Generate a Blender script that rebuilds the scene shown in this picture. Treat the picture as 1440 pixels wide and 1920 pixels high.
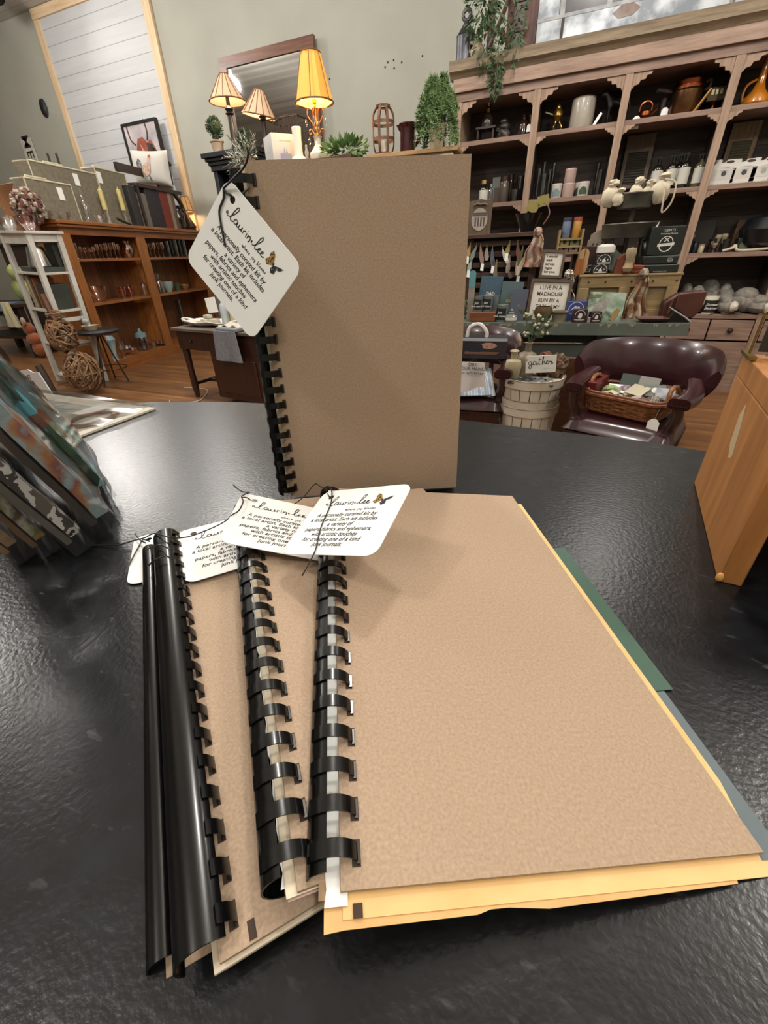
import bpy, math, random
from mathutils import Vector as Vec, Matrix as Mat
for o in list(bpy.data.objects): bpy.data.objects.remove(o)
SC = bpy.context.scene
COL = SC.collection
rnd = random.Random(11)
PI = math.pi
rad = math.radians

# ---------------------------------------------------------------- camera
cd = bpy.data.cameras.new('camera')
cam = bpy.data.objects.new('camera', cd); COL.objects.link(cam)
cd.sensor_fit = 'VERTICAL'; cd.sensor_height = 32.0
cd.lens = 13.0205
cd.shift_x = 0.0051; cd.shift_y = -0.0129
cd.clip_start = 0.01; cd.clip_end = 60
cam.matrix_world = Mat(((0.9172, -0.1729, 0.3589, 0), (0.3968, 0.4756, -0.7851, 0), (-0.035, 0.8625, 0.5048, 1.25), (0, 0, 0, 1)))
SC.camera = cam
# ---------------------------------------------------------------- light
world = bpy.data.worlds.new('world'); SC.world = world; world.use_nodes = True
world.node_tree.nodes['Background'].inputs[0].default_value = (0.9, 0.93, 1.0, 1)
world.node_tree.nodes['Background'].inputs[1].default_value = 0.25
vs = SC.view_settings
vs.view_transform = 'Standard'; vs.look = 'None'; vs.exposure = 0.0; vs.gamma = 1.0; vs.use_curve_mapping = False
CEIL = 4.82
WARM = (1.0, 0.955, 0.905)
def area(name, loc, size, power, col=WARM, target=None, shape='DISK'):
    l = bpy.data.lights.new(name, 'AREA'); l.shape = shape; l.size = size; l.energy = power; l.color = col
    o = bpy.data.objects.new(name, l); COL.objects.link(o); o.location = loc
    if target: o.rotation_euler = (Vec(target) - Vec(loc)).to_track_quat('-Z', 'Y').to_euler()
    return o
# added lamps brightening the ceiling (each one has its housing in the structure section)
FILL_LAMPS = [(-7.0, 4.2), (-3.4, 3.2), (-0.4, 2.3), (2.4, 2.2), (-5.4, 0.9), (-1.8, -1.2), (1.9, -1.0)]
def point(name, loc, power, r, col=WARM):
    l = bpy.data.lights.new(name, 'POINT'); l.energy = power; l.color = col; l.shadow_soft_size = r
    o = bpy.data.objects.new(name, l); COL.objects.link(o); o.location = loc; return o
for x, y in FILL_LAMPS: point('fill_lamp', (x, y, CEIL - 0.62), 185 if y > 2 else 140, 0.16)
# track spots
SPOTS = [((-8.3251, 5.8608, 4.62), (-0.4807, 0.3384, 1.03), 17), ((-5.9802, 5.6575, 4.62), (-0.3453, 0.3267, 1.03), 15), ((0.8103, 5.2674, 4.62), (0.0468, 0.3042, 1.03), 18)]
for p, t, e in SPOTS: area('track_lamp', p, 0.18, e, WARM, t)

# ---------------------------------------------------------------- materials
def lin(h):
    r = [int(h[i:i + 2], 16) / 255 for i in (0, 2, 4)]
    return tuple([c / 12.92 if c <= 0.04045 else ((c + 0.055) / 1.055) ** 2.4 for c in r] + [1])
MATS = {}
def base(name):
    m = bpy.data.materials.new(name); m.use_nodes = True
    nt = m.node_tree; return m, nt, nt.nodes['Principled BSDF']
def mat(name, c, rough=0.6, metal=0, c2=None, scale=8, contrast=(0.35, 0.65), stretch=(1, 1, 1), bump=0, bscale=None, coat=0, spec=None, detail=5, emit=None, es=0, sheen=0):
    """plain or two-tone noise mottled surface"""
    if name in MATS: return MATS[name]
    m, nt, b = base(name); N, L = nt.nodes, nt.links
    b.inputs['Base Color'].default_value = lin(c); b.inputs['Roughness'].default_value = rough; b.inputs['Metallic'].default_value = metal
    if coat: b.inputs['Coat Weight'].default_value = coat; b.inputs['Coat Roughness'].default_value = 0.08
    if spec is not None: b.inputs['Specular IOR Level'].default_value = spec
    if sheen: b.inputs['Sheen Weight'].default_value = sheen
    if c2 or bump:
        tc = N.new('ShaderNodeTexCoord'); mp = N.new('ShaderNodeMapping'); L.new(tc.outputs['Object'], mp.inputs[0])
        mp.inputs['Scale'].default_value = stretch
    if c2:
        n = N.new('ShaderNodeTexNoise'); n.inputs['Scale'].default_value = scale; n.inputs['Detail'].default_value = detail
        L.new(mp.outputs[0], n.inputs['Vector'])
        r = N.new('ShaderNodeValToRGB'); e = r.color_ramp.elements
        e[0].position, e[1].position = contrast; e[0].color = lin(c); e[1].color = lin(c2)
        L.new(n.outputs[0], r.inputs[0]); L.new(r.outputs[0], b.inputs['Base Color'])
    if bump:
        n2 = N.new('ShaderNodeTexNoise'); n2.inputs['Scale'].default_value = bscale or scale * 4; n2.inputs['Detail'].default_value = 3
        L.new(mp.outputs[0], n2.inputs['Vector'])
        bp = N.new('ShaderNodeBump'); bp.inputs['Strength'].default_value = bump; bp.inputs['Distance'].default_value = 0.004
        L.new(n2.outputs[0], bp.inputs['Height']); L.new(bp.outputs[0], b.inputs['Normal'])
    if emit:
        b.inputs['Emission Color'].default_value = lin(emit); b.inputs['Emission Strength'].default_value = es
    MATS[name] = m; return m
def ramp(name, cols, scale=6, rough=0.5, kind='noise', stretch=(1, 1, 1), coat=0, detail=4, const=False):
    """several colours laid out by a noise or voronoi field (printed art, patchwork, labels)"""
    if name in MATS: return MATS[name]
    m, nt, b = base(name); N, L = nt.nodes, nt.links
    b.inputs['Roughness'].default_value = rough
    if coat: b.inputs['Coat Weight'].default_value = coat; b.inputs['Coat Roughness'].default_value = 0.1
    tc = N.new('ShaderNodeTexCoord'); mp = N.new('ShaderNodeMapping'); L.new(tc.outputs['Object'], mp.inputs[0]); mp.inputs['Scale'].default_value = stretch
    if kind == 'noise':
        n = N.new('ShaderNodeTexNoise'); n.inputs['Scale'].default_value = scale; n.inputs['Detail'].default_value = detail; out = n.outputs[0]
    elif kind == 'cells':
        n = N.new('ShaderNodeTexVoronoi'); n.inputs['Scale'].default_value = scale
        sp = N.new('ShaderNodeSeparateColor'); L.new(n.outputs['Color'], sp.inputs[0]); out = sp.outputs[0]
    else:
        n = N.new('ShaderNodeTexWave'); n.inputs['Scale'].default_value = scale; n.inputs['Distortion'].default_value = 2.0; n.inputs['Detail'].default_value = detail; out = n.outputs[0]
    L.new(mp.outputs[0], n.inputs['Vector'])
    r = N.new('ShaderNodeValToRGB'); cr = r.color_ramp
    if const: cr.interpolation = 'CONSTANT'
    k = len(cols); lo, hi = (0.3, 0.7) if kind == 'noise' else (0.0, 1.0)
    while len(cr.elements) < k: cr.elements.new(0.5)
    for i, c in enumerate(cols):
        cr.elements[i].position = lo + (hi - lo) * (i / k if const else i / max(1, k - 1)); cr.elements[i].color = lin(c)
    L.new(out, r.inputs[0]); L.new(r.outputs[0], b.inputs['Base Color'])
    MATS[name] = m; return m
def wood(name, c1='', c2='', axis='x', scale=1.0, rough=0.5, planks=0, pc='000000', pax='z', coat=0, bump=0.15, gap=0.02, vary=0.5):
    """grain running along axis; optional plank joints every `planks` metres along pax"""
    if name in MATS: return MATS[name]
    m, nt, b = base(name); N, L = nt.nodes, nt.links
    b.inputs['Roughness'].default_value = rough
    if coat: b.inputs['Coat Weight'].default_value = coat; b.inputs['Coat Roughness'].default_value = 0.25
    tc = N.new('ShaderNodeTexCoord'); mp = N.new('ShaderNodeMapping'); L.new(tc.outputs['Object'], mp.inputs[0])
    s = {'x': (2, 26, 26), 'y': (26, 2, 26), 'z': (26, 26, 2)}[axis]
    mp.inputs['Scale'].default_value = [k * scale for k in s]
    n = N.new('ShaderNodeTexNoise'); n.inputs['Scale'].default_value = 1.6; n.inputs['Detail'].default_value = 6; n.inputs['Roughness'].default_value = 0.62
    L.new(mp.outputs[0], n.inputs['Vector'])
    r = N.new('ShaderNodeValToRGB'); e = r.color_ramp.elements
    e[0].position, e[1].position = 0.34, 0.68; e[0].color = lin(c1); e[1].color = lin(c2)
    L.new(n.outputs[0], r.inputs[0]); out = r.outputs[0]
    if planks:
        sx = N.new('ShaderNodeSeparateXYZ'); L.new(tc.outputs['Object'], sx.inputs[0])
        dv = N.new('ShaderNodeMath'); dv.operation = 'DIVIDE'; dv.inputs[1].default_value = planks; L.new(sx.outputs['XYZ'.index(pax.upper())], dv.inputs[0])
        fr = N.new('ShaderNodeMath'); fr.operation = 'FRACT'; L.new(dv.outputs[0], fr.inputs[0])
        lt = N.new('ShaderNodeMath'); lt.operation = 'LESS_THAN'; lt.inputs[1].default_value = gap; L.new(fr.outputs[0], lt.inputs[0])
        fl = N.new('ShaderNodeMath'); fl.operation = 'FLOOR'; L.new(dv.outputs[0], fl.inputs[0])
        wn = N.new('ShaderNodeTexWhiteNoise'); wn.noise_dimensions = '1D'; L.new(fl.outputs[0], wn.inputs['W'])
        hs = N.new('ShaderNodeHueSaturation'); ma = N.new('ShaderNodeMath'); ma.operation = 'MULTIPLY_ADD'; ma.inputs[1].default_value = vary; ma.inputs[2].default_value = 1 - vary / 2
        L.new(wn.outputs[0], ma.inputs[0]); L.new(ma.outputs[0], hs.inputs['Value']); L.new(out, hs.inputs['Color'])
        mx = N.new('ShaderNodeMixRGB'); mx.inputs[2].default_value = lin(pc); L.new(lt.outputs[0], mx.inputs[0]); L.new(hs.outputs[0], mx.inputs[1]); out = mx.outputs[0]
    L.new(out, b.inputs['Base Color'])
    if bump:
        bp = N.new('ShaderNodeBump'); bp.inputs['Strength'].default_value = bump; bp.inputs['Distance'].default_value = 0.003
        L.new(n.outputs[0], bp.inputs['Height']); L.new(bp.outputs[0], b.inputs['Normal'])
    MATS[name] = m; return m
def glass(name, c='ffffff', rough=0.04, body=0.12, k=0.75):
    """clear thin-walled glass or film: see-through with a fresnel sheen"""
    if name in MATS: return MATS[name]
    m = bpy.data.materials.new(name); m.use_nodes = True; nt = m.node_tree; N, L = nt.nodes, nt.links
    N.remove(N['Principled BSDF']); out = N['Material Output']
    t = N.new('ShaderNodeBsdfTransparent'); t.inputs[0].default_value = lin(c)
    g = N.new('ShaderNodeBsdfGlossy'); g.inputs['Roughness'].default_value = rough
    lw = N.new('ShaderNodeLayerWeight'); lw.inputs[0].default_value = 0.35
    ma = N.new('ShaderNodeMath'); ma.operation = 'MULTIPLY_ADD'; ma.inputs[1].default_value = k; ma.inputs[2].default_value = body; ma.use_clamp = True
    L.new(lw.outputs['Facing'], ma.inputs[0])
    mx = N.new('ShaderNodeMixShader'); L.new(ma.outputs[0], mx.inputs[0]); L.new(t.outputs[0], mx.inputs[1]); L.new(g.outputs[0], mx.inputs[2])
    L.new(mx.outputs[0], out.inputs[0]); MATS[name] = m; return m

# ---------------------------------------------------------------- mesh helpers
def T(loc=(0, 0, 0), rz=0, rx=0, ry=0, s=1):
    m = Mat.Translation(loc) @ Mat.Rotation(rz, 4, 'Z') @ Mat.Rotation(ry, 4, 'Y') @ Mat.Rotation(rx, 4, 'X')
    return m @ Mat.Scale(s, 4) if s != 1 else m
ID = Mat.Identity(4)
class MB:
    def __init__(s): s.v = []; s.f = []; s.mi = []; s.cur = 0
    def add(s, vs, fs, M=ID):
        o = len(s.v); s.v += [M @ Vec(p) for p in vs]; s.f += [[i + o for i in f] for f in fs]; s.mi += [s.cur] * len(fs); return s
    def box(s, lo, hi, M=ID):
        x0, y0, z0 = lo; x1, y1, z1 = hi
        return s.add([(x0, y0, z0), (x1, y0, z0), (x1, y1, z0), (x0, y1, z0), (x0, y0, z1), (x1, y0, z1), (x1, y1, z1), (x0, y1, z1)],
                     [[0, 3, 2, 1], [4, 5, 6, 7], [0, 1, 5, 4], [1, 2, 6, 5], [2, 3, 7, 6], [3, 0, 4, 7]], M)
    def cb(s, c, d, M=ID):
        return s.box([c[i] - d[i] / 2 for i in range(3)], [c[i] + d[i] / 2 for i in range(3)], M)
    def lathe(s, prof, M=ID, n=20, cap=True):
        k = len(prof); vs = []; fs = []
        for r, z in prof:
            for j in range(n): a = 2 * PI * j / n; vs.append((r * math.cos(a), r * math.sin(a), z))
        for i in range(k - 1):
            for j in range(n): j2 = (j + 1) % n; fs.append([i * n + j, i * n + j2, (i + 1) * n + j2, (i + 1) * n + j])
        if cap:
            if prof[0][0] > 1e-5: fs.append(list(range(n))[::-1])
            if prof[-1][0] > 1e-5: fs.append([(k - 1) * n + j for j in range(n)])
        return s.add(vs, fs, M)
    def cyl(s, p0, p1, r0, r1=None, n=12):
        r1 = r0 if r1 is None else r1
        p0, p1 = Vec(p0), Vec(p1); d = p1 - p0
        M = Mat.Translation(p0) @ d.to_track_quat('Z', 'Y').to_matrix().to_4x4()
        return s.lathe([(r0, 0), (r1, d.length)], M, n)
    def tube(s, pts, r, n=8, closed=False, smooth=0):
        pts = [Vec(p) for p in pts]
        if smooth: pts = curve(pts, smooth, closed)
        k = len(pts); vs = []; fs = []; up = Vec((0, 0, 1)); prev = None
        for i, p in enumerate(pts):
            if closed: d = pts[(i + 1) % k] - pts[i - 1]
            else: d = pts[min(i + 1, k - 1)] - pts[max(i - 1, 0)]
            if d.length < 1e-9: d = Vec((0, 0, 1))
            d.normalize()
            if prev is None: q = d.orthogonal().normalized()
            else:
                q = prev - d * prev.dot(d); q = q.normalized() if q.length > 1e-6 else d.orthogonal().normalized()
            prev = q; w = d.cross(q); rr = r[i * len(r) // k] if isinstance(r, (list, tuple)) else r
            for j in range(n): a = 2 * PI * j / n; vs.append(p + (q * math.cos(a) + w * math.sin(a)) * rr)
        m = k if closed else k - 1
        for i in range(m):
            for j in range(n):
                a, b = i * n, ((i + 1) % k) * n; j2 = (j + 1) % n; fs.append([a + j, a + j2, b + j2, b + j])
        if not closed: fs += [list(range(n))[::-1], [(k - 1) * n + j for j in range(n)]]
        return s.add(vs, fs)
    def prism(s, poly, z0, z1, M=ID):
        k = len(poly)
        return s.add([(x, y, z0) for x, y in poly] + [(x, y, z1) for x, y in poly],
                     [list(range(k))[::-1], [k + i for i in range(k)]] + [[i, (i + 1) % k, k + (i + 1) % k, k + i] for i in range(k)], M)
    def ball(s, c, r, M=ID, n=14, m=9, jit=0):
        r = (r, r, r) if not isinstance(r, (tuple, list)) else r; vs = [(c[0], c[1], c[2] - r[2])]; fs = []
        for i in range(1, m):
            t = PI * i / m
            for j in range(n):
                a = 2 * PI * j / n; q = 1 + (rnd.uniform(-jit, jit) if jit else 0)
                vs.append((c[0] + r[0] * math.sin(t) * math.cos(a) * q, c[1] + r[1] * math.sin(t) * math.sin(a) * q, c[2] - r[2] * math.cos(t) * q))
        vs.append((c[0], c[1], c[2] + r[2])); e = len(vs) - 1
        for j in range(n):
            fs.append([0, 1 + (j + 1) % n, 1 + j]); o = 1 + (m - 2) * n; fs.append([e, o + j, o + (j + 1) % n])
            for i in range(m - 2):
                o = 1 + i * n; fs.append([o + j, o + (j + 1) % n, o + n + (j + 1) % n, o + n + j])
        return s.add(vs, fs, M)
    def grid(s, nu, nv, fn, M=ID, th=0):
        """surface fn(u, v) for u, v in 0..1; th > 0 gives it a thickness downwards along its normal"""
        P = [[Vec(fn(i / nu, j / nv)) for j in range(nv + 1)] for i in range(nu + 1)]
        w = nv + 1; vs = [p for row in P for p in row]
        fs = [[i * w + j, (i + 1) * w + j, (i + 1) * w + j + 1, i * w + j + 1] for i in range(nu) for j in range(nv)]
        if th:
            o = len(vs); bk = []
            for i in range(nu + 1):
                for j in range(nv + 1):
                    a = P[min(i + 1, nu)][j] - P[max(i - 1, 0)][j]; b = P[i][min(j + 1, nv)] - P[i][max(j - 1, 0)]
                    nrm = a.cross(b); nrm = nrm.normalized() if nrm.length > 1e-12 else Vec((0, 0, 1)); bk.append(P[i][j] - nrm * th)
            vs += bk; fs += [[q + o for q in f[::-1]] for f in fs]
            rim = [i * w for i in range(nu + 1)] + [nu * w + j for j in range(1, w)] + [i * w + nv for i in range(nu - 1, -1, -1)] + [j for j in range(nv - 1, 0, -1)]
            fs += [[rim[i], rim[i - 1], rim[i - 1] + o, rim[i] + o] for i in range(len(rim))]
        return s.add(vs, fs, M)
    def build(s, name, m, parent=None, loc=None, rz=0, bevel=0, smooth=True, seg=2, M=None):
        me = bpy.data.meshes.new(name); me.from_pydata([tuple(p) for p in s.v], [], s.f)
        ms = m if isinstance(m, (list, tuple)) else [m]
        for q in ms: me.materials.append(q)
        for p, i in zip(me.polygons, s.mi): p.material_index = i
        me.update()
        if smooth: me.shade_smooth(); me.set_sharp_from_angle(angle=rad(38))
        o = bpy.data.objects.new(name, me); COL.objects.link(o)
        if parent: o.parent = parent
        if loc is not None: o.location = loc
        if rz: o.rotation_euler = (0, 0, rz)
        if M is not None: o.matrix_basis = M
        if bevel:
            b = o.modifiers.new('bevel', 'BEVEL'); b.width = bevel; b.segments = seg; b.limit_method = 'ANGLE'; b.angle_limit = rad(40)
        return o
def curve(pts, n=6, closed=False):
    """Catmull-Rom through the points"""
    out = []; k = len(pts); rng = range(k if closed else k - 1)
    g = (lambda i: pts[i % k]) if closed else (lambda i: pts[max(0, min(k - 1, i))])
    for i in rng:
        a, b, c, d = g(i - 1), g(i), g(i + 1), g(i + 2)
        for j in range(n):
            t = j / n; out.append(0.5 * ((2 * b) + (c - a) * t + (2 * a - 5 * b + 4 * c - d) * t * t + (3 * b - a - 3 * c + d) * t ** 3))
    if not closed: out.append(pts[-1])
    return out
def rrect(w, h, r, n=5, cx=0, cy=0):
    out = []
    for sx, sy, a0 in ((1, 1, 0), (-1, 1, PI / 2), (-1, -1, PI), (1, -1, 1.5 * PI)):
        for i in range(n + 1):
            a = a0 + PI / 2 * i / n; out.append((cx + sx * (w / 2 - r) + r * math.cos(a), cy + sy * (h / 2 - r) + r * math.sin(a)))
    return out
def tag(o, label, cat, group=None):
    o['label'] = label; o['category'] = cat
    if group: o['group'] = group
    return o
def thing(name, label, cat, loc=(0, 0, 0), rz=0, group=None, M=None):
    o = bpy.data.objects.new(name, None); COL.objects.link(o); o.empty_display_size = 0.05
    if M is not None: o.matrix_basis = M
    else: o.location = loc; o.rotation_euler = (0, 0, rz)
    return tag(o, label, cat, group)
def struct(name, mb, m, **k):
    o = mb.build(name, m, **k); o['kind'] = 'structure'; return o
def dup(o, loc=None, rz=None, label=None, parent=None):
    """copy of a thing together with its parts and their sub-parts"""
    c = o.copy(); COL.objects.link(c)
    if parent: c.parent = parent
    if loc is not None: c.location = loc
    if rz is not None: c.rotation_euler = (0, 0, rz)
    if label: c['label'] = label
    for ch in list(o.children): dup(ch, parent=c)
    return c
def text(s, size, m, parent, M=ID, name='lettering', align='CENTER', shear=0, bold=0, space=1.0, squash=1.0, line=1.0, th=0.0002):
    cu = bpy.data.curves.new(name, 'FONT'); cu.body = s; cu.size = size; cu.align_x = align; cu.align_y = 'CENTER'
    cu.shear = shear; cu.offset = bold; cu.space_character = space; cu.space_line = line; cu.extrude = th; cu.resolution_u = 3
    o = bpy.data.objects.new(name, cu); COL.objects.link(o)
    dg = bpy.context.evaluated_depsgraph_get(); me = bpy.data.meshes.new_from_object(o.evaluated_get(dg))
    bpy.data.objects.remove(o)
    if squash != 1: me.transform(Mat.Diagonal((squash, 1, 1, 1)))
    me.materials.clear(); me.materials.append(m)
    r = bpy.data.objects.new(name, me); COL.objects.link(r); r.parent = parent; r.matrix_basis = M; return r
UP = Mat.Rotation(PI / 2, 4, 'X')          # lies in x-z, facing -y
def front(x, y, z, rz=0): return Mat.Translation((x, y, z)) @ Mat.Rotation(rz, 4, 'Z') @ UP

BLACK = mat('black_plastic', '0b0b0c', 0.22); INK = mat('black_ink', '141414', 0.6)
WHITEP = mat('white_paper', 'ecebe6', 0.55); WHITE = mat('white_paint', 'dcdad2', 0.5, c2='c9c6bc', scale=5)
BRASS = mat('brass', 'a8823a', 0.28, 1, c2='6e5120', scale=9); COPPER = mat('copper', '9a5634', 0.3, 1, c2='5a3020', scale=8)
STEEL = mat('steel', 'b9bbbe', 0.25, 1); IRON = mat('dark_iron', '2c2623', 0.5, 0.6, c2='45372e', scale=14)
CLEAR = glass('clear_glass'); AMBERG = glass('warm_glass', 'fbe2cf', 0.05, 0.2); GREYG = glass('smoke_glass', 'c6ccd0', 0.05, 0.12)
KRAFT = mat('kraft_board', '97806a', 0.78, c2='ac947b', scale=700, contrast=(0.3, 0.7), bump=0.06, bscale=900)
GREEN = mat('leaf_green', '3f5a2c', 0.6, c2='5c7a3e', scale=14)

# ================================================================ the setting
WX0, WX1, WY0, WY1 = -13.6, 4.6, -3.6, 6.75
wallm = mat('sage_wall', 'a7a69a', 0.75, c2='a09f93', scale=1.5, bump=0.05, bscale=90)
floorm = wood('plank_floor', '5d3a20', '8a6038', 'x', 0.35, 0.42, planks=0.085, pc='2a180c', pax='y', coat=0.15)
ceilm = wood('plank_ceiling', 'c3c0b8', 'd2d0c9', 'x', 0.4, 0.6, planks=0.16, pc='8c8982', pax='y', bump=0.05, gap=0.05)
struct('floor', MB().box((WX0, WY0, -0.06), (WX1, WY1, 0)), floorm)
struct('ceiling', MB().box((WX0, WY0, CEIL), (WX1, WY1, CEIL + 0.06)), ceilm)
struct('wall_back', MB().box((WX0, WY1, 0), (WX1, WY1 + 0.12, CEIL)), wallm)
struct('wall_front', MB().box((WX0, WY0 - 0.12, 0), (WX1, WY0, CEIL)), wallm)
struct('wall_left', MB().box((WX0 - 0.12, WY0, 0), (WX0, WY1, CEIL)), wallm)
struct('wall_right', MB().box((WX1, WY0, 0), (WX1 + 0.12, WY1, CEIL)), wallm)
# white shiplap bay framed in pale pine
PXA, PXB = -8.7105, -6.4788
ship = wood('shiplap', 'b6b7b8', 'c0c1c2', 'x', 0.25, 0.5, vary=0.06, planks=0.19, pc='8e8f90', pax='z', bump=0.04, gap=0.045)
pine = wood('pale_pine', 'c4a680', 'dcc3a0', 'z', 0.6, 0.5)
struct('wall_panel', MB().box((PXA, WY1 - 0.022, 0.0), (PXB, WY1 - 0.001, CEIL - 0.13)), ship)
struct('trim_1', MB().box((PXA - 0.12, WY1 - 0.05, 0.0), (PXA, WY1 - 0.001, CEIL - 0.13)), pine, bevel=0.004)
struct('trim_2', MB().box((PXB, WY1 - 0.05, 0.0), (PXB + 0.14, WY1 - 0.001, CEIL - 0.13)), pine, bevel=0.004)
struct('trim_3', MB().box((PXA - 0.12, WY1 - 0.055, CEIL - 0.13), (PXB + 0.14, WY1 - 0.001, CEIL - 0.005)), wood('pale_pine_rail', 'c4a680', 'dcc3a0', 'x', 0.6, 0.5), bevel=0.004)
b = MB()
for u in [(-2.718, 6.749, 3.3285), (-2.6387, 6.749, 3.3361), (-2.5326, 6.749, 3.3015), (-2.7553, 6.749, 3.2904), (-2.6329, 6.749, 3.2632), (-2.2625, 6.749, 3.318), (-3.5551, 6.749, 3.2926)]:
    b.ball(u, 0.011, n=8, m=5)
struct('trim_4', b, mat('old_nail_holes', '3a372f', 0.8))['label'] = 'old nail heads in the green wall'
for i, (x, y) in enumerate(FILL_LAMPS):  # pendants made up to light the ceiling and reach into the shelves
    t = thing('fill_pendant', 'added white pendant lamp brightening the plank ceiling', 'light', (x, y, CEIL), group='added pendant lamps under the ceiling')
    MB().lathe([(0.11, -0.03), (0.10, 0)], n=24).build('ceiling_rose', WHITE, t)
    MB().cyl((0, 0, -0.38), (0, 0, -0.03), 0.012).build('drop_rod', WHITE, t); MB().lathe([(0.06, -0.44), (0.055, -0.38), (0.02, -0.37)], n=18).build('lamp_socket', WHITE, t)
for i, (p, q, e) in enumerate(SPOTS):
    t = thing('track_spotlight', ['black track spotlight nearest the white panelled bay', 'black track spotlight second from the white panelled bay', 'black track spotlight in front of the tall shelf unit'][i], 'light', p)
    d = (Vec(q) - Vec(p)).normalized(); M = d.to_track_quat('-Z', 'Y').to_matrix().to_4x4()
    MB().lathe([(0.1, 0.006), (0.11, 0.01), (0.1, 0.2), (0.04, 0.24)], M, 20).build('spot_head', BLACK, t)
    MB().cyl((0, 0, 0.15), (0, 0, CEIL - p[2]), 0.014).build('stem', BLACK, t)

# ================================================================ the counter
ZC = 1.030
def counter_mat():
    m, nt, b = base('counter_laminate'); N, L = nt.nodes, nt.links
    tc = N.new('ShaderNodeTexCoord')
    n = N.new('ShaderNodeTexNoise'); n.inputs['Scale'].default_value = 70; n.inputs['Detail'].default_value = 6; L.new(tc.outputs['Object'], n.inputs['Vector'])
    r = N.new('ShaderNodeValToRGB'); e = r.color_ramp.elements; e[0].position, e[1].position = 0.35, 0.8; e[0].color = lin('0c0d0f'); e[1].color = lin('1a1c1f')
    L.new(n.outputs[0], r.inputs[0])
    # small pale scuffs
    mp = N.new('ShaderNodeMapping'); mp.inputs['Scale'].default_value = (60, 160, 60); mp.inputs['Rotation'].default_value = (0, 0, 0.6); L.new(tc.outputs['Object'], mp.inputs[0])
    s = N.new('ShaderNodeTexNoise'); s.inputs['Scale'].default_value = 1.0; s.inputs['Detail'].default_value = 2; L.new(mp.outputs[0], s.inputs['Vector'])
    sr = N.new('ShaderNodeValToRGB'); q = sr.color_ramp.elements; q[0].position, q[1].position = 0.66, 0.82; q[0].color = (0, 0, 0, 1); q[1].color = (0.22, 0.22, 0.22, 1)
    L.new(s.outputs[0], sr.inputs[0])
    mx = N.new('ShaderNodeMixRGB'); mx.inputs[2].default_value = lin('77777a'); L.new(sr.outputs[0], mx.inputs[0]); L.new(r.outputs[0], mx.inputs[1]); L.new(mx.outputs[0], b.inputs['Base Color'])
    b.inputs['Roughness'].default_value = 0.27; b.inputs['Specular IOR Level'].default_value = 0.44
    n2 = N.new('ShaderNodeTexNoise'); n2.inputs['Scale'].default_value = 330; n2.inputs['Detail'].default_value = 3; L.new(tc.outputs['Object'], n2.inputs['Vector'])
    bp = N.new('ShaderNodeBump'); bp.inputs['Strength'].default_value = 0.2; bp.inputs['Distance'].default_value = 0.0011; L.new(n2.outputs[0], bp.inputs['Height']); L.new(bp.outputs[0], b.inputs['Normal'])
    return m
CTR = counter_mat()
edge = [(-1.4611, 0.442), (-0.8064, 0.495), (-0.6894, 0.5272), (-0.5796, 0.5607), (-0.498, 0.5791), (-0.2891, 0.604), (-0.1289, 0.6041), (-0.0283, 0.5993), (0.0731, 0.5973), (0.1663, 0.5865), (0.55, 0.50), (0.95, 0.38)]
poly = [(p.x, p.y) for p in curve([Vec((x, y, 0)) for x, y in edge], 5)] + [(0.95, -0.42), (-1.8, -0.42), (-1.8, edge[0][1])]
ct = thing('checkout_counter', 'dark grey checkout counter with a bowed back edge under the journals', 'counter', (0, 0, 0))
MB().prism(poly[::-1], ZC - 0.035, ZC).build('counter_top', CTR, ct, smooth=False, bevel=0.002)
MB().prism([(x * 0.94, y * 0.94 - 0.01) for x, y in poly][::-1], 0.0, ZC - 0.0352).build('counter_body', wood('counter_body_wood', '3a2415', '4a2f1c', 'z', 0.6), ct, smooth=False)

# ================================================================ the comb-bound journals
PITCH = 0.01429
BOARD = 0.0016
def frame(O, b, a):
    b = Vec(b).normalized(); a = Vec(a); a = (a - b * a.dot(b)).normalized(); n = b.cross(a)
    return Mat(((b.x, a.x, n.x, O[0]), (b.y, a.y, n.y, O[1]), (b.z, a.z, n.z, O[2]), (0, 0, 0, 1)))
GLOSSB = mat('gloss_black_comb', '070707', 0.24, coat=0.12, spec=0.35)
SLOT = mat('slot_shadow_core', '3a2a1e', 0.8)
Y0, Y1 = 0.012, -(18 * PITCH + 0.0105)
def arc(xc, zc, r, a0, a1, n): return [(xc + r * math.cos(rad(a0 + (a1 - a0) * i / n)), zc + r * math.sin(rad(a0 + (a1 - a0) * i / n))) for i in range(n + 1)]
def band(pts, y0, y1, th):
    """strip with thickness following an x-z polyline, between two y"""
    b = MB(); k = len(pts); inner = []
    for i in range(k):
        p, q = pts[max(i - 1, 0)], pts[min(i + 1, k - 1)]; dx, dz = q[0] - p[0], q[1] - p[1]; l = math.hypot(dx, dz)
        inner.append((pts[i][0] - dz / l * th, pts[i][1] + dx / l * th))
    loop = pts + inner[::-1]
    n = len(loop)
    vs = [(x, y0, z) for x, z in loop] + [(x, y1, z) for x, z in loop]
    fs = [[i, (i + 1) % n, n + (i + 1) % n, n + i] for i in range(n)]
    for i in range(k - 1): fs += [[i, n - 1 - i, n - 2 - i, i + 1], [n + i, n + i + 1, n + n - 2 - i, n + n - 1 - i]]
    return b.add(vs, fs)
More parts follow.
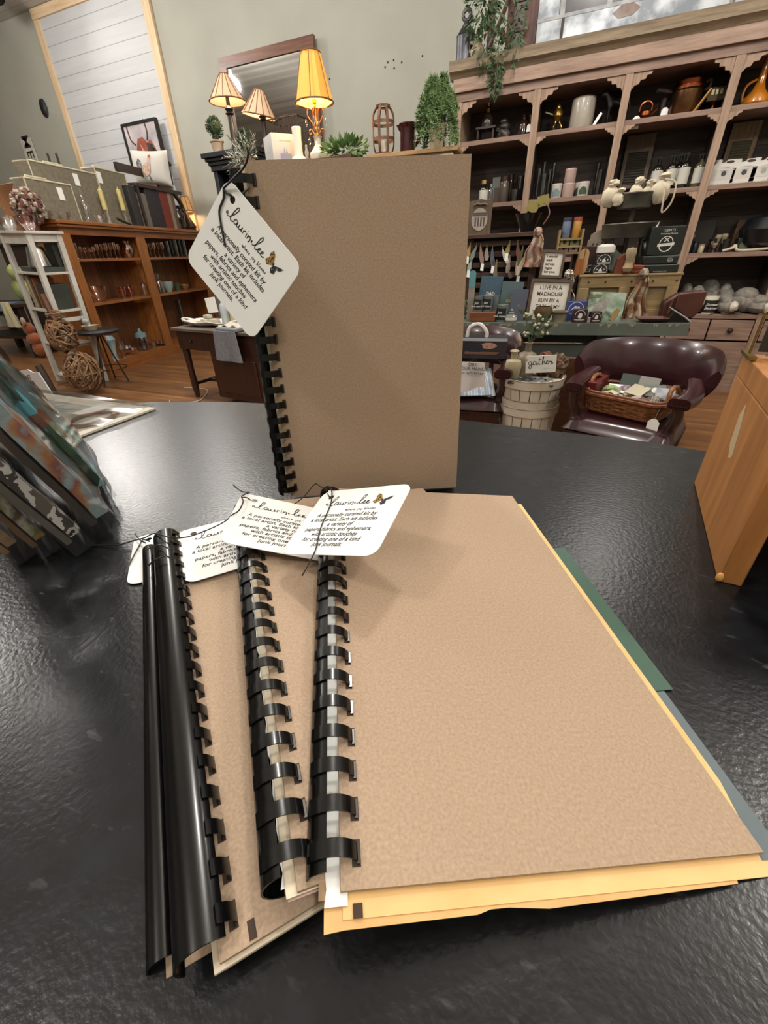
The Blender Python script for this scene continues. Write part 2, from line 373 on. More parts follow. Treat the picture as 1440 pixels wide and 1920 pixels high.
def journal(label, M, W, comb, spine, sheets, cover_x0=-0.0055, rings=(150, -55), name='journal', back=True):
    t = thing(name, label, 'journal', M=M, group='comb bound journals')
    b = MB(); b.box((cover_x0, Y1, -BOARD), (W, Y0, 0)); b.cur = 1      # board with its row of punched slots
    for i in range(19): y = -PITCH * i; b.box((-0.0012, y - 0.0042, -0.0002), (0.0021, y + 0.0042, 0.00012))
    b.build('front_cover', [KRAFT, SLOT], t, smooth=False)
    for nm, m, x0, x1, y0, y1, z, th, edge in sheets:
        b = MB()
        if edge:     # scalloped or torn left edge
            pts = [(x1, y1), (x1, y0)]; k = 60
            for i in range(k + 1): pts.append((x0 + edge * abs(math.sin(i * PI / 2.2)), y0 + (y1 - y0) * i / k))
            b.prism(pts[::-1], z - th, z)
        else: b.box((x0, y0, z - th), (x1, y1, z))
        b.build(nm, m, t, smooth=False)
    xc, zc, r = comb
    sp = band(arc(xc, zc, r, spine[0], spine[1], 18), 0.0065, -(18 * PITCH + 0.0065), 0.0008).build('comb_spine', GLOSSB, t)
    ring = None
    for i in range(19):
        if ring is None:
            rb = band(arc(xc, zc, r + 0.0004, rings[0], rings[1], 22)[::-1], -0.0029, 0.0029, -0.0007)
            rb.cur = 1; rb.mi += [0] * (len(rb.f) - len(rb.mi)); rb.box((0.0006, -0.0036, -0.0004), (0.0018, 0.0030, 0.0013))   # the square tongue diving through the cover
            ring = rb.build('comb_ring', [GLOSSB, mat('comb_tongue', '1a1816', 0.15, coat=0.8)], sp); o = ring
        else:
            o = ring.copy(); COL.objects.link(o); o.parent = sp
        o.location = (0, -PITCH * i, 0)
    return t
CREAM = mat('cream_page', 'd9cbb2', 0.7); MANILA = mat('manila_page', 'd8ab6c', 0.6, c2='e0b87c', scale=30)
BROWNP = mat('kraft_page', 'a58a6c', 0.75, c2='937757', scale=60); PINKP = mat('pink_page', 'b99a8e', 0.7)
WJ = 0.1677
# lowest of the fanned journals, mostly hidden
fB = frame((-0.2734, 0.1924, 1.0500), (0.6481, 0.7614, -0.030), (-0.7611, 0.6482, 0.0243))
jA = journal('black combed journal lowest in the fan, only its comb and page corners showing at left', fB @ Mat.Translation((-0.0195, 0.0085, -0.0135)), 0.165,
             (-0.0058, -0.0002, 0.0062), (12, 255),
             [('printed_page', WHITEP, -0.005, 0.16, Y1 - 0.002, Y0, -0.0018, 0.0012, 0), ('kraft_page', BROWNP, -0.006, 0.16, Y1 - 0.0035, Y0, -0.0031, 0.0012, 0)], rings=(16, -20))
jB = journal('kraft covered journal at the left of the fan, its wide black comb turned up', fB, WJ, (-0.0095, -0.001, 0.0105), (42, 215),
             [('pink_page', PINKP, -0.006, 0.16, Y1 + 0.001, Y0, -0.0019, 0.0014, 0), ('cream_page', CREAM, -0.008, 0.158, Y1 - 0.001, Y0, -0.0034, 0.0014, 0),
              ('kraft_page', BROWNP, -0.0065, 0.163, Y1 + 0.002, Y0, -0.005, 0.002, 0), ('back_cover', KRAFT, -0.0055, WJ, Y1, Y0, -0.0075, BOARD, 0)], rings=(60, -55))
fC = frame((-0.2301, 0.2406, 1.0608), (0.7386, 0.6678, -0.122), (-0.6696, 0.7426, 0.0147))
jC = journal('kraft covered journal in the middle of the fan, between two others', fC, WJ, (-0.0085, -0.0035, 0.0095), (105, 262),
             [('cream_page', CREAM, -0.0095, 0.16, Y1 - 0.0004, Y0, -0.0018, 0.0004, 0), ('white_page', WHITEP, -0.011, 0.15, Y1 + 0.003, Y0, -0.0024, 0.0004, 0.0012),
              ('pink_page', PINKP, -0.009, 0.16, Y1 - 0.001, Y0, -0.0030, 0.0004, 0)])
fD = frame((-0.166, 0.2807, 1.0656), (0.8635, 0.4843, -0.1406), (-0.4848, 0.874, 0.033))
jD = journal('large kraft covered journal on top of the fan, manila page sticking out below', fD, WJ, (-0.0085, -0.0035, 0.0095), (105, 262),
             [('lace_page', mat('white_lace_page', 'e9e9e6', 0.6), -0.0112, -0.003, Y1 - 0.0035, Y0, -0.0018, 0.0003, 0.0007),
              ('kraft_page', BROWNP, -0.0132, -0.004, Y1 - 0.0015, Y0, -0.0022, 0.0003, 0),
              ('manila_page', MANILA, -0.0048, 0.1735, Y1 - 0.0068, Y0 - 0.01, -0.0026, 0.0005, 0)])
b = MB(); b.prism([(-0.0112, Y1 + 0.03), (-0.0112, Y1 - 0.0098), (-0.004, Y1 - 0.0092), (0.043, Y1 - 0.0088), (0.048, Y1 - 0.0078), (0.055, Y1 - 0.0078), (0.07, Y1 - 0.0092), (0.15, Y1 - 0.0078), (0.17, Y1 + 0.03)], -0.0034, -0.003)
b.build('envelope_flap', mat('manila_flap', 'c79a60', 0.65, c2='d3a96e', scale=40), jD, smooth=False)
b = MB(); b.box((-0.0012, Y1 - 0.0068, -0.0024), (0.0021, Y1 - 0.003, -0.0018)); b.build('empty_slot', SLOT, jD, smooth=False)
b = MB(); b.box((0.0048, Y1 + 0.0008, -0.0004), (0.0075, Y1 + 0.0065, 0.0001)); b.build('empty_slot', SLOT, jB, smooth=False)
# the standing one
fE = frame((-0.2442, 0.328, 1.3028), (0.8927, 0.4535, -0.0024), (-0.0356, 0.0753, 0.9965))
YE = Y1 - 0.0035
jE = journal('kraft covered journal standing upright behind the fanned ones', fE, WJ, (-0.0085, -0.0035, 0.0095), (112, 262),
             [('cream_page', CREAM, -0.0085, 0.160, Y1 + 0.002, Y0 - 0.002, -0.0019, 0.0016, 0), ('pink_page', PINKP, -0.0075, 0.166, Y1 + 0.002, Y0 - 0.004, -0.0037, 0.0016, 0),
              ('white_page', WHITEP, -0.008, WJ + 0.0012, Y1 + 0.006, Y0 - 0.075, -0.0055, 0.0014, 0), ('kraft_page', BROWNP, -0.0065, 0.166, Y1, Y0, -0.0071, 0.002, 0),
              ('back_cover', KRAFT, -0.0055, WJ, YE, Y0, -0.0093, BOARD, 0)])
# easel foot that holds it upright
b = MB(); b.prism([(0.05, YE), (0.11, YE), (0.092, -0.10), (0.068, -0.10)], -0.0012, 0, Mat.Translation((0, 0.002, -0.011)) @ Mat.Translation((0, -0.10, 0)) @ Mat.Rotation(rad(18), 4, 'X') @ Mat.Translation((0, 0.10, 0)))
b.build('easel_back', KRAFT, jE, smooth=False)
# loose sheets under the right-hand side of the fan
def sheet(name, label, cat, m, tr, br, width, z, th):
    tr, br = Vec((*tr, z)), Vec((*br, z)); e = (br - tr); l = e.length; e.normalize(); w = Vec((e.y, -e.x, 0))
    Mx = Mat(((w.x, -e.x, 0, br.x), (w.y, -e.y, 0, br.y), (0, 0, 1, z), (0, 0, 0, 1)))
    o = MB().box((0, 0, 0), (width, l, th)).build(name, m, smooth=False, M=Mx); return tag(o, label, cat)
sheet('card_sheet', 'dark green card sheet peeking out from under the right side of the fanned journals', 'card', mat('green_card', '2f5040', 0.55), (0.0242, 0.3189), (0.0872, 0.2008), 0.07, ZC + 0.0007, 0.0006)
sheet('card_sheet', 'slate grey card sheet under the lower right edge of the top journal', 'card', mat('slate_card', '596468', 0.6), (0.0783, 0.2066), (0.1179, 0.1307), 0.035, ZC + 0.0001, 0.0006)

# ================================================================ hand tags on the journals
TL_, TW = 0.089, 0.072
def keyhole(w, h, r, hx, hy, hr):
    out = rrect(w, h, r, 6, w / 2, -h / 2); k = 12         # starts at the right middle; slit from the left-most corner point
    j = min(range(len(out)), key=lambda i: (out[i][0] - hx) ** 2 + (out[i][1] - hy) ** 2)
    out = out[j:] + out[:j + 1]
    a0 = math.atan2(out[0][1] - hy, out[0][0] - hx)
    return out + [(hx + hr * math.cos(a0 - 2 * PI * i / k), hy + hr * math.sin(a0 - 2 * PI * i / k)) for i in range(k + 1)]
SCRIPT = [  # pen strokes of the big handwritten name, x-height 1
    [(-1.1, .5), (-.85, .75), (-.6, .5), (-.85, .25), (-1.1, .5)],
    [(-.5, .1), (.2, .35), (1.0, 1.5), (1.5, 2.7), (1.25, 3.1), (.85, 2.6), (.55, 1.2), (.5, .2), (.95, -.1), (1.5, .2)],
    [(2.6, .85), (2.0, 1.0), (1.6, .5), (1.9, .05), (2.4, .25), (2.65, .9), (2.7, .2), (3.0, .05), (3.3, .4)],
    [(3.3, .9), (3.3, .3), (3.6, .05), (4.0, .3), (4.2, .9), (4.2, .2), (4.45, .05)],
    [(4.8, .05), (4.8, .9), (4.85, .6), (5.15, .9), (5.45, .85)], [(5.8, .9), (5.8, .2), (5.95, .05)], [(5.8, 1.35), (5.85, 1.42)],
    [(6.25, .05), (6.3, .9), (6.35, .55), (6.7, .9), (7.05, .75), (7.1, .1), (6.9, -.25)],
    [(7.55, .35), (7.75, .6), (7.6, .7), (7.5, .5), (7.8, .2)],
    [(8.1, .1), (8.7, .5), (9.4, 1.6), (9.85, 2.7), (9.6, 3.1), (9.2, 2.5), (8.95, 1.1), (9.0, .2), (9.4, .05), (9.8, .4)],
    [(9.8, .4), (10.4, .75), (10.3, 1.0), (9.95, .7), (10.1, .15), (10.6, .15), (10.9, .45)],
    [(10.9, .45), (11.4, .75), (11.3, 1.0), (10.95, .7), (11.1, .15), (11.6, .1), (12.0, .35)]]
SUB = [[(0, .6), (.2, 0), (.4, .5), (.6, 0), (.8, .6)], [(1.1, 1.3), (1.1, 0), (1.1, .4), (1.4, .6), (1.6, .4), (1.6, 0)], [(1.9, .35), (2.3, .4), (2.1, .6), (1.9, .3), (2.2, 0), (2.4, .1)], [(2.7, 0), (2.7, .6), (2.8, .5), (3, .6)], [(3.3, .35), (3.7, .4), (3.5, .6), (3.3, .3), (3.6, 0), (3.8, .1)],
       [(4.9, .6), (4.9, -.3), (4.6, -.5)], [(5.3, .3), (5.5, .6), (5.7, .3), (5.5, 0), (5.3, .3)], [(6, .6), (6.2, .1), (6.5, .6), (6.2, -.5)],
       [(7.5, 1.3), (7.5, 0), (7.8, .1), (7.9, .4), (7.5, .5)], [(8.3, 1.3), (8.3, 0)], [(8.7, .3), (8.9, .6), (9.1, .3), (8.9, 0), (8.7, .3)], [(9.4, .3), (9.6, .6), (9.8, .3), (9.6, 0), (9.4, .3)], [(10.1, 0), (10.15, .6), (10.4, .5), (10.45, 0), (10.5, .5), (10.8, .5), (10.85, 0)], [(11.5, .5), (11.2, .5), (11.4, .2), (11.1, 0)]]
def strokes(ss, s, x, y, r, name, parent, m):
    b = MB()
    for st in ss: b.tube([(x + px * s, y + py * s, 0.0001) for px, py in st], r, 4, smooth=4)
    b.v = [Vec((p.x, p.y, 0.00005 + (p.z - 0.0001) * 0.3 + 0.00012)) for p in b.v]
    return b.build(name, m, parent)
GOLDW = mat('gold_wing', 'b58a3c', 0.6, c2='2b2116', scale=700, contrast=(0.45, 0.55)); BLACKW = mat('black_wing', '1d1c22', 0.6, c2='9fa0a8', scale=500, contrast=(0.55, 0.68))
def hang_tag(label, M, lines=True, crop=1.0):
    t = thing('hang_tag', label, 'tag', M=M, group='printed journal tags')
    MB().prism(keyhole(TL_ * crop, TW, 0.0085, 0.0125, -0.0085, 0.0027), -0.0005, 0).build('tag_card', mat('tag_card_stock', 'eeede9', 0.5), t, smooth=False)
    if not lines: return t
    strokes(SCRIPT, 0.0035, 0.0165, -0.0195, 0.00042, 'handwritten_name', t, INK)
    strokes(SUB, 0.0025, 0.038, -0.0265, 0.00022, 'handwritten_motto', t, INK)
    text('A personally curated kit by\na local artist. Each kit includes\na variety of\npapers, fabrics and ephemera\nwith artistic touches\nfor creating one of a kind\njunk journals.', 0.0056, INK, t,
         Mat.Translation((0.041, -0.0465, 0.0001)), 'printed_lines', shear=0.28, line=0.93, squash=0.96, th=0.00008, bold=0.00003)
    b = MB()
    for pts in ([(0, 0), (-1.2, 2.4), (-2.3, 3.0), (-2.9, 2.0), (-2.6, 0.8)], [(0, 0), (-2.6, 0.7), (-3.4, -0.5), (-2.2, -1.4)]): b.prism([(0.069 + x * 0.0026, -0.0165 + y * 0.0026) for x, y in pts], 0, 0.00014)
    b.cur = 1
    for pts in ([(0, 0), (1.6, 0.9), (3.4, 1.5), (2.6, 0.2), (1.3, -0.3)], [(0, 0), (1.4, -0.4), (1.5, -1.7), (0.2, -2.2), (-0.5, -1.2)], [(-0.3, 0.6), (0, 0.7), (0.25, -0.9), (0, -1.0)]): b.prism([(0.069 + x * 0.0026, -0.0165 + y * 0.0026) for x, y in pts], 0, 0.0002)
    b.build('butterfly_print', [GOLDW, BLACKW], t, smooth=False)
    return t
CORD = mat('waxed_black_cord', '121212', 0.5)
def cord(t, lines, r=0.00055):
    b = MB()
    for l in lines: b.tube(l, r, 6, smooth=4)
    return b.build('cord', CORD, t)
mE = frame((-0.2553, 0.3121, 1.3041), (0.7221, -0.1393, -0.6776), (0.6918, 0.1402, 0.7084))
tE = hang_tag('white printed tag hanging like a diamond beside the standing journal', mE)
cord(tE, [[(0.0136, 0.0275, 0.012), (0.0161, 0.0245, 0.011), (0.016, 0.0168, 0.009), (0.0097, 0.0054, 0.005), (0.0027, -0.0077, 0.0015)],
          [(0.0027, -0.0077, 0.0015), (0.0067, -0.0083, 0.0012), (0.0103, -0.0069, 0.0008), (0.0104, -0.0088, -0.001)],
          [(0.0027, -0.0077, 0.0015), (0.0062, -0.0129, 0.001), (0.0078, -0.0218, 0.001), (0.0159, -0.0288, 0.001), (0.0266, -0.0367, 0.001)],
          [(0.0104, -0.0088, -0.001), (0.012, -0.0034, -0.005), (0.0118, 0.0045, -0.01)]], 0.0008)
mD = frame((-0.1747 * .9, 0.2699 * .9, 1.25 - (1.25 - 1.0734) * .9), (0.9451, -0.0975, 0.3120), (0.0187, 0.9690, 0.2462))
mD = mD @ Mat.Scale(.9, 4)
tD = hang_tag('white printed tag tilted up over the top of the largest journal', mD)
cord(tD, [[(0.0321, -0.0884, -0.004), (0.0357, -0.0705, 0.001), (0.0302, -0.0574, 0.001), (0.0247, -0.0432, 0.001), (0.0187, -0.0184, 0.001), (0.0109, -0.0028, 0.002), (0.0019, 0.0056, 0.001)],
          [(0.0019, 0.0056, 0.001), (-0.0006, 0.0025, -0.001), (0.011, -0.0086, 0.0004), (0.0103, -0.0069, -0.001)],
          [(-0.0016, 0.0052, -0.002), (-0.0176, 0.0137, -0.004), (-0.0255, 0.0166, -0.003), (-0.0258, -0.0018, -0.002), (-0.0328, -0.0102, -0.003)]])
zt = 1.0785
mC = frame((-0.2399 * .985, 0.2399 * .985, 1.25 - (1.25 - 1.0758) * .985), (0.8621, 0.4099, -0.298), (-0.431, 0.9023, -0.0058)) @ Mat.Scale(.985, 4)
tC = hang_tag('white printed tag lying on the middle journal, its right end under another tag', mC)
kC = mC.inverted()
def loc(M, *pts): return [M @ Vec(p) for p in pts]
cord(tC, [loc(kC, (-0.2476, 0.2393, 1.0825), (-0.2361, 0.2352, 1.0805), (-0.2289, 0.2373, 1.0797)), loc(kC, (-0.2289, 0.2373, 1.0797), (-0.2296, 0.2279, 1.0805), (-0.2241, 0.223, 1.0797), (-0.218, 0.2103, 1.0797), (-0.2197, 0.2034, 1.079), (-0.235, 0.2107, 1.066), (-0.2401, 0.202, 1.064), (-0.2549, 0.1935, 1.058), (-0.2614, 0.1916, 1.056)),
          loc(kC, (-0.2284, 0.2265, 1.0805), (-0.2245, 0.2279, 1.0805), (-0.2209, 0.2282, 1.0785))])
aB = (Vec((-0.2787, 0.1955, 1.0535)) - Vec((-0.215, 0.1426, 1.052))).normalized()
mB = frame((-0.2787, 0.1955, 1.0535), (aB.y, -aB.x, -.02), aB)
tB = hang_tag('white printed tag on the left journal, half covered by the tag and comb beside it', mB)
kB = mB.inverted()
cord(tB, [loc(kB, (-0.2621, 0.1921, 1.055), (-0.2655, 0.1897, 1.0552), (-0.2668, 0.185, 1.0575), (-0.2665, 0.18, 1.0625))])
aA = (Vec((-0.3394, 0.1971, 1.0315)) - Vec((-0.2812, 0.1403, 1.0315))).normalized()
mA = frame((-0.3408, 0.1966, 1.0315), (aA.y, -aA.x, 0), aA)
tA = hang_tag('white tag on the counter, mostly under the comb at the far left', mA, lines=False, crop=0.35)
kA = mA.inverted()
cord(tA, [loc(kA, (-0.3028, 0.1567, 1.032), (-0.3149, 0.1747, 1.033), (-0.3222, 0.1877, 1.034), (-0.3234, 0.1929, 1.036), (-0.301, 0.1842, 1.046)), loc(kA, (-0.3723, 0.1706, 1.0315), (-0.3621, 0.1762, 1.0315), (-0.3432, 0.1812, 1.033), (-0.3304, 0.1886, 1.036), (-0.3122, 0.1888, 1.044), (-0.284, 0.1804, 1.061), (-0.2653, 0.1789, 1.0625)),
          loc(kA, (-0.3393, 0.1977, 1.036), (-0.3277, 0.1928, 1.035), (-0.3169, 0.1902, 1.036)), loc(kA, (-0.2787, 0.1667, 1.056), (-0.2638, 0.1683, 1.063), (-0.2522, 0.1669, 1.063)), loc(kA, (-0.2607, 0.1525, 1.056), (-0.255, 0.1548, 1.061), (-0.2489, 0.1598, 1.063))], 0.0006)

# ================================================================ wooden riser box on the right of the counter
oak = wood('golden_oak', '94602f', 'b27a42', 'z', 1.6, 0.45, coat=0.2)
oaks = wood('golden_oak_edge', '8a5320', 'a96b30', 'z', 3.0, 0.5, coat=0.1)
bx = Vec((0.1314, 0.3166, 1.03)); by = Vec((0.145, 0.4876, 1.03)); HB = 0.1318
d = (by - bx); L = d.length; ang = math.atan2(d.y, d.x) - PI / 2
t = thing('riser_box', 'golden oak riser box with an open front at the right edge of the counter', 'box', bx, ang)
for x in (0, 0.24): MB().box((x, 0, 0), (x + 0.0145, L, HB - 0.019)).build('side_panel', oak, t, bevel=0.001)
MB().box((0.0146, L - 0.012, 0), (0.2399, L, HB - 0.019)).build('back_panel', oaks, t, smooth=False)
MB().box((-0.0003, -0.0005, HB - 0.0185), (0.255, L + 0.0005, HB)).build('top_board', oak, t, bevel=0.001)
MB().prism([(0, 0.0), (0.006, -0.012), (0.0, -0.034), (-0.012, -0.044), (-0.02, -0.04), (-0.012, -0.02)], 0, 0.0002, Mat.Translation((-0.0001, L * 0.62, HB * 0.80)) @ Mat(((0, 0, -1, 0), (1, 0, 0, 0), (0, 1, 0, 0), (0, 0, 0, 1)))).build('tape_residue', mat('dull_tape', 'b09877', 0.8), t, smooth=False)
MB().ball((0.0, -0.0004, 0.0045), (0.0025, 0.002, 0.004), n=8, m=6).build('chipped_corner', mat('raw_chip', 'd39a55', 0.7), t)

# ================================================================ sleeved prints leaning at the left of the counter
FILM = glass('plastic_sleeve', 'f4f4f4', 0.08, 0.03, 0.5)
def package(label, p0, p1, th, art, side, n):
    p0, p1 = Vec(p0), Vec(p1); e = (p1 - p0); l = e.length * 1.35; e.normalize()
    w = Vec((p0.x, p0.y, 0)).normalized(); tv = w.cross(e).normalized()
    if tv.z < 0: tv = -tv
    e = tv.cross(w); e = e if e.z > 0 else -e
    l = 0.26
    M = Mat(((e.x, w.x, tv.x, p0.x), (e.y, w.y, tv.y, p0.y), (e.z, w.z, tv.z, p0.z), (0, 0, 0, 1)))
    M = Mat.Translation((0, 0, 0.0012)) @ M
    t = thing('sleeved_print', label, 'print', M=M, group='sleeved prints leaning on the counter')
    MB().grid(16, 1, lambda u, v: (0.012 + (l - 0.012) * u, 0.003 + v * 0.15, th * 0.3 + 0.0012 * math.sin(u * 9 + n)), th=th * 0.25).build('backing_board', side, t)
    MB().grid(16, 1, lambda u, v: (0.016 + (l - 0.016) * u, 0.004 + v * 0.15, th * 0.86 + 0.0014 * math.sin(u * 8 + n)), th=th * 0.48).build('folded_print', art, t)
    MB().grid(24, 6, lambda u, v: (l * u, 0.001 + 0.158 * v, th * (0.98 if u > 0.03 else 0.5) + 0.0016 * math.sin(u * 31 + v * 9 + n)), th=0.0001).build('clear_sleeve', FILM, t)
    MB().grid(24, 2, lambda u, v: (l * u, -0.001 + 0.001 * math.sin(u * 25 + n), th * (0.02 + 0.95 * v)), th=0.0001).build('sleeve_edge', FILM, t)
ART = [ramp('floral_print', ['1f3b33', '35502c', '6fb0bb', '2f8797', 'a9c9cc', '8a3b3c', '40603a'], 30, 0.5, 'cells', coat=0.3), ramp('blossom_print', ['7f9698', 'a6b6b6', '94a9ab', 'a5b5b6', 'b58055', '96605a', '9aacad'], 30, 0.5, 'noise', coat=0.3),
       ramp('swirl_print', ['2a2724', 'c8c2ba', '4a443e', 'd8d4ce', '6d645b'], 34, 0.5, 'noise', const=True, coat=0.3), ramp('yellow_print', ['5a4a2c', 'b58c4c', '7c7a4a', 'd0c7b4', '6a5a40'], 40, 0.5, 'noise', coat=0.3), ramp('tan_print', ['8a6a4a', 'b29474', '6d523a'], 30, 0.6, 'noise', coat=0.3)]
SIDE = [mat('tan_backing', '9c835f', 0.7), mat('dark_backing', '4a3f38', 0.6), mat('grey_backing', '6a635a', 0.6), mat('brown_backing', '7a5d40', 0.7), mat('tan_backing_two', '9a7a58', 0.7)]
for i, (p0, p1, th) in enumerate([((-0.4269, 0.2315, 1.031), (-0.4468, 0.1949, 1.1536), 0.014), ((-0.3703, 0.1826, 1.031), (-0.3844, 0.1541, 1.1364), 0.023), ((-0.3633, 0.1558, 1.031), (-0.3726, 0.1342, 1.106), 0.019), ((-0.3888, 0.1429, 1.031), (-0.3928, 0.1322, 1.0773), 0.017), ((-0.4008, 0.1299, 1.031), (-0.4025, 0.1248, 1.0491), 0.016)]):
    package(['sleeved print of turquoise and green flowers, farthest back of the leaning row', 'sleeved print of pale blue and orange blossoms, second from the back of the leaning row', 'sleeved black and white scroll print in the middle of the leaning row', 'sleeved yellow floral print, second nearest of the leaning row', 'sleeved tan print nearest the camera at the left edge'][i], p0, p1, th, ART[i], SIDE[i], i)

# ================================================================ bagged print and bead cord lying on the counter corner
q = [Vec(p) for p in ((-0.9067, 0.4408, 1.035), (-0.9013, 0.5273, 1.035), (-0.647, 0.4916, 1.035), (-0.6476, 0.3506, 1.035))]
c0 = q[3]; ex = (q[2] - q[3]).normalized(); ey = Vec((-ex.y, ex.x, 0)); w, h = (q[2] - q[3]).length, (q[1] - q[2]).length
M = Mat(((ex.x, ey.x, 0, c0.x), (ex.y, ey.y, 0, c0.y), (0, 0, 1, ZC + 0.0005), (0, 0, 0, 1)))
t = thing('bagged_kit', 'flat bagged print with a coiled brown cord on the far left corner of the counter', 'print', M=M)
MB().box((0, 0, 0), (w, h * 2.2, 0.003)).build('backing_card', mat('ivory_card', 'cfc8b6', 0.6), t, smooth=False)
MB().box((0.016, 0.055, 0.003), (w - 0.03, h * 2.1, 0.0034)).build('sea_print', ramp('sea_print_art', ['3f4c4c', '6d7e80', 'b49a74', '8a9488', '4f6064', 'c9b48e'], 16, 0.5, 'noise', coat=0.3), t, smooth=False)
MB().box((w * 0.5, 0.085, 0.0034), (w * 0.93, 0.118, 0.0037)).build('title_label', WHITEP, t, smooth=False)
b = MB()
for k in range(7):
    r_ = 0.030 + 0.0022 * (k % 4); b.tube([(w * 0.42 + r_ * 1.15 * math.cos(a * PI / 12), 0.048 + r_ * 0.85 * math.sin(a * PI / 12), 0.0052 + 0.0018 * (k // 4) + 0.0006 * math.sin(a * 1.3 + k)) for a in range(24)], 0.0013, 5, closed=True)
b.build('coiled_cord', mat('brown_cord', '6b4632', 0.7, c2='8a6248', scale=300), t)
MB().grid(20, 20, lambda u, v: (-0.004 + (w + 0.008) * u, -0.004 + (h * 2.2 + 0.006) * v, 0.0085 + 0.0012 * math.sin(u * 17 + v * 9) + 0.0008 * math.sin(v * 23)), th=0.0001).build('clear_bag', FILM, t)

# ================================================================ small builders used all over the shop
def solo(name, label, cat, mb, m, loc=(0, 0, 0), rz=0, group=None, **k):
    return tag(mb.build(name, m, loc=loc, rz=rz, **k), label, cat, group)
def price_tag(t, p, s=0.03, rz=0, m=None):
    """little white swing ticket with its thread, as a part"""
    b = MB(); b.prism([(-s * .5, -s * 1.5), (s * .5, -s * 1.5), (s * .5, -s * .3), (s * .2, 0), (-s * .2, 0), (-s * .5, -s * .3)], -0.001, 0.001, front(*p, rz)); return b.build('price_tag', m or WHITEP, t, smooth=False)
def pot_profile(r, h, lip=0.1): return [(r * .7, 0), (r * .82, h * .5), (r, h * .9), (r * (1 + lip), h * .92), (r * (1 + lip), h), (r * .88, h), (r * .85, h * .85)]
def bottle(name, label, P, m, cap, lab=None, neck=0.3, cat='bottle', group=None, rz=0, pump=False, shoulder=.62, capm=None):
    x, y, z, w, h = P; r = w / 2; t = thing(name, label, cat, (x, y, z), rz, group)
    MB().lathe([(r * .9, 0), (r, h * .02), (r, h * shoulder), (r * .8, h * (shoulder + .08)), (r * neck, h * (shoulder + .16)), (r * neck, h * .86)], n=18).build('body', m, t)
    b = MB().lathe([(r * neck * 1.2, h * .84), (r * neck * 1.2, h * (.93 if pump else 1)), (r * neck * .8, h * (.94 if pump else 1))], n=14)
    if pump:
        b.cb((0, 0, h * .96), (r * .5, r * .55, h * .07)); b.cb((-r * .5, 0, h * .97), (r * .9, r * .3, h * .035)); b.cb((-r * .55, 0, h * .89), (r * .12, r * .3, h * .1))
    b.build('spray_trigger' if pump else 'cap', cap, t)
    if lab:
        b = MB().lathe([(r * 1.012, h * .12), (r * 1.012, h * shoulder * .95)], n=18, cap=False); b.build('label', lab, t)
    return t
def jar(name, label, P, m, lid, lab=None, cat='jar', group=None):
    x, y, z, w, h = P; r = w / 2; t = thing(name, label, cat, (x, y, z), 0, group)
    MB().lathe([(r * .95, 0), (r, h * .03), (r, h * .8), (r * .9, h * .85)], n=20).build('body', m, t)
    MB().lathe([(r * 1.02, h * .82), (r * 1.02, h * .99), (r * .95, h)], n=20).build('lid', lid, t)
    if lab: MB().lathe([(r * 1.012, h * .15), (r * 1.012, h * .7)], n=20, cap=False).build('label', lab, t)
    return t
def goblet(P, stem=.45):
    x, y, z, w, h = P; r = w / 2
    return [(r * .75, 0), (r * .7, h * .03), (r * .12, h * .07), (r * .12, h * stem), (r * .7, h * (stem + .1)), (r, h * .75), (r * .88, h), (r * .83, h), (r * .94, h * .75), (r * .6, h * (stem + .13)), (0, h * (stem + .08))]
def tumbler(P): x, y, z, w, h = P; r = w / 2; return [(r * .8, 0), (r, h), (r * .93, h), (r * .74, h * .08), (0, h * .08)]
def bowl(P): x, y, z, w, h = P; r = w / 2; return [(r * .45, 0), (r * .5, h * .1), (r * .85, h * .5), (r, h), (r * .95, h), (r * .78, h * .5), (r * .4, h * .16), (0, h * .14)]
def glassware(kind, label, P, m=None, group=None, cat='glass', name=None, n=16):
    pr = {'goblet': goblet, 'tumbler': tumbler, 'bowl': bowl}[kind](P)
    return solo(name or {'goblet': 'stemmed_glass', 'tumbler': 'glass_tumbler', 'bowl': 'glass_bowl'}[kind], label, cat, MB().lathe(pr, n=n), m or CLEAR, P[:3], group=group)
def leafy(b, c, n, spread, ls, up=.3, droop=0):
    """n small pointed leaves scattered in an ellipsoid"""
    for i in range(n):
        d = Vec((rnd.gauss(0, 1), rnd.gauss(0, 1), rnd.gauss(0, 1))).normalized(); k = rnd.random() ** .4
        p = Vec(c) + Vec((d.x * spread[0], d.y * spread[1], d.z * spread[2])) * k
        a = (d + Vec((0, 0, up)) + Vec((rnd.uniform(-.5, .5), rnd.uniform(-.5, .5), rnd.uniform(-.5, .5)))).normalized(); s = a.orthogonal().normalized(); l = ls * rnd.uniform(.7, 1.3)
        b.add([p, p + a * l * .5 + s * l * .22, p + a * l - Vec((0, 0, droop * l)), p + a * l * .5 - s * l * .22], [[0, 1, 2, 3]])
    return b
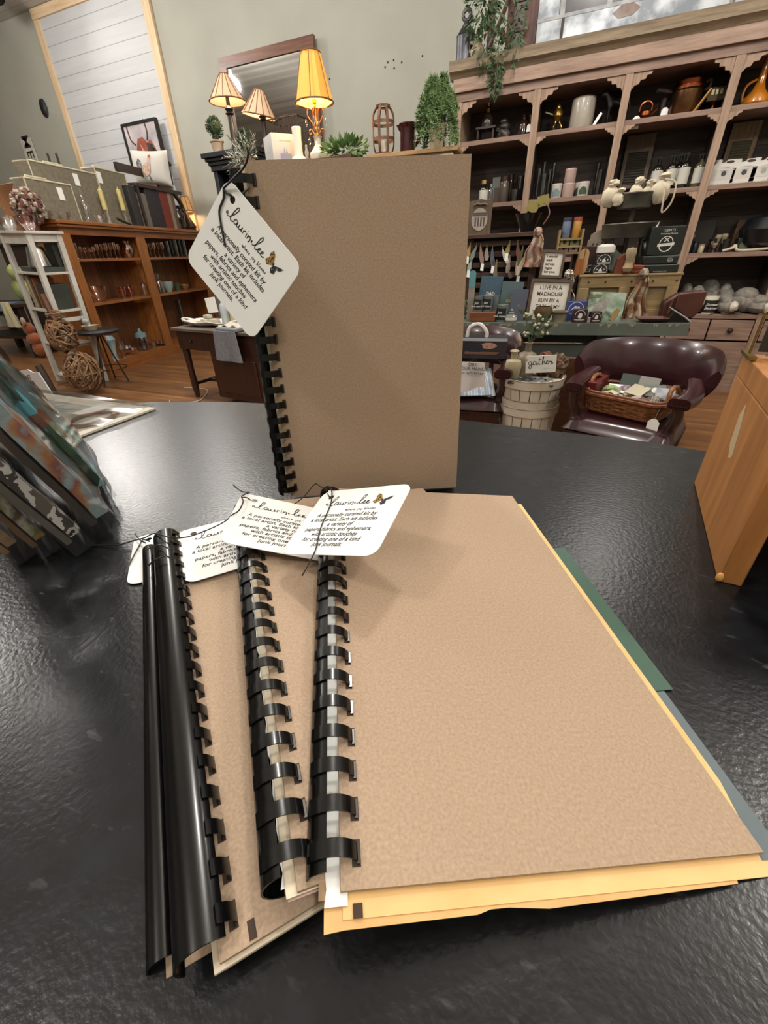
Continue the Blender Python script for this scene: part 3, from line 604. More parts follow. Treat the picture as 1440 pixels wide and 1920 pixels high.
def framed(name, label, cat, M, w, h, fw, art, fm, depth=0.025, group=None):
    """picture: frame of four mitred bars round a flat panel; M faces +z"""
    t = thing(name, label, cat, M=M, group=group)
    MB().box((-w / 2 + fw * .8, -h / 2 + fw * .8, 0), (w / 2 - fw * .8, h / 2 - fw * .8, depth * .6)).build('panel', art, t, smooth=False)
    b = MB()
    b.prism([(-w / 2, h / 2), (-w / 2 + fw, h / 2 - fw), (w / 2 - fw, h / 2 - fw), (w / 2, h / 2)][::-1], 0, depth); b.prism([(-w / 2, -h / 2), (-w / 2 + fw, -h / 2 + fw), (w / 2 - fw, -h / 2 + fw), (w / 2, -h / 2)], 0, depth)
    b.prism([(-w / 2, -h / 2), (-w / 2 + fw, -h / 2 + fw), (-w / 2 + fw, h / 2 - fw), (-w / 2, h / 2)][::-1], 0, depth); b.prism([(w / 2, -h / 2), (w / 2 - fw, -h / 2 + fw), (w / 2 - fw, h / 2 - fw), (w / 2, h / 2)], 0, depth)
    b.build('frame', fm, t, smooth=False); return t
def quad_frame(TL, TR, BL):
    """matrix with x along TL->TR, y up, z towards the viewer, at the centre, plus width and height"""
    TL, TR, BL = Vec(TL), Vec(TR), Vec(BL); x = TR - TL; w = x.length; x.normalize(); y = TL - BL; y = y - x * y.dot(x); h = y.length; y.normalize(); n = x.cross(y); c = TL + x * w / 2 - y * h / 2
    return Mat(((x.x, y.x, n.x, c.x), (x.y, y.y, n.y, c.y), (x.z, y.z, n.z, c.z), (0, 0, 0, 1))), w, h

# ================================================================ glass display case (left)
CP = Vec((-5.5316, 3.7141, 0)); CRZ = 1.8064; CM = T(CP, CRZ)
cw = wood('case_oak', '7d4a22', 'a0642f', 'z', 0.8, 0.45, coat=0.15); cwx = wood('case_oak_rail', '7a4620', '9c602d', 'x', 0.8, 0.45, coat=0.15)
cback = wood('case_back_boards', '5c3a22', '80522f', 'z', 0.5, 0.6, planks=0.21, pc='2e1a0e', pax='x')
t = thing('display_case', 'long oak display case full of glassware below the white panelled wall', 'display case', CP, CRZ)
CL_, CHT, CDP = 3.03, 1.70, 0.42
for x0, x1, nm in ((0, .13, 'side_post'), (1.29, 1.46, 'middle_post'), (CL_ - .15, CL_, 'side_post')): MB().box((x0, 0, 0), (x1, .03, CHT - .05)).build(nm, cw, t, bevel=.003)
MB().box((0, .03, 0), (.025, CDP, CHT - .05)).build('end_panel', cw, t); MB().box((CL_ - .025, .03, 0), (CL_, CDP, CHT - .05)).build('end_panel', cw, t)
MB().box((1.35, .03, .15), (1.40, CDP - .02, CHT - .05)).build('partition', cw, t)
MB().box((.025, CDP - .02, .02), (CL_ - .025, CDP, CHT - .05)).build('back_panel', cback, t, smooth=False)
for x0, x1 in ((.13, 1.29), (1.46, CL_ - .15)):
    for z in (.848, 1.335): MB().box((x0 - .1, .02, z - .03), (x1 - .005 if x0 < 1 else x1 + .1, CDP - .021, z)).build('shelf', cwx, t, bevel=.002)
    MB().box((x0, .002, CHT - .12), (x1, .028, CHT - .05)).build('top_rail', cwx, t)
    MB().box((x0 - .1, .03, .105), (x1 - .005 if x0 < 1 else x1 + .1, CDP - .021, .13)).build('bottom_board', cwx, t)
    MB().box((x0, .002, 0), (x1, .028, .13)).build('base_board', cwx, t)
b = MB(); b.box((-.05, -.05, CHT - .05), (CL_ + .05, CDP + .02, CHT - .02)); b.box((-.07, -.07, CHT - .02), (CL_ + .07, CDP + .03, CHT + .015)); b.build('top_board', cwx, t, bevel=.006)
ZT = CHT + .016
g1 = 'stemmed glasses on the upper case shelf'; g2 = 'tall tumblers on the upper case shelf'
for P in [(-5.7113, 3.9486, 1.336, 0.0458, 0.1647), (-5.7991, 4.0575, 1.336, 0.0535, 0.1293), (-5.7412, 4.0732, 1.336, 0.0534, 0.1215), (-5.857, 4.2127, 1.336, 0.055, 0.1256), (-5.7746, 4.2121, 1.336, 0.0546, 0.1283), (-5.8293, 4.3115, 1.336, 0.0626, 0.1596), (-5.9347, 4.4508, 1.336, 0.0572, 0.1643), (-5.8276, 4.433, 1.336, 0.0637, 0.1718), (-5.9469, 4.5874, 1.336, 0.0656, 0.1775), (-5.8651, 4.5893, 1.336, 0.0653, 0.1803), (-5.9836, 4.7399, 1.336, 0.0597, 0.1672)]:
    glassware('goblet', 'clear stemmed glass on the upper shelf of the left case bay', P, AMBERG, g1)
for P in [(-6.0211, 5.2389, 1.336, 0.0638, 0.1838), (-6.1459, 5.4159, 1.336, 0.0657, 0.1897), (-6.0628, 5.4125, 1.336, 0.0735, 0.1932), (-6.1925, 5.6102, 1.336, 0.0758, 0.1997), (-6.113, 5.6216, 1.336, 0.0756, 0.2036)]:
    glassware('goblet', 'clear stemmed glass on the upper shelf of the right case bay', P, AMBERG, 'stemmed glasses in the right case bay')
for P in [(-6.1458, 5.7585, 1.336, 0.0684, 0.2202), (-6.2528, 5.9471, 1.336, 0.0703, 0.2336), (-6.1974, 5.9733, 1.336, 0.0704, 0.2389), (-6.3067, 6.1713, 1.336, 0.0723, 0.2456), (-6.2557, 6.2162, 1.336, 0.0725, 0.2514)]:
    glassware('tumbler', 'tall clear tumbler on the upper shelf of the right case bay', P, GREYG, g2)
P = (-5.9506, 4.8594, 1.336, 0.1664, 0.2044)
t = thing('glass_pitcher', 'round glass pitcher beside the middle post on the upper case shelf', 'pitcher', P[:3]); r, h = P[3] / 2, P[4]
MB().lathe([(r * .6, 0), (r, h * .35), (r * .95, h * .6), (r * .6, h * .85), (r * .7, h), (r * .64, h), (r * .55, h * .85), (r * .9, h * .5), (r * .5, h * .06), (0, h * .06)]).build('body', AMBERG, t)
MB().tube([(-r * .6, 0, h * .9), (-r * 1.3, 0, h * .8), (-r * 1.4, 0, h * .5), (-r * .95, 0, h * .3)], r * .08, 6, smooth=4).build('handle', AMBERG, t)
glassware('bowl', 'wide pressed glass bowl on the middle shelf of the case', (-5.7719, 4.0725, 0.849, 0.2661, 0.1788), AMBERG, cat='bowl')
for i, P in enumerate([(-5.8429, 4.4966, 0.849, 0.1119, 0.1443), (-5.9814, 4.731, 0.849, 0.1242, 0.15)]): glassware('bowl', ['small pinkish glass dish right of the wide glass bowl', 'pinkish glass dish next to the middle post of the case'][i], P, glass('pink_glass', 'e6a88c', .05, .2), cat='dish', name='glass_dish')
bottle('glass_cruet', 'sparkling glass cruet left of the middle post of the case', (-5.9508, 4.9461, 0.849, 0.1115, 0.2677), CLEAR, CLEAR, neck=.35, cat='cruet', shoulder=.5)
bottle('glass_cruet', 'sparkling glass cruet right of the middle post of the case', (-6.0385, 5.3116, 0.849, 0.1339, 0.2734), CLEAR, CLEAR, neck=.4, cat='cruet', shoulder=.55)
glassware('bowl', 'pale blue glass dish on the middle shelf of the right bay', (-6.1307, 5.5668, 0.849, 0.1734, 0.1503), mat('pale_blue_glass', '8fa3a0', .15), cat='dish', name='glass_dish')
glassware('bowl', 'small amber bowl on the middle shelf near the hanging tag', (-6.2382, 6.0148, 0.849, 0.1559, 0.0848), mat('amber_bowl', '8a6238', .2, coat=.5), cat='bowl', name='amber_bowl')
glassware('tumbler', 'dark green votive glass on the middle shelf of the right bay', (-6.1865, 5.7995, 0.849, 0.0982, 0.1216), mat('dark_green_glass', '3c4a36', .15, coat=.5))
# bottom shelf
P = (-5.6941, 3.9628, 0.13, 0.1611, 0.3132)
solo('glass_vase', 'blue and clear swirled glass vase at the left of the bottom case shelf', 'vase', MB().lathe([(P[3] * .3, 0), (P[3] * .22, P[4] * .2), (P[3] * .3, P[4] * .5), (P[3] * .5, P[4] * .85), (P[3] * .34, P[4]), (P[3] * .3, P[4] * .96), (P[3] * .2, P[4] * .5), (0, P[4] * .1)], n=16), mat('blue_swirl_glass', '5f838c', .1, c2='b8c4c0', scale=6, coat=.6), P[:3])
P = (-5.9042, 4.6235, 0.13, 0.1617, 0.3056)
t = thing('apothecary_jar', 'tall glass jar with a blue rim and metal finial on the bottom case shelf', 'jar', P[:3]); r, h = P[3] / 2, P[4]
MB().lathe([(r * .8, 0), (r, h * .1), (r, h * .62), (r * .85, h * .68)]).build('body', GREYG, t); MB().lathe([(r * 1.02, h * .62), (r * .95, h * .78), (r * .3, h * .88), (r * .2, h), (0, h)]).build('lid', mat('blue_grey_lid', '6c858a', .25), t)
for i, P in enumerate([(-5.7338, 4.1281, 0.13, 0.1051, 0.2161), (-5.8847, 4.3282, 0.13, 0.1322, 0.1183), (-5.7836, 4.3356, 0.13, 0.1006, 0.0916)]): glassware('goblet', ['clear goblet beside the blue swirled vase', 'clear goblet second from the blue swirled vase', 'reddish goblet left of the tall lidded jar'][i], P, AMBERG if i == 2 else CLEAR)
for i, P in enumerate([(-5.9161, 4.8016, 0.13, 0.0909, 0.0953), (-6.0458, 4.9992, 0.13, 0.0938, 0.0893), (-5.9666, 5.012, 0.13, 0.085, 0.0898)]): glassware('tumbler', 'clear tumbler at the right end of the bottom case shelf', P, CLEAR, 'tumblers at the right of the bottom case shelf')
glassware('tumbler', 'tall clear cylinder vase in the lower right case bay', (-6.2295, 5.7643, 0.13, 0.0844, 0.5871), GREYG, cat='vase', name='cylinder_vase')

# ---------------------------------------------------------------- on top of the case
linen = mat('olive_linen', '6a6353', .85, c2='7c7564', scale=26, bump=.1, bscale=200); linen_edge = mat('linen_piping', 'b6ad92', .7)
def linen_box(label, x0, x1, d0, d1, h, hx, tx):
    t = thing('linen_box', label, 'box', CM @ Vec((x0, d0, ZT)), CRZ); w = x1 - x0
    MB().box((0, 0, 0), (w, d1 - d0, h)).build('body', linen, t, bevel=.006)
    b = MB(); b.tube([(0, 0, h), (w, 0, h), (w, d1 - d0, h), (0, d1 - d0, h)], .009, 6, closed=True); b.tube([(0, 0, 0), (0, 0, h)], .007, 6); b.tube([(w, 0, 0), (w, 0, h)], .007, 6); b.build('piping', linen_edge, t)
    MB().tube([(hx - .15, .1, h + .005), (hx - .13, .1, h + .035), (hx + .13, .1, h + .035), (hx + .15, .1, h + .005)], .012, 6).build('handle', linen_edge, t)
    MB().cb((tx, -.004, h - .10), (.075, .004, .12)).build('price_tag', WHITEP, t, smooth=False)
linen_box('smaller olive linen box with a white ticket, in front of the larger one', -0.2253, 0.3851, .0, .16, 0.3529, .26, .42)
linen_box('larger olive linen box with a white ticket, behind the smaller one', 0.0862, 1.0695, .17, .36, 0.5513, .45, .62)
linen_box('olive linen box at the right of the larger one, candles before it', 1.0793, 1.6407, .17, .36, 0.6237, .25, .04)
wax = mat('yellow_wax', 'c8b878', .45, c2='b3a25c', scale=20)
for i, P in enumerate([(-5.8037, 4.5905, 1.717, 0.0419, 0.3984), (-5.885, 4.9289, 1.717, 0.0441, 0.4354)]):
    t = thing('candlestick', ['yellow taper candle in a glass holder, left of the pair', 'yellow taper candle in a glass holder, right of the pair'][i], 'candlestick', P[:3]); h = P[4]
    MB().lathe([(.05, 0), (.045, .02), (.014, .06), (.018, h * .3), (.03, h * .38), (.02, h * .42)], n=14).build('glass_holder', CLEAR, t); MB().lathe([(.03, h * .4), (.028, h * .92), (.008, h * .95), (.006, h)], n=12).build('candle', wax, t)
bottle('glass_decanter', 'slim clear decanter in front of the linen boxes', (-5.7098, 4.2423, 1.717, 0.0856, 0.3493), CLEAR, CLEAR, neck=.3, cat='decanter', shoulder=.45)
for i, P in enumerate([(-5.4711, 3.5908, 1.717, 0.1397, 0.0726), (-5.5266, 3.8218, 1.717, 0.1459, 0.074), (-5.6933, 4.3876, 1.717, 0.1479, 0.0922)]): glassware('bowl', ['clear glass bowl at the left end of the case top', 'clear glass bowl second from the left on the case top', 'clear glass bowl before the candles on the case top'][i], P, CLEAR, cat='bowl')
p = CM @ Vec((1.1312, .0, ZT + .015))
solo('snuffer', 'black candle snuffer lying before the right hand candle', 'snuffer', MB().tube([(-.12, 0, .05), (0, 0, .02), (.12, 0, 0)], .016, 8, smooth=3), IRON, p, CRZ)
for i, (u, hsp) in enumerate(((0.6544, 2.4239), (0.7893, 2.4449))): solo('iron_spike', ['thin black iron candle spike behind the linen boxes, left one', 'thin black iron candle spike behind the linen boxes, right one'][i], 'candle spike', MB().cyl((0, 0, .01), (0, 0, hsp - ZT), .012).cyl((0, 0, 0), (0, 0, .012), .05), IRON, CM @ Vec((u, .40, ZT)))
# dark little bench with the rooster pillow
dk = wood('dark_walnut', '1f1410', '33221a', 'x', .8, .45, coat=.2)
SX = 1.6814; SX2 = 2.984; SZ = 0.5346; SW = SX2 - SX
BR = CRZ
t = thing('dark_bench', 'small dark wooden bench on the case carrying the rooster cushion', 'bench', CM @ Vec((SX, .06, ZT)), BR)
MB().box((0, 0, SZ - .05), (SW * .86, .34, SZ)).build('seat', dk, t, bevel=.008)
MB().box((SW * .1, .31, SZ), (SW * .1 + .05, .36, SZ + .26)).build('back_post', dk, t); MB().box((SW * .80, .31, 0), (SW * .86, .36, SZ + .62)).build('back_post', dk, t)
MB().box((SW * .1, .315, SZ + .16), (SW * .84, .35, SZ + .26)).build('back_rail', dk, t)
for y in (.0, .30): MB().tube([(SW * .70, y + .03, SZ - .03), (SW * .82, y + .03, SZ - .16), (SW * .88, y + .03, SZ - .38), (SW * .92, y + .03, .02)], .032, 8, smooth=4).build('curved_leg', dk, t)
MB().box((0, .28, 0), (.04, .34, SZ - .05)).build('leg', dk, t); MB().box((0, .0, 0), (.04, .06, SZ - .05)).build('leg', dk, t)
MB().prism([(SW * .86, SZ + .58), (SW * 1.22, SZ + .40), (SW * 1.22, SZ + .37), (SW * .86, SZ + .54)][::-1], -.36, -.30, UP).build('slanted_arm', dk, t)
MB().prism(rrect(SW * .26, .32, .04, cx=SW * 1.0, cy=SZ + .29), -.345, -.32, UP).build('slate_panel', mat('slate', '343c3b', .6), t)
Mq, w, h = quad_frame((-6.6955, 6.02, 2.7671), (-5.9489, 6.02, 2.6929), (-6.7448, 6.02, 2.3383))
t = thing('rooster_cushion', 'white cushion with a rooster picture on the dark bench', 'cushion', M=Mq)
def pillow(u, v, k=1):
    x, y = u * 2 - 1, v * 2 - 1; e = (1 - abs(x) ** 3) * (1 - abs(y) ** 3); pin = 1 - .09 * (1 - x * x) * 0 - .07 * (1 - abs(y) ** 2) * abs(x) ** 4; pin2 = 1 - .07 * (1 - abs(x) ** 2) * abs(y) ** 4
    return (x * w / 2 * pin, y * h / 2 * pin2, k * .09 * max(0, e) ** .6)
b = MB(); b.grid(18, 18, lambda u, v: pillow(u, v, 1)); b.grid(18, 18, lambda u, v: pillow(1 - u, v, -1)); b.build('cushion', mat('white_linen', 'bdb9b0', .85, bump=.08, bscale=200), t)
b = MB(); S_ = h * .094
def onp(pts): return [(x * S_, y * S_) for x, y in pts]
def decal(b, pts, dz=0):
    n = len(pts); c = Vec((sum(p[0] for p in pts) / n, sum(p[1] for p in pts) / n, 0))
    zf = lambda x, y: pillow((x / w) + .5, (y / h) + .5)[2] + .008 + dz
    ring = [[(c.x + (p[0] - c.x) * k, c.y + (p[1] - c.y) * k) for p in pts] for k in (1, .66, .33)]
    vs = [(x, y, zf(x, y)) for rg in ring for x, y in rg] + [(c.x, c.y, zf(c.x, c.y))]
    fs = [[k * n + i, k * n + (i + 1) % n, (k + 1) * n + (i + 1) % n, (k + 1) * n + i] for k in range(2) for i in range(n)] + [[2 * n + i, 2 * n + (i + 1) % n, 3 * n] for i in range(n)]
    b.add(vs, fs)
decal(b, onp([(-2, -1.6), (-1, -2.6), (.6, -2.4), (1.8, -1.2), (2.2, 1), (2.3, 2.8), (1.5, 3.2), (.9, 1.6), (-.6, 1.0), (-1.8, .2)]))
b.cur = 1; decal(b, onp([(-2, .2), (-2.6, 2.0), (-3.6, 2.6), (-4.6, 1.6), (-4.8, 0), (-4.2, .8), (-3.8, -.6), (-3.2, .2), (-2.6, -1.0)]))
for lx in (.4, .9): b.cur = 1; decal(b, onp([(lx, -2.4), (lx + .2, -2.4), (lx + .5, -4.6), (lx + .1, -4.6)]))
b.cur = 2; decal(b, onp([(1.4, 3.1), (1.5, 3.8), (1.9, 3.5), (2.2, 3.9), (2.5, 3.3), (2.6, 2.6), (2.2, 2.9)]), .002)
b.build('rooster_print', [mat('rooster_body', 'a3775f', .8, c2='c9b4a2', scale=40), mat('rooster_tail', '3c3a40', .8, c2='8b8a8e', scale=30), mat('rooster_comb', 'a8443a', .8)], t)
# framed cow
Mq, w, h = quad_frame((-7.3621, 6.62, 3.2316), (-6.59, 6.62, 3.2336), (-7.378, 6.62, 2.6424))
t = framed('cow_picture', 'dark framed picture of a red cow leaning on the white panelled wall', 'picture', Mq, w, h, .03, mat('misty_art', '8f8b90', .6, c2='c3b8b6', scale=3), mat('black_frame', '1d1b1e', .4), .06)
b = MB(); s = w / 8.4
b.prism([(x * s, y * s) for x, y in [(-2, -6), (-2.2, -2.4), (-1.9, -.4), (-1.2, .9), (.1, 1.1), (.9, .2), (1.8, .6), (2.6, -.6), (2.8, -6)]], .036, .04)
b.cur = 1; b.tube([(-1.9 * s, .2 * s, .042), (-2.8 * s, 1 * s, .042), (-3.1 * s, 3.2 * s, .042)], .011, 5, smooth=3); b.tube([(1.1 * s, .5 * s, .042), (1.5 * s, 1.6 * s, .042), (1.3 * s, 3.3 * s, .042)], .011, 5, smooth=3)
b.cur = 2; b.prism([(-.8 * s, .3 * s), (-.2 * s, -3 * s), (.3 * s, -1.4 * s)], .04, .043); b.build('cow', [mat('red_cow', '7d3b2c', .7, c2='94513c', scale=8), mat('horn', '4a3d38', .7), mat('pale_blaze', 'b98d7c', .7)], t)
# books under the bench
bx0 = 1.5138
x = bx0; BKS = [(.10, .62, '2c2a2a', 'thick charcoal book, leftmost under the dark bench'), (.13, .44, '6d665e', 'grey book with a mottled spine under the dark bench'), (.12, .66, '27242a', 'tall black book under the dark bench'), (.10, .66, '2a2030', 'tall dark plum book under the dark bench'), (.13, .68, '7a2c22', 'tall red book under the dark bench'), (.05, .60, '8d7f70', 'thin grey tan book right of the red one'), (.06, .60, '6a5546', 'thin brown book right of the thin grey one')]
for w_, h_, c, lb in BKS:
    k = (SX + SW * .74 - bx0) / .72; ww = w_ * k; hh = min(h_, SZ / .72 * .70) * .94 if h_ > .5 else h_ * .94
    t = thing('book', lb, 'book', CM @ Vec((x, .09, ZT)), CRZ, 'books under the dark bench')
    MB().box((0, 0, 0), (ww - .004, .19, hh)).build('cover', mat('book_' + c, c, .55), t, bevel=.004); MB().box((.006, .004, hh - .006), (ww - .010, .188, hh + .002)).build('pages', CREAM, t); x += ww
P = (-6.2687, 6.27, 1.717, 0.1953, 0.3354); r, h = P[3] / 2, P[4]
t = thing('two_handled_jug', 'dark glazed two handled jug beside the small lamp on the case', 'jug', P[:3])
MB().lathe([(r * .55, 0), (r * .9, h * .35), (r, h * .6), (r * .6, h * .8), (r * .55, h * .9), (r * .7, h), (r * .5, h)]).build('body', mat('dark_glaze', '1f1712', .2, coat=.5), t)
for s in (-1, 1): MB().tube([(s * r * .6, 0, h * .88), (s * r * 1.3, 0, h * .85), (s * r * 1.25, 0, h * .6), (s * r * .9, 0, h * .5)], r * .1, 6, smooth=4).build('handle', mat('dark_glaze', ''), t)
def lamp(label, loc, h, r0, r1, sh, basef, shade, glow, facets=24, trim=None, rz=0, name='table_lamp', tilt=0, power=4):
    """table lamp: base, shade as a thin shell, bulb and its light"""
    t = thing(name, label, 'lamp', loc, rz); basef(t)
    Ms = Mat.Translation((0, 0, h)) @ Mat.Rotation(tilt, 4, 'Y') @ Mat.Translation((0, 0, -h))
    MB().lathe([(r1, h - sh), (r0, h), (r0 - .004, h), (r1 - .004, h - sh)], Ms, facets, cap=False).build('lamp_shade', shade, t, smooth=facets > 10)
    if trim:
        b = MB()
        for k in range(trim[1]): a = 2 * PI * (k + .5) / trim[1]; b.tube([Ms @ Vec(((r1 + .002) * math.cos(a), (r1 + .002) * math.sin(a), h - sh)), Ms @ Vec(((r0 + .002) * math.cos(a), (r0 + .002) * math.sin(a), h))], .004, 4)
        for rr, zz in ((r1, h - sh), (r0, h)): b.tube([Ms @ Vec(((rr + .001) * math.cos(a * PI / 12), (rr + .001) * math.sin(a * PI / 12), zz)) for a in range(24)], .007 if zz < h else .004, 5, closed=True)
        b.build('shade_trim', trim[0], t)
    b = MB(); b.ball(Ms @ Vec((0, 0, h - sh * .55)), (.028, .028, .042)); b.build('bulb', mat('lit_bulb', 'fff0c8', .4, emit='ffd890', es=9), t)
    if power:
        l = bpy.data.lights.new('bulb_light', 'POINT'); l.energy = power; l.color = glow; l.shadow_soft_size = .04; o = bpy.data.objects.new('bulb_light', l); COL.objects.link(o); o.parent = t; o.location = Ms @ Vec((0, 0, h - sh * .8))
    return t
def shade_mat(name, c, e, es, rough=.8):
    m, nt, b = base(name); b.inputs['Base Color'].default_value = lin(c); b.inputs['Roughness'].default_value = rough
    b.inputs['Emission Color'].default_value = lin(e); b.inputs['Emission Strength'].default_value = es; return m
P = (-6.3323, 6.5351, 1.717, 0.2018, 0.48)
def small_base(t, h=P[4]):
    MB().lathe([(.10, 0), (.09, .03), (.11, .06), (.05, .16), (.02, .22), (.015, h * .8)], n=16).build('lamp_base', IRON, t)
lamp('small lamp with a beige shade at the right end of the case', P[:3], P[4], .06, P[3] * .55, P[4] * .42, small_base, shade_mat('beige_shade', 'b08458', 'c08a50', .5), (1, .7, .35), trim=(mat('shade_rib', '6a4a2c', .7), 6), power=14)

# ---------------------------------------------------------------- on the wall at the far left
Mq, w, h = quad_frame((-10.2337, 6.73, 3.3606), (-9.9187, 6.73, 3.3659), (-10.3281, 6.73, 2.5564))
t = thing('wooden_sign', 'tall white wooden sign with black letters on the wall at far left', 'sign', M=Mq)
MB().box((-w / 2, -h / 2, 0), (w / 2, h / 2, .015)).build('board', mat('sign_white', 'cfcabd', .7, c2='b9b3a4', scale=9), t)
text('MER', w * .85, INK, t, Mat.Translation((0, h * .24, .0155)) @ Mat.Rotation(-PI / 2, 4, 'Z'), bold=.002, space=1.1)
P = (-9.2963, 6.745, 3.7025); solo('wall_vent', 'dark oval vent hole in the green wall left of the panelled bay', 'vent', MB().lathe([(1, 0), (.95, .02)], n=24), mat('vent_dark', '2a2c30', .6), M=None, loc=P).scale = (.085, .13, 1)
bpy.data.objects['wall_vent'].rotation_euler = (PI / 2, 0, 0)
# iron hooks etc. belong to the case; next the white tower shelf
TP_ = Vec((-5.8862, 3.2005, 0)); TRZ = rad(-5); tlt = rad(3)
TM = T(TP_ + Vec((.05, 0, 0)), TRZ) @ Mat.Rotation(tlt, 4, 'Y') @ Mat.Translation((0, 0, .03))
t = thing('white_shelf_tower', 'narrow white open shelf tower at the left, leaning a little', 'shelf', M=TM)
wp = mat('white_gloss_paint', 'c9c7c0', .4, c2='b6b3aa', scale=4); TW_, TD_ = .54, .34
for x in (0, TW_ - .05):
    for y in (0, TD_ - .05): MB().box((x, y, 0), (x + .05, y + .05, 1.56)).build('post', wp, t, bevel=.003)
TZ = [.10, .47, .84, 1.21]
for z in TZ: MB().box((.01, .01, z - .022), (TW_ - .01, TD_ - .01, z)).build('shelf', wp, t, bevel=.002)
for y in (.012, TD_ - .028): MB().box((.05, y, 1.47), (TW_ - .05, y + .016, 1.56)).build('apron', wp, t)
for x in (.012, TW_ - .028): MB().box((x, .05, 1.49), (x + .016, TD_ - .05, 1.56)).build('apron', wp, t)
for z in (.56, .72): MB().box((TW_ - .028, .05, z), (TW_ - .012, TD_ - .05, z + .04)).build('side_rail', wp, t)
MB().box((-.02, -.02, 1.56), (TW_ + .02, TD_ + .02, 1.585)).build('top_board', wp, t, bevel=.003)
def on_tower(x, y, z): return TM @ Vec((x, y, z))
t = thing('metal_bucket', 'shiny flared metal bucket upside down on the white tower', 'bucket', M=TM @ T((.36, .12, 1.255)))
MB().lathe([(.105, 0), (.112, .012), (.08, .17), (.072, .19), (0, .19)]).build('body', STEEL, t); MB().tube([(-.08, 0, .17), (-.04, -.03, .21), (.04, -.03, .21), (.08, 0, .17)], .004, 5, smooth=4).build('handle', STEEL, t)
solo('slate_crate', 'low dark grey crate under the shiny bucket', 'crate', MB().box((0, 0, 0), (.42, .24, .042)), mat('slate_grey_box', '3a3d3b', .6), M=TM @ T((.07, .05, 1.2115)), bevel=.004)
solo('dark_tin', 'dark square tin on the upper level of the white tower, right of the bucket', 'tin', MB().box((0, 0, 0), (.16, .06, .22)), mat('dark_tin_metal', '3a3a36', .4, .3), M=TM @ T((.30, .25, 1.255)), bevel=.006)
for i, (x, c, h, w_) in enumerate([(.06, '9a8a6c', .33, .025), (.10, 'b7a98c', .32, .02), (.14, '5b4a3a', .33, .03), (.20, '8a5a40', .30, .025)]):
    solo('leaning_book', ['tan frame leaning at the left of the second tower level', 'pale frame leaning second from the left on the second tower level', 'brown frame leaning third from the left on the second tower level', 'rust coloured frame leaning against the dark green box'][i], 'frame', MB().box((0, 0, 0), (w_, .22, h)), mat('bk_' + c, c, .6), M=TM @ T((x, .06, .846)) @ Mat.Rotation(rad(-4), 4, 'Y'), bevel=.003)
solo('green_box', 'dark green box on the second level of the white tower', 'box', MB().box((0, 0, 0), (.22, .22, .25)), mat('dark_green_box', '2c322a', .6, c2='3a4036', scale=6), M=TM @ T((.26, .05, .841)), bevel=.006)
t = thing('figurine_lamp', 'dark carved figure with a white ticket on the third level of the white tower', 'figurine', M=TM @ T((.27, .14, .471)))
MB().lathe([(.09, 0), (.08, .03), (.03, .06), (.05, .14), (.06, .2), (.03, .26), (.04, .29), (.0, .32)]).build('figure', mat('carved_brown', '3a261a', .5, c2='6a4a36', scale=12), t); price_tag(t, (-.09, -.06, .33), .04)
t = thing('plush_toy', 'small pink plush rabbit sitting at the edge of the white tower', 'toy', M=TM @ T((.44, .06, .471)))
b = MB(); b.ball((0, 0, .05), (.045, .04, .055)); b.ball((0, -.005, .12), (.035, .033, .035)); b.build('body', mat('pink_plush', 'b98a86', .9, sheen=.4), t)
for s in (-1, 1): MB().ball((s * .018, 0, .17), (.011, .008, .035)).build('ear', mat('pink_plush', ''), t)
t = thing('hen_figurine', 'white ceramic hen with a red comb on the lowest tower shelf', 'figurine', M=TM @ T((.30, .14, .101)))
b = MB(); b.ball((0, 0, .085), (.12, .08, .085)); b.ball((-.09, 0, .17), (.04, .036, .05)); b.ball((.11, 0, .15), (.035, .03, .06)); b.build('body', mat('ivory_ceramic', 'bfb398', .35, c2='a89a7c', scale=10), t)
MB().ball((-.10, 0, .225), (.035, .012, .022)).build('comb', mat('red_comb', '8a2222', .5), t)
# top of the tower: flowers, crystal
t = thing('flower_arrangement', 'faded mauve and cream flower bunch standing behind the white tower top', 'flowers', on_tower(.12, .30, 1.586))
MB().lathe(pot_profile(.08, .12)).build('pot', mat('brown_pot', '6a4230', .6), t)
b = MB()
for i in range(150):
    d = Vec((rnd.gauss(0, 1), rnd.gauss(0, 1), rnd.gauss(0, 1))).normalized(); p = Vec((.05 + d.x * .17, d.y * .11, .22 + d.z * .15)); b.cur = rnd.randrange(3); b.ball(p, rnd.uniform(.014, .034), n=7, m=5, jit=.5)
b.build('blossoms', [mat('mauve_petal', '653c38', .8), mat('cream_petal', 'a89b88', .8), mat('dusty_petal', '77594f', .8)], t)['kind'] = 'stuff'
solo('burlap_bag', 'brown burlap sack behind the flowers at the left edge', 'sack', MB().grid(10, 10, lambda u, v: (-.25 + .5 * u + .02 * math.sin(v * 7), .06 * math.sin(u * PI) * math.sin(v * 3), .42 * v), th=.03), mat('burlap', '7d5434', .9, c2='8f6542', scale=60), on_tower(-.20, .36, 1.60))
for i, P in enumerate([(.02, .06, .2), (.36, .08, .17)]): glassware('bowl', ['crystal dish with flowers at the left of the white tower top', 'small pink tinted crystal bowl on the white tower top'][i], (*on_tower(P[0] + .03, P[1] + .05, 1.586), P[2], .13), [CLEAR, glass('pink_crystal', 'e8cfcb', .05, .2)][i], cat='bowl')
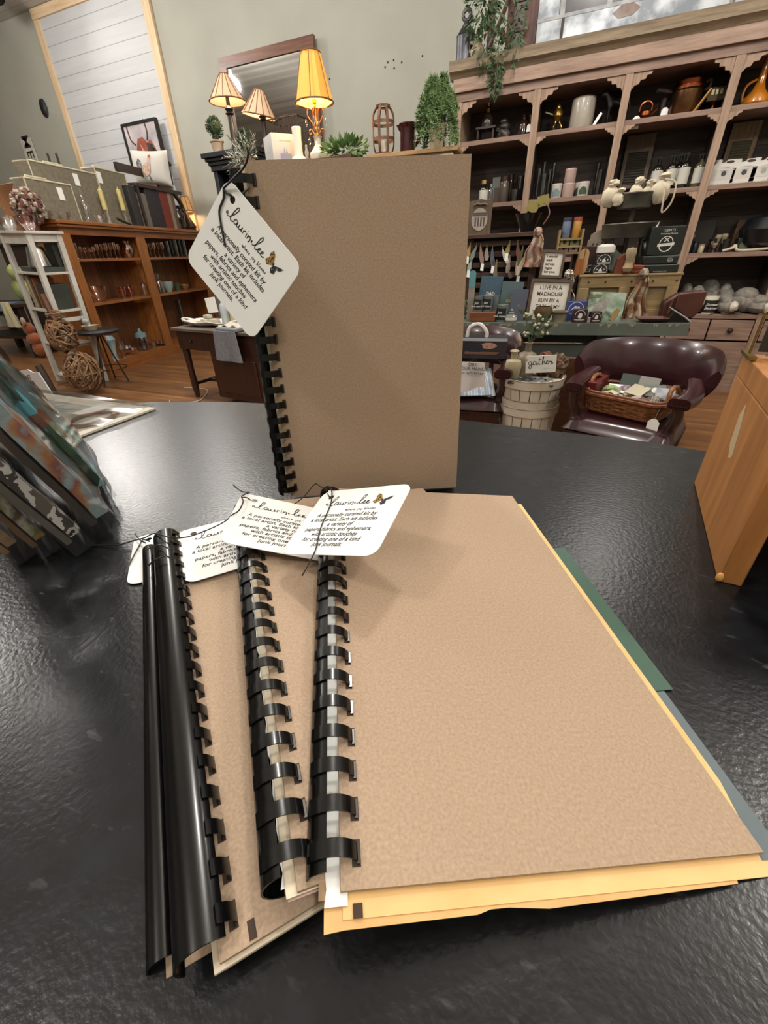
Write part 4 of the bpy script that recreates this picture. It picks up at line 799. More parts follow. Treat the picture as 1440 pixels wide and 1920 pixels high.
# stool
sp_ = Vec((-5.0748, 3.4386, 0)); SH = 0.6205
t = thing('bar_stool', 'round black seat stool on thin metal legs before the oak case', 'stool', sp_)
MB().lathe([(.18, SH - .05), (.215, SH - .04), (.22, SH - .02), (.2, SH), (0, SH)], n=28).build('seat', mat('black_vinyl', '1b1a1d', .45), t)
for k, p in enumerate([(-4.9984, 3.2306, 0), (-5.2488, 3.5667, 0), (-4.9472, 3.5187, 0), (-5.1799, 3.3286, 0)]): MB().tube([Vec(((Vec(p) - sp_).x * .12, (Vec(p) - sp_).y * .12, SH - .045)), (Vec(p) - sp_) + Vec((0, 0, .008))], .009, 6).build('leg', IRON, t)
MB().tube([(.19 * math.cos(a * PI / 10), .17 * math.sin(a * PI / 10), SH * .30) for a in range(20)], .006, 5, closed=True).build('foot_ring', IRON, t)
t = thing('bird_dish', 'small white dish with a grey bird on the black stool', 'dish', sp_ + Vec((-.02, -.06, SH + .0005)))
MB().lathe([(.06, 0), (.09, .05), (.085, .05), (.055, .008), (0, .008)]).build('dish', mat('ivory_ceramic', ''), t); b = MB(); b.ball((-.05, 0, .09), (.05, .03, .03)); b.ball((-.09, 0, .12), .022); b.build('bird', mat('grey_bird', '7b7f82', .6, c2='a4a7a8', scale=30), t)
# twig figure beside the stool
t = thing('twig_figure', 'brown twisted vine figure standing on the floor before the white tower', 'figure', Vec((-4.9837, 3.0051, 0)))
b = MB()
def twigball(b, c, r, n):
    for i in range(n):
        a = Vec((rnd.gauss(0, 1), rnd.gauss(0, 1), rnd.gauss(0, 1))).normalized(); q = a.orthogonal().normalized(); w = a.cross(q); rr = [r[0] * rnd.uniform(.8, 1.02), r[1], r[2] * rnd.uniform(.8, 1.02)]; ph = rnd.random() * 6
        b.tube([Vec(c) + Vec(((q * math.cos(k * PI / 8 + ph) + w * math.sin(k * PI / 8 + ph)).x * rr[0], (q * math.cos(k * PI / 8 + ph) + w * math.sin(k * PI / 8 + ph)).y * rr[1], (q * math.cos(k * PI / 8 + ph) + w * math.sin(k * PI / 8 + ph)).z * rr[2])) for k in range(16)], rnd.uniform(.006, .011), 5, closed=True)
twigball(b, (.05, 0, .235), (.20, .18, .225), 26); b.build('lower_ball', mat('vine', '5f412a', .8, c2='8a6a4a', scale=20), t)
b = MB(); twigball(b, (-.06, 0, .62), (.15, .14, .19), 20); b.build('upper_ball', mat('vine', ''), t)
MB().tube([(-.10, .02, .7), (-.14, .03, .85), (-.17, .03, 1.02)], .03, 7, smooth=3).build('stick', wood('stick_bark', '4a2f1c', '6b472c', 'z', 1), t)
MB().tube([(-.06 + .1 * math.cos(a * .6), .05 * math.sin(a * .6), .80 + .004 * a) for a in range(16)], .014, 5).build('vine_hat', mat('vine', ''), t)

# ---------------------------------------------------------------- dark furniture behind the tower at the left edge
dw = wood('dark_old_wood', '1e140e', '3a271a', 'x', .8, .6)
FA = Vec((-7.9712, 4.3208, 0))
t = thing('dark_side_table', 'dark old wooden table at the far left behind the white tower', 'table', FA, rad(8))
MB().box((-1.5, -.1, .74), (.0, .75, .79)).build('table_top', dw, t, bevel=.004)
for x in (-1.42, -.12):
    for y in (-.04, .66): MB().box((x, y, 0), (x + .09, y + .09, .74)).build('leg', dw, t, bevel=.004)
MB().box((-1.42, -.05, .28), (-.03, .7, .32)).build('lower_shelf', dw, t); MB().box((-1.33, -.02, .62), (-.12, .0, .74)).build('apron', dw, t)
solo('blue_runner', 'blue cloth runner hanging over the dark table at the left edge', 'cloth', MB().box((-1.49, -.115, .7905), (-.25, .3, .797)).box((-1.49, -.118, .70), (-.25, -.112, .795)), mat('blue_cloth', '3f566b', .8, c2='6d8799', scale=5), FA, rad(8))
t = thing('dark_cabinet', 'tall dark plank cabinet behind the table at the left edge', 'cabinet', FA + Vec((-1.75, 1.0, 0)), rad(8))
MB().box((0, 0, 0), (1.75, .4, 1.62)).build('body', wood('dark_planks', '1f1611', '37261a', 'z', .6, .6, planks=.14, pc='0d0906', pax='x'), t); MB().box((-.04, -.04, 1.62), (1.79, .42, 1.66)).build('top_board', dw, t)
t = thing('frilled_cushion', 'pale lime frilled cushions piled on the dark table at far left', 'cushion', FA + Vec((-.42, .35, .7905)))
b = MB(); b.ball((0, 0, .17), (.20, .1, .17), jit=.05); b.ball((.03, -.02, .42), (.14, .09, .12), jit=.05); b.build('cushion', mat('lime_fabric', '8f9a5c', .9, c2='a8b070', scale=16), t)
solo('white_napkin', 'white and yellow cloth hanging from the dark table beside the tower', 'cloth', MB().grid(10, 8, lambda u, v: (.26 * (u - .5) * (1.2 - .5 * v), .02 * math.sin(u * 15), -.0 + .36 * v), th=.006), mat('cream_yellow_cloth', 'b9b29a', .9, c2='c8bd74', scale=9, contrast=(.5, .65)), FA + Vec((-.10, -.17, .47)))
t = thing('orange_plush', 'orange plush fox lying under the dark table', 'toy', FA + Vec((.08, -.05, .0)))
b = MB(); b.ball((0, 0, .28), (.13, .1, .1)); b.ball((-.04, 0, .43), (.09, .08, .1)); b.ball((.03, 0, .13), (.12, .09, .12)); b.build('body', mat('orange_fur', '94512e', .95, sheen=.3), t); MB().ball((.02, -.07, .55), (.05, .03, .06)).build('ear', mat('cream_fur', 'b09a86', .95), t)
# text card and chair post just beyond the counter
Mq, w, h = quad_frame((-2.0307, 0.95, 0.8963), (-1.8257, 0.95, 0.9212), (-2.0355, 0.95, 0.7725))
t = thing('printed_towel_card', 'white folded towel printed with bold dark words beyond the counter at the left', 'towel', M=Mq)
MB().prism([(-w * .52, h * .5), (w * .22, h * .55), (w * .34, h * .44), (w * .5, h * .44), (w * .66, -h * .75), (-w * .5, -h * .75)][::-1], -.004, 0).build('towel', mat('white_towel', 'c9c5c2', .8), t, smooth=False)
text('WANT\nDINNER\nMORE\nSOUL\nITY', h * .2, mat('grey_print', '4b4850', .8), t, Mat.Translation((w * .02, -h * .06, .0005)), bold=.0006, line=.92)
t = thing('dark_chair', 'dark brown wooden chair back behind the printed towel', 'chair', Vec((-1.8643, 0.97, 0.791)) - Vec((0, 0, 0.791)))
zt2 = 0.9233
MB().tube([(0, .03, 0), (0, .03, zt2 - .25), (-.012, .03, zt2 - .1), (-.035, .03, zt2)], .014, 8, smooth=4).build('back_post', dk, t); MB().tube([(-.45, .03, 0), (-.45, .03, zt2 - .25), (-.44, .03, zt2 - .1), (-.42, .03, zt2)], .014, 8, smooth=4).build('back_post', dk, t)
MB().box((-.44, .02, zt2 - .09), (-.02, .04, zt2 - .05)).build('back_rail', dk, t); MB().box((-.47, .0, .42), (.02, .42, .46)).build('seat', dk, t, bevel=.006)
for x in (-.45, -.005): MB().box((x - .015, .38, 0), (x + .015, .41, .42)).build('leg', dk, t)

# ================================================================ dark desk with soaps
DZ = .70
mah = wood('dark_mahogany', '24110a', '3d2015', 'z', .8, .4, coat=.2); mahx = wood('worn_desk_top', '4a4038', '6a5d50', 'x', .9, .5)
a0, a1 = Vec((-3.6443, 3.249, 0.7)), Vec((-2.8979, 3.1503, 0.7)); da = (a1 - a0); DRZ = math.atan2(da.y, da.x)
DM = T((a0.x, a0.y, 0), DRZ); DW = 1.15
t = thing('knee_hole_desk', 'dark mahogany desk with a grey worn top behind the counter', 'desk', (a0.x, a0.y, 0), DRZ)
MB().box((-.03, -.03, DZ - .025), (DW, .55, DZ)).build('desk_top', mahx, t, bevel=.003)
for x, y in ((0, 0), (0, .46)): MB().lathe([(.022, 0), (.036, .12), (.03, .3), (.038, DZ - .2), (.042, DZ - .026)], T((x + .045, y + .04, 0)), 12).build('leg', mah, t)
MB().box((.01, .0, DZ - .2), (.459, .02, DZ - .026)).build('drawer_front', mah, t, bevel=.003); MB().ball((.22, -.012, DZ - .12), .014).build('knob', IRON, t)
MB().box((.01, .48, DZ - .2), (DW - .03, .5, DZ - .026)).build('back_apron', mah, t); MB().box((.02, .03, .12), (.045, .47, .15)).build('stretcher', mah, t); MB().box((.02, .24, .12), (.459, .27, .15)).build('stretcher', mah, t)
MB().box((.46, .0, .06), (DW - .03, .5, DZ - .026)).build('pedestal', mah, t, bevel=.004)
b = MB(); b.box((.52, -.012, .12), (DW - .09, -.0005, DZ - .25)); b.build('pedestal_door', mah, t, bevel=.003)
def on_desk(u_, v_): return DM @ Vec((u_, v_, DZ + .0008))
P = (-3.2384, 3.25, 0.7, 0.436, 0.1223)
t = thing('white_platter', 'long white platter with open handles on the dark desk', 'platter', on_desk(.33, .20), DRZ + .1)
MB().grid(24, 10, lambda u, v: ((u - .5) * .62, (v - .5) * .26 * (1 - .35 * abs(u * 2 - 1) ** 3), .006 + .045 * max(abs(u * 2 - 1) ** 3, abs(v * 2 - 1) ** 3) + .006 * math.sin(u * 13)), th=.006).build('platter', mat('white_glaze', 'cfccc4', .25, coat=.3), t)
for s in (-1, 1): MB().tube([(s * .285, -.05, .045), (s * .36, -.035, .06), (s * .37, .03, .06), (s * .285, .05, .045)], .010, 6, smooth=4).build('handle', mat('white_glaze', ''), t)
soap = mat('ivory_soap', 'b9b3a2', .5, c2='a8a08c', scale=20)
for i, (x, y, z, sx, sy, sz, lb) in enumerate([(.29, .17, .018, .10, .07, .05, 'cream soap box in the middle of the platter'), (.37, .20, .018, .10, .07, .05, 'cream soap box right of the middle of the platter'), (.31, .185, .069, .08, .06, .035, 'small cream soap lying on top of the middle soap box'), (.20, .18, .018, .08, .06, .03, 'low cream soap at the left end of the platter')]):
    solo('soap_bar', lb, 'soap', MB().box((-sx / 2, -sy / 2, 0), (sx / 2, sy / 2, sz)), soap, on_desk(x, y) + Vec((0, 0, z)), DRZ + rnd.uniform(-.3, .3), bevel=.008)
t = thing('card_holder', 'small black stand holding a blank white card behind the soaps', 'card stand', on_desk(.20, .36), DRZ)
MB().lathe([(.05, 0), (.045, .012), (.006, .02), (.005, .10)]).build('stand', BLACK, t); MB().box((-.075, -.003, .10), (.075, .003, .24), T((0, 0, 0), 0, 0, rad(-6))).build('card', WHITEP, t, smooth=False)
P = (-3.1974, 3.35, 0.7, 0.0664, 0.25); q = on_desk(.43, .30)
bottle('lotion_bottle', 'pale lotion bottle with a black pump beside the platter', (q.x, q.y, q.z, .085, .27), mat('pale_lotion', 'a9b0b2', .35), BLACK, neck=.3, pump=True)
q = on_desk(.54, .30); bottle('lotion_bottle', 'yellowish bottle right of the black pump lotion', (q.x, q.y, q.z, .06, .24), mat('yellow_liquid', 'b7a873', .3), mat('cream_cap', 'c9c1a8', .5), neck=.35)
t = thing('grey_towel', 'grey folded towel hanging over the front edge of the dark desk', 'towel', DM @ Vec((.80, -.05, DZ)), DRZ)
MB().grid(12, 10, lambda u, v: ((u - .5) * .34 * (.8 + .2 * v), -.012 - .01 * math.sin(u * 9) * v, .01 - .26 * v), th=.012).build('hanging_part', mat('grey_terry', '6f7178', .95, c2='7f8188', scale=40), t)
MB().box((-.13, -.005, .0005), (.13, .2, .035)).build('folded_part', mat('grey_terry', ''), t, bevel=.01)
solo('lace_cloth', 'white crocheted cloth lying under the grey towel', 'cloth', MB().grid(12, 6, lambda u, v: ((u - .5) * .26, .2 - .2 * v, .036 + .012 * math.sin(u * 14) * math.sin(v * 5)), th=.008), mat('white_lace', 'b9b4a8', .9), DM @ Vec((.78, .0, DZ)), DRZ)
t = thing('soap_caddy', 'small white open box on the stretcher of the dark desk', 'box', DM @ Vec((.33, .225, .1505)), DRZ)
b = MB(); b.box((0, 0, 0), (.12, .08, .11)); b.build('box', WHITE, t, bevel=.004); MB().cyl((.03, .04, .11), (.03, .04, .2), .016).build('bottle_neck', mat('ivory_soap', ''), t); MB().box((.06, .02, .11), (.1, .06, .15)).build('soap', soap, t)
solo('horseshoe_loop', 'brown bentwood loop standing behind the desk leg', 'loop', MB().tube([(.1 * math.cos(a * PI / 9), 0, .14 + .14 * math.sin(a * PI / 9)) for a in range(18)], .022, 8, closed=True), wood('bentwood', '4a2f1a', '6a482c', 'x', 1), DM @ Vec((.18, .36, .0)), DRZ)
solo('white_cable', 'thin white cord lying on the floor by the desk', 'cord', MB().tube([(-.5, .1, .006), (-.2, .16, .006), (.0, .0, .006), (.1, -.2, .006), (-.1, -.35, .006), (-.22, -.28, .006)], .006, 6, smooth=5), mat('cord_white', 'a89c84', .6), DM @ Vec((.1, .1, 0)), DRZ)

# ================================================================ black hutch with lamps, mirror above
blk = mat('black_milk_paint', '17181b', .45, c2='24262a', scale=5)
HX0, HX1, HY, HZ = -4.1199, -3.5014, 4.8, 2.3021
t = thing('black_hutch', 'tall black painted hutch with a heavy cornice behind the desk', 'hutch', (HX0, HY, 0))
HW = HX1 - HX0
for x in (0, HW - .05): MB().box((x, 0, 0), (x + .05, .45, HZ - .12)).build('side_panel', blk, t, bevel=.003)
MB().box((.05, .43, 0), (HW - .05, .45, HZ - .12)).build('back_panel', blk, t)
for z in (.08, .5, .92, 1.34, 1.76): MB().box((.05, .02, z), (HW - .05, .43, z + .03)).build('shelf', blk, t)
b = MB()
for k, (o, z0, z1) in enumerate(((.015, .16, .11), (.03, .11, .075), (.05, .075, .045), (.075, .045, .0))): b.box((-o, -o, HZ - z0), (HW + o, .45, HZ - z1))
b.build('cornice', blk, t, bevel=.004)
def topiary(label, loc, pot_w, pot_h, stem, ball, potm):
    t = thing('topiary', label, 'plant', loc)
    MB().lathe([(pot_w * .36, 0), (pot_w * .48, pot_h * .9), (pot_w * .54, pot_h * .9), (pot_w * .54, pot_h), (pot_w * .44, pot_h), (.0, pot_h * .9)]).build('pot', potm, t)
    MB().cyl((0, 0, pot_h * .9), (0, 0, pot_h + stem), .012).build('stem', mat('twig', '3d2c1e', .8), t)
    b = MB(); c = (0, 0, pot_h + stem + ball[1] * .85); b.ball(c, (ball[0] * .8, ball[0] * .8, ball[1] * .8)); leafy(b, c, 700, (ball[0], ball[0], ball[1]), ball[0] * .28); b.build('foliage', mat('box_leaf', '22301c', .7, c2='35482a', scale=20), t, smooth=False)
clay = mat('pale_clay', '94826c', .8, c2='a3927c', scale=10)
P = (-4.0997, 4.93, 2.336, 0.1445, 0.3545); topiary('small round topiary in a tall clay pot at the left end of the black hutch', (P[0], P[1], HZ + .0005), P[3], P[4] * .37, P[4] * .10, (P[3] * .58, P[4] * .26), clay)
def pole_base(h, rb):
    def f(t): MB().lathe([(rb, 0), (rb, .02), (rb * .6, .04), (rb * .3, .07), (.028, .1), (.024, h * .5), (.05, h * .52), (.03, h * .55), (.045, h * .58), (.02, h * .62), (.018, h * .86), (.03, h * .88), (.012, h * .9), (.008, h)], n=16).build('lamp_base', mat('bronze_pole', '2f2a26', .4, .5), t)
    return f
cream_sh = shade_mat('cream_shade', 'b8997c', 'd9b48c', .28)
P = (-3.8943, 4.98, 2.336, 0.3879, 0.6664); lamp('tall bronze table lamp with a pleated cream cone shade at the left of the mirror', (P[0], P[1], HZ + .0005), P[4], .045, P[3] * .5, P[4] * .33, pole_base(P[4], .11), cream_sh, (1, .8, .5), trim=(mat('bead_trim', '5b3a22', .5, c2='8a5a34', scale=40), 14), power=9)
P = (-3.5156, 5.05, 2.336, 0.3611, 0.5106); lamp('bronze table lamp with a tilted pleated cream shade in front of the mirror', (P[0], P[1], HZ + .0005), P[4], .045, P[3] * .5, P[4] * .42, pole_base(P[4], .1), cream_sh, (1, .8, .5), trim=(mat('bead_trim', ''), 14), tilt=rad(12), power=9)
Mq, w, h = quad_frame((-5.2446, 6.69, 3.7097), (-3.696, 6.69, 3.7071), (-5.2393, 6.69, 2.3974))
mm, nt, bb = base('mirror_silver'); bb.inputs['Metallic'].default_value = 1; bb.inputs['Roughness'].default_value = .03; bb.inputs['Base Color'].default_value = lin('d5d5d2')
framed('wall_mirror', 'large mirror in a reddish wood frame hanging on the green wall behind the lamps', 'mirror', Mq, w, h, .115, mm, wood('mirror_frame_wood', '4d2a1a', '7a4a30', 'x', .8, .4, coat=.2), .05)

# ================================================================ armoire behind the standing journal
AZ = 2.03; AY = 4.25
AX0, AX1 = -3.1182, -2.0967
t = thing('tall_armoire', 'tall brown armoire hidden behind the standing journal, carrying the yellow lamp', 'armoire', (AX0, AY, 0))
AW = AX1 - AX0
aw_ = wood('armoire_wood', '3a2416', '563824', 'z', .6, .5)
MB().box((0, .02, .08), (AW, .62, AZ - .04)).build('body', aw_, t, bevel=.004); MB().box((-.03, -.03, AZ - .04), (AW + .03, .65, AZ)).build('top_board', aw_, t, bevel=.004); MB().box((.02, .04, 0), (AW - .02, .6, .08)).build('plinth', aw_, t)
for s in (0, 1): d = MB().box((.01 + s * AW / 2, 0, .12), (AW / 2 - .01 + s * AW / 2, .02, AZ - .08)).build('door', aw_, t, bevel=.004); MB().ball((AW / 2 + (s * 2 - 1) * .05, -.012, 1.0), .016).build('knob', BRASS, d)
AZ += .0005
c = Vec((-2.9498, 4.33, 2.2852)); hb = c.z - AZ
t = thing('white_gift_box', 'white carton with a small candle picture left of the pillar candle', 'box', (c.x, c.y, AZ), rad(52))
bxw = .26
MB().box((0, 0, 0), (bxw, bxw, hb)).build('carton', mat('white_carton', 'b9b7b4', .55), t, bevel=.002)
b = MB(); b.prism(rrect(bxw * .44, hb * .34, .01, cx=bxw * .5, cy=hb * .24), 0, .001, UP); b.build('candle_picture', mat('grey_print_candle', '8f8fa0', .6), t)
MB().prism([(-.006, 0), (.0, .05), (.006, 0)], 0, .0015, front(bxw * .45, -.0005, hb * .42)).prism([(-.006, 0), (.0, .04), (.006, 0)], 0, .0015, front(bxw * .55, -.0005, hb * .42)).build('flame_picture', mat('violet_print', '7d7f9c', .6), t)
text('CANDLE WARMER', hb * .055, mat('grey_letter', '77757a', .7), t, front(bxw * .5, -.0006, hb * .78)); text('A', hb * .1, mat('brown_letter', '86705c', .7), t, Mat.Translation((-.0006, bxw * .5, hb * .5)) @ Mat.Rotation(-PI / 2, 4, 'Z') @ UP)
P = (-2.7076, 4.4, 2.031, 0.0862, 0.2773)
t = thing('pillar_candle', 'tall white pillar candle on a round foot beside the yellow lamp', 'candle', (P[0], P[1], AZ)); r, h = P[3] / 2, P[4]
MB().lathe([(r * 1.7, 0), (r * 1.8, h * .1), (r * 1.5, h * .2), (r * .9, h * .24)]).build('foot', mat('white_glaze', ''), t); MB().lathe([(r, h * .22), (r * .92, h * .4), (r * .9, h * .7), (r, h * .98), (r * .9, h), (0, h * .985)]).build('wax', mat('white_wax', 'd9d3c4', .5), t)
P = (-2.6296, 4.42, 2.031, 0.051, 0.1489); solo('small_figurine', 'small pale figurine between the pillar candle and the lamp', 'figurine', MB().lathe([(P[3] * .5, 0), (P[3] * .3, P[4] * .4), (P[3] * .4, P[4] * .6), (P[3] * .18, P[4] * .75), (P[3] * .25, P[4] * .88), (0, P[4])]), mat('grey_figurine', '8f887c', .5), (P[0], P[1], AZ))
P = (-2.5165, 4.45, 2.031, 0.3416, 0.7552)
def crystal_base(t, h=P[4]):
    MB().lathe([(.07, 0), (.085, .05), (.085, h * .09), (.05, h * .14), (.028, h * .18), (.03, h * .24), (.045, h * .255), (.012, h * .27)], n=18).build('vase_base', mat('white_ceramic', 'd8cfba', .3, coat=.3), t)
    MB().lathe([(.03, h * .27), (.03, h * .285), (.013, h * .29), (.012, h * .56), (.02, h * .57), (.02, h * .6)], n=12).build('gilt_stem', mat('gilt', 'c39a48', .3, .9), t)
    for s in (-1, 1):
        for rz in (0, PI / 2):
            R_ = Mat.Rotation(rz, 4, 'Z'); k = h / .75
            MB().tube([R_ @ Vec((s * x * k, 0, h * .27 + z * k)) for x, z in ((.012, .0), (.03, .02), (.05, .045), (.072, .03), (.06, .01), (.045, .025))], .005, 5, smooth=4).tube([R_ @ Vec((s * x * k, 0, h * .27 + z * k)) for x, z in ((.012, .06), (.05, .11), (.075, .15), (.06, .19), (.03, .18), (.02, .14))], .005, 5, smooth=4).build('scroll_arm', mat('copper_scroll', 'a06b3c', .35, .8), t)
            for x, z in ((.075, .01), (.092, .14)): MB().ball(R_ @ Vec((s * x * k, 0, h * .27 + (z - .05) * k)), (.010, .010, .03), n=8, m=6).build('crystal_drop', CLEAR, t)
lamp('table lamp with a glowing yellow six sided shade and crystal drops', (P[0], P[1], AZ), P[4], P[3] * .255, P[3] * .5, P[4] * .43, crystal_base, shade_mat('amber_shade', 'c9924a', 'ff9f2c', .62), (1, .75, .35), facets=6, trim=(mat('dark_piping', '6d4a22', .7), 6), power=16, rz=.35)
b = MB(); leafy(b, (0, 0, .05), 260, (.22, .08, .07), .06); solo('ivy_garland', 'low green ivy garland right of the yellow lamp', 'plant', b, GREEN, (-2.1852, 4.34, AZ), smooth=False)
P = (-2.9793, 4.72, 2.031, 0.3605, 0.4478)
t = thing('wire_basket', 'brown wire basket with looped sides standing in front of the mirror', 'basket', (P[0], P[1], AZ)); w, h = P[3], P[4]
b = MB(); wr = .006
for z, k in ((.02, .8), (h * .5, .95), (h * .92, 1)): b.tube([(w * .5 * k * x, .13 * k * y, z) for x, y in ((-1, -1), (1, -1), (1, 1), (-1, 1))], wr, 5, closed=True)
for i in range(11):
    x = -1 + i * .2
    for y in (-1, 1): b.tube([(w * .5 * .8 * x, .13 * .8 * y, .02), (w * .5 * x, .13 * y, h * .92)], wr * .7, 4)
b.build('wires', mat('rust_wire', '4a3527', .6, .4), t); MB().tube([(-w * .5, 0, h * .92), (-w * .2, 0, h), (w * .2, 0, h), (w * .5, 0, h * .92)], .01, 6, smooth=4).build('handle', mat('rust_wire', ''), t)
P = (-3.2685, 4.34, 2.031, 0.126, 0.3379); topiary('small round topiary left of the white carton', (P[0], P[1], AZ), .16, P[4] * .30, P[4] * .16, (P[3] * .52, P[4] * .26), clay)
b = MB()
for i in range(46):
    a = Vec((rnd.uniform(-1, .35), rnd.uniform(-.5, .2), rnd.uniform(-.35, .8))).normalized(); l = rnd.uniform(.12, .26); p0 = Vec((0, 0, .06)); b.cur = 0; b.tube([p0, p0 + a * l], .003, 4)
    for k in range(9):
        q = p0 + a * l * (.25 + .085 * k); n_ = (a + Vec((rnd.uniform(-1, 1), rnd.uniform(-1, 1), rnd.uniform(-1, 1))) * .9).normalized() * .045; s = n_.orthogonal().normalized() * .005; b.cur = 1; b.add([q - s, q + n_, q + s], [[0, 1, 2]])
t = thing('frosted_fir', 'pale frosted fir plant spilling beside the cord of the hanging tag', 'plant', (-3.2124, 4.28, AZ - .0005)); b.build('branches', [mat('twig', ''), mat('frosted_needle', '8f9684', .7, c2='b9bcae', scale=8)], t, smooth=False); MB().lathe(pot_profile(.05, .07)).build('pot', clay, t)

# ================================================================ cream cabinet with the lantern, jug and fern
KX0, KX1, KY, KZ = -1.9747, -1.1646, 4.3, 2.0176
t = thing('cream_cabinet', 'cream painted cabinet with a natural wood top beside the tall shelf unit', 'cabinet', (KX0 + .02, KY, 0), rad(7)); KW = KX1 - KX0
cream = mat('cream_cabinet_paint', 'b3a892', .55, c2='a59a84', scale=6)
MB().box((.05, .03, 0), (KW - .05, .36, KZ - .03)).build('body', cream, t, bevel=.003); MB().box((.04, .015, KZ - .075), (KW - .04, .37, KZ - .045)).build('moulding', cream, t, bevel=.004); MB().box((0, 0, KZ - .03), (KW, .4, KZ)).build('top_board', wood('oak_top', '8a6a44', 'b08e62', 'x', .8, .5), t, bevel=.003)
KZ += .0005
for s in (0, 1): d = MB().box((.07 + s * (KW - .1) / 2, .012, .1), (KW / 2 - .02 + s * (KW - .1) / 2, .03, KZ - .14)).build('door', cream, t, bevel=.004); MB().ball((KW / 2 + (s * 2 - 1) * .05, .0, 1.0), .014).build('knob', BRASS, d)
P = (-1.8442, 4.45, 2.02, 0.1884, 0.3436)
t = thing('strap_lantern', 'rusty metal strap lantern on the cream cabinet', 'lantern', (P[0], 4.45, KZ)); r, h = P[3] / 2, P[4]
rust = mat('rusty_strap', '5f4330', .6, .5, c2='84604a', scale=16)
MB().lathe([(r * .78, 0), (r * .8, h * .06), (r * .7, h * .07)]).build('base', rust, t); MB().lathe([(r * .62, h * .95), (r * .66, h), (r * .5, h)], cap=False).build('top_ring', rust, t)
for k in range(8):
    a = 2 * PI * k / 8; R_ = Mat.Rotation(a, 4, 'Z'); prof = [(r * .78, h * .05), (r, h * .2), (r * 1.02, h * .5), (r * 1.0, h * .8), (r * .64, h * .97)]; pr = curve([Vec((x, 0, z)) for x, z in prof], 5)
    MB().grid(len(pr) - 1, 1, lambda u, v: R_ @ (pr[round(u * (len(pr) - 1))] + Vec((0, (v - .5) * .022, 0))), th=.003).build('upright_strap', rust, t)
for z in (.33, .66): MB().lathe([(r * 1.03, h * z - .012), (r * 1.03, h * z + .012), (r * 1.015, h * z + .012), (r * 1.015, h * z - .012)], cap=False, n=24).build('hoop_strap', rust, t)
MB().cyl((0, 0, h * .06), (0, 0, h * .3), .03).build('candle', mat('white_wax', ''), t)
P = (-1.619, 4.45, 2.02, 0.1396, 0.1991)
t = thing('maroon_jug', 'glossy maroon pottery jug between the lantern and the fern', 'jug', (P[0], 4.45, KZ)); r, h = P[3] / 2, P[4]
mg = mat('maroon_glaze', '341114', .12, coat=.6)
MB().lathe([(r * .9, 0), (r * .95, h * .1), (r * .9, h * .5), (r * .92, h * .8), (r * 1.1, h * .97), (r * 1.05, h), (r * .85, h * .85), (0, h * .8)]).build('body', mg, t); MB().tube([(r * .9, 0, h * .85), (r * 1.5, 0, h * .82), (r * 1.55, 0, h * .45), (r * .95, 0, h * .2)], .013, 7, smooth=4).build('handle', mg, t); MB().prism([(-r * .9, h * .98), (-r * 1.4, h * .98), (-r * .95, h * .75)], -.02, .02, UP).build('spout', mg, t)
P = (-1.3555, 4.45, 2.02, 0.3117, 0.4469)
t = thing('potted_fern', 'bushy green asparagus fern in a pale pot next to the tall shelf unit', 'plant', (P[0], 4.45, KZ)); h = P[4]; w = P[3]
MB().lathe(pot_profile(.075, h * .36)).build('pot', mat('ivory_ceramic', ''), t)
b = MB()
for i in range(230):
    a = rnd.random() * 2 * PI; k = rnd.random(); R0 = w * .62 * (.35 + .65 * k); up = h * (.62 + .38 * (1 - k) ** .7 * rnd.uniform(.6, 1.05)); dr = h * rnd.uniform(.1, 1.0) * k
    pts = curve([Vec((0, 0, h * .34)), Vec((math.cos(a) * R0 * .45, math.sin(a) * R0 * .45, up * .93)), Vec((math.cos(a) * R0 * .85, math.sin(a) * R0 * .85, up - dr * .35)), Vec((math.cos(a) * R0, math.sin(a) * R0, max(.03, up - dr)))], 6)
    for j, p in enumerate(pts[3:]):
        for m_ in range(4):
            d = Vec((rnd.gauss(0, 1), rnd.gauss(0, 1), rnd.gauss(0, .8))).normalized() * rnd.uniform(.025, .05); s = d.orthogonal().normalized() * .005; b.add([p - s, p + d, p + s], [[0, 1, 2]])
b.build('fronds', mat('fern_green', '465e30', .7, c2='6b8450', scale=9), t, smooth=False)

# ================================================================ tall shelf unit on the right
UY, UD = 4.95, .42
pk = wood('worn_pink_wood', '6a5244', '94796a', 'x', .9, .6); pkz = wood('worn_pink_post', '7d6552', 'a68b76', 'z', .9, .6); corn = wood('worn_cornice', '716351', '9a886f', 'x', 1.2, .6)
ub = wood('unit_back_boards', '2a201b', '4a3b33', 'x', .8, .65, planks=.24, pc='0f0a07', pax='z')
PXS = [-1.335, -.655, .03, .745, 1.46, 2.17]
UZ = [.68, 1.165, 1.645, 2.13]
t = thing('shelf_unit', 'tall worn wooden shop shelf unit with scalloped brackets at the right', 'shelf unit', (0, UY, 0))
MB().box((PXS[0], UD - .02, 0), (PXS[-1] + .07, UD, 2.50)).build('back_panel', ub, t, smooth=False)
for i, x in enumerate(PXS):
    MB().box((x, -.012, 0), (x + .058, .02, 2.44)).build('front_post', pkz, t, bevel=.003)
    MB().box((x + .02, .021, 0), (x + .05, UD - .021, 2.44)).build('side_panel' if i in (0, 5) else 'partition', ub if i else pkz, t, smooth=False)
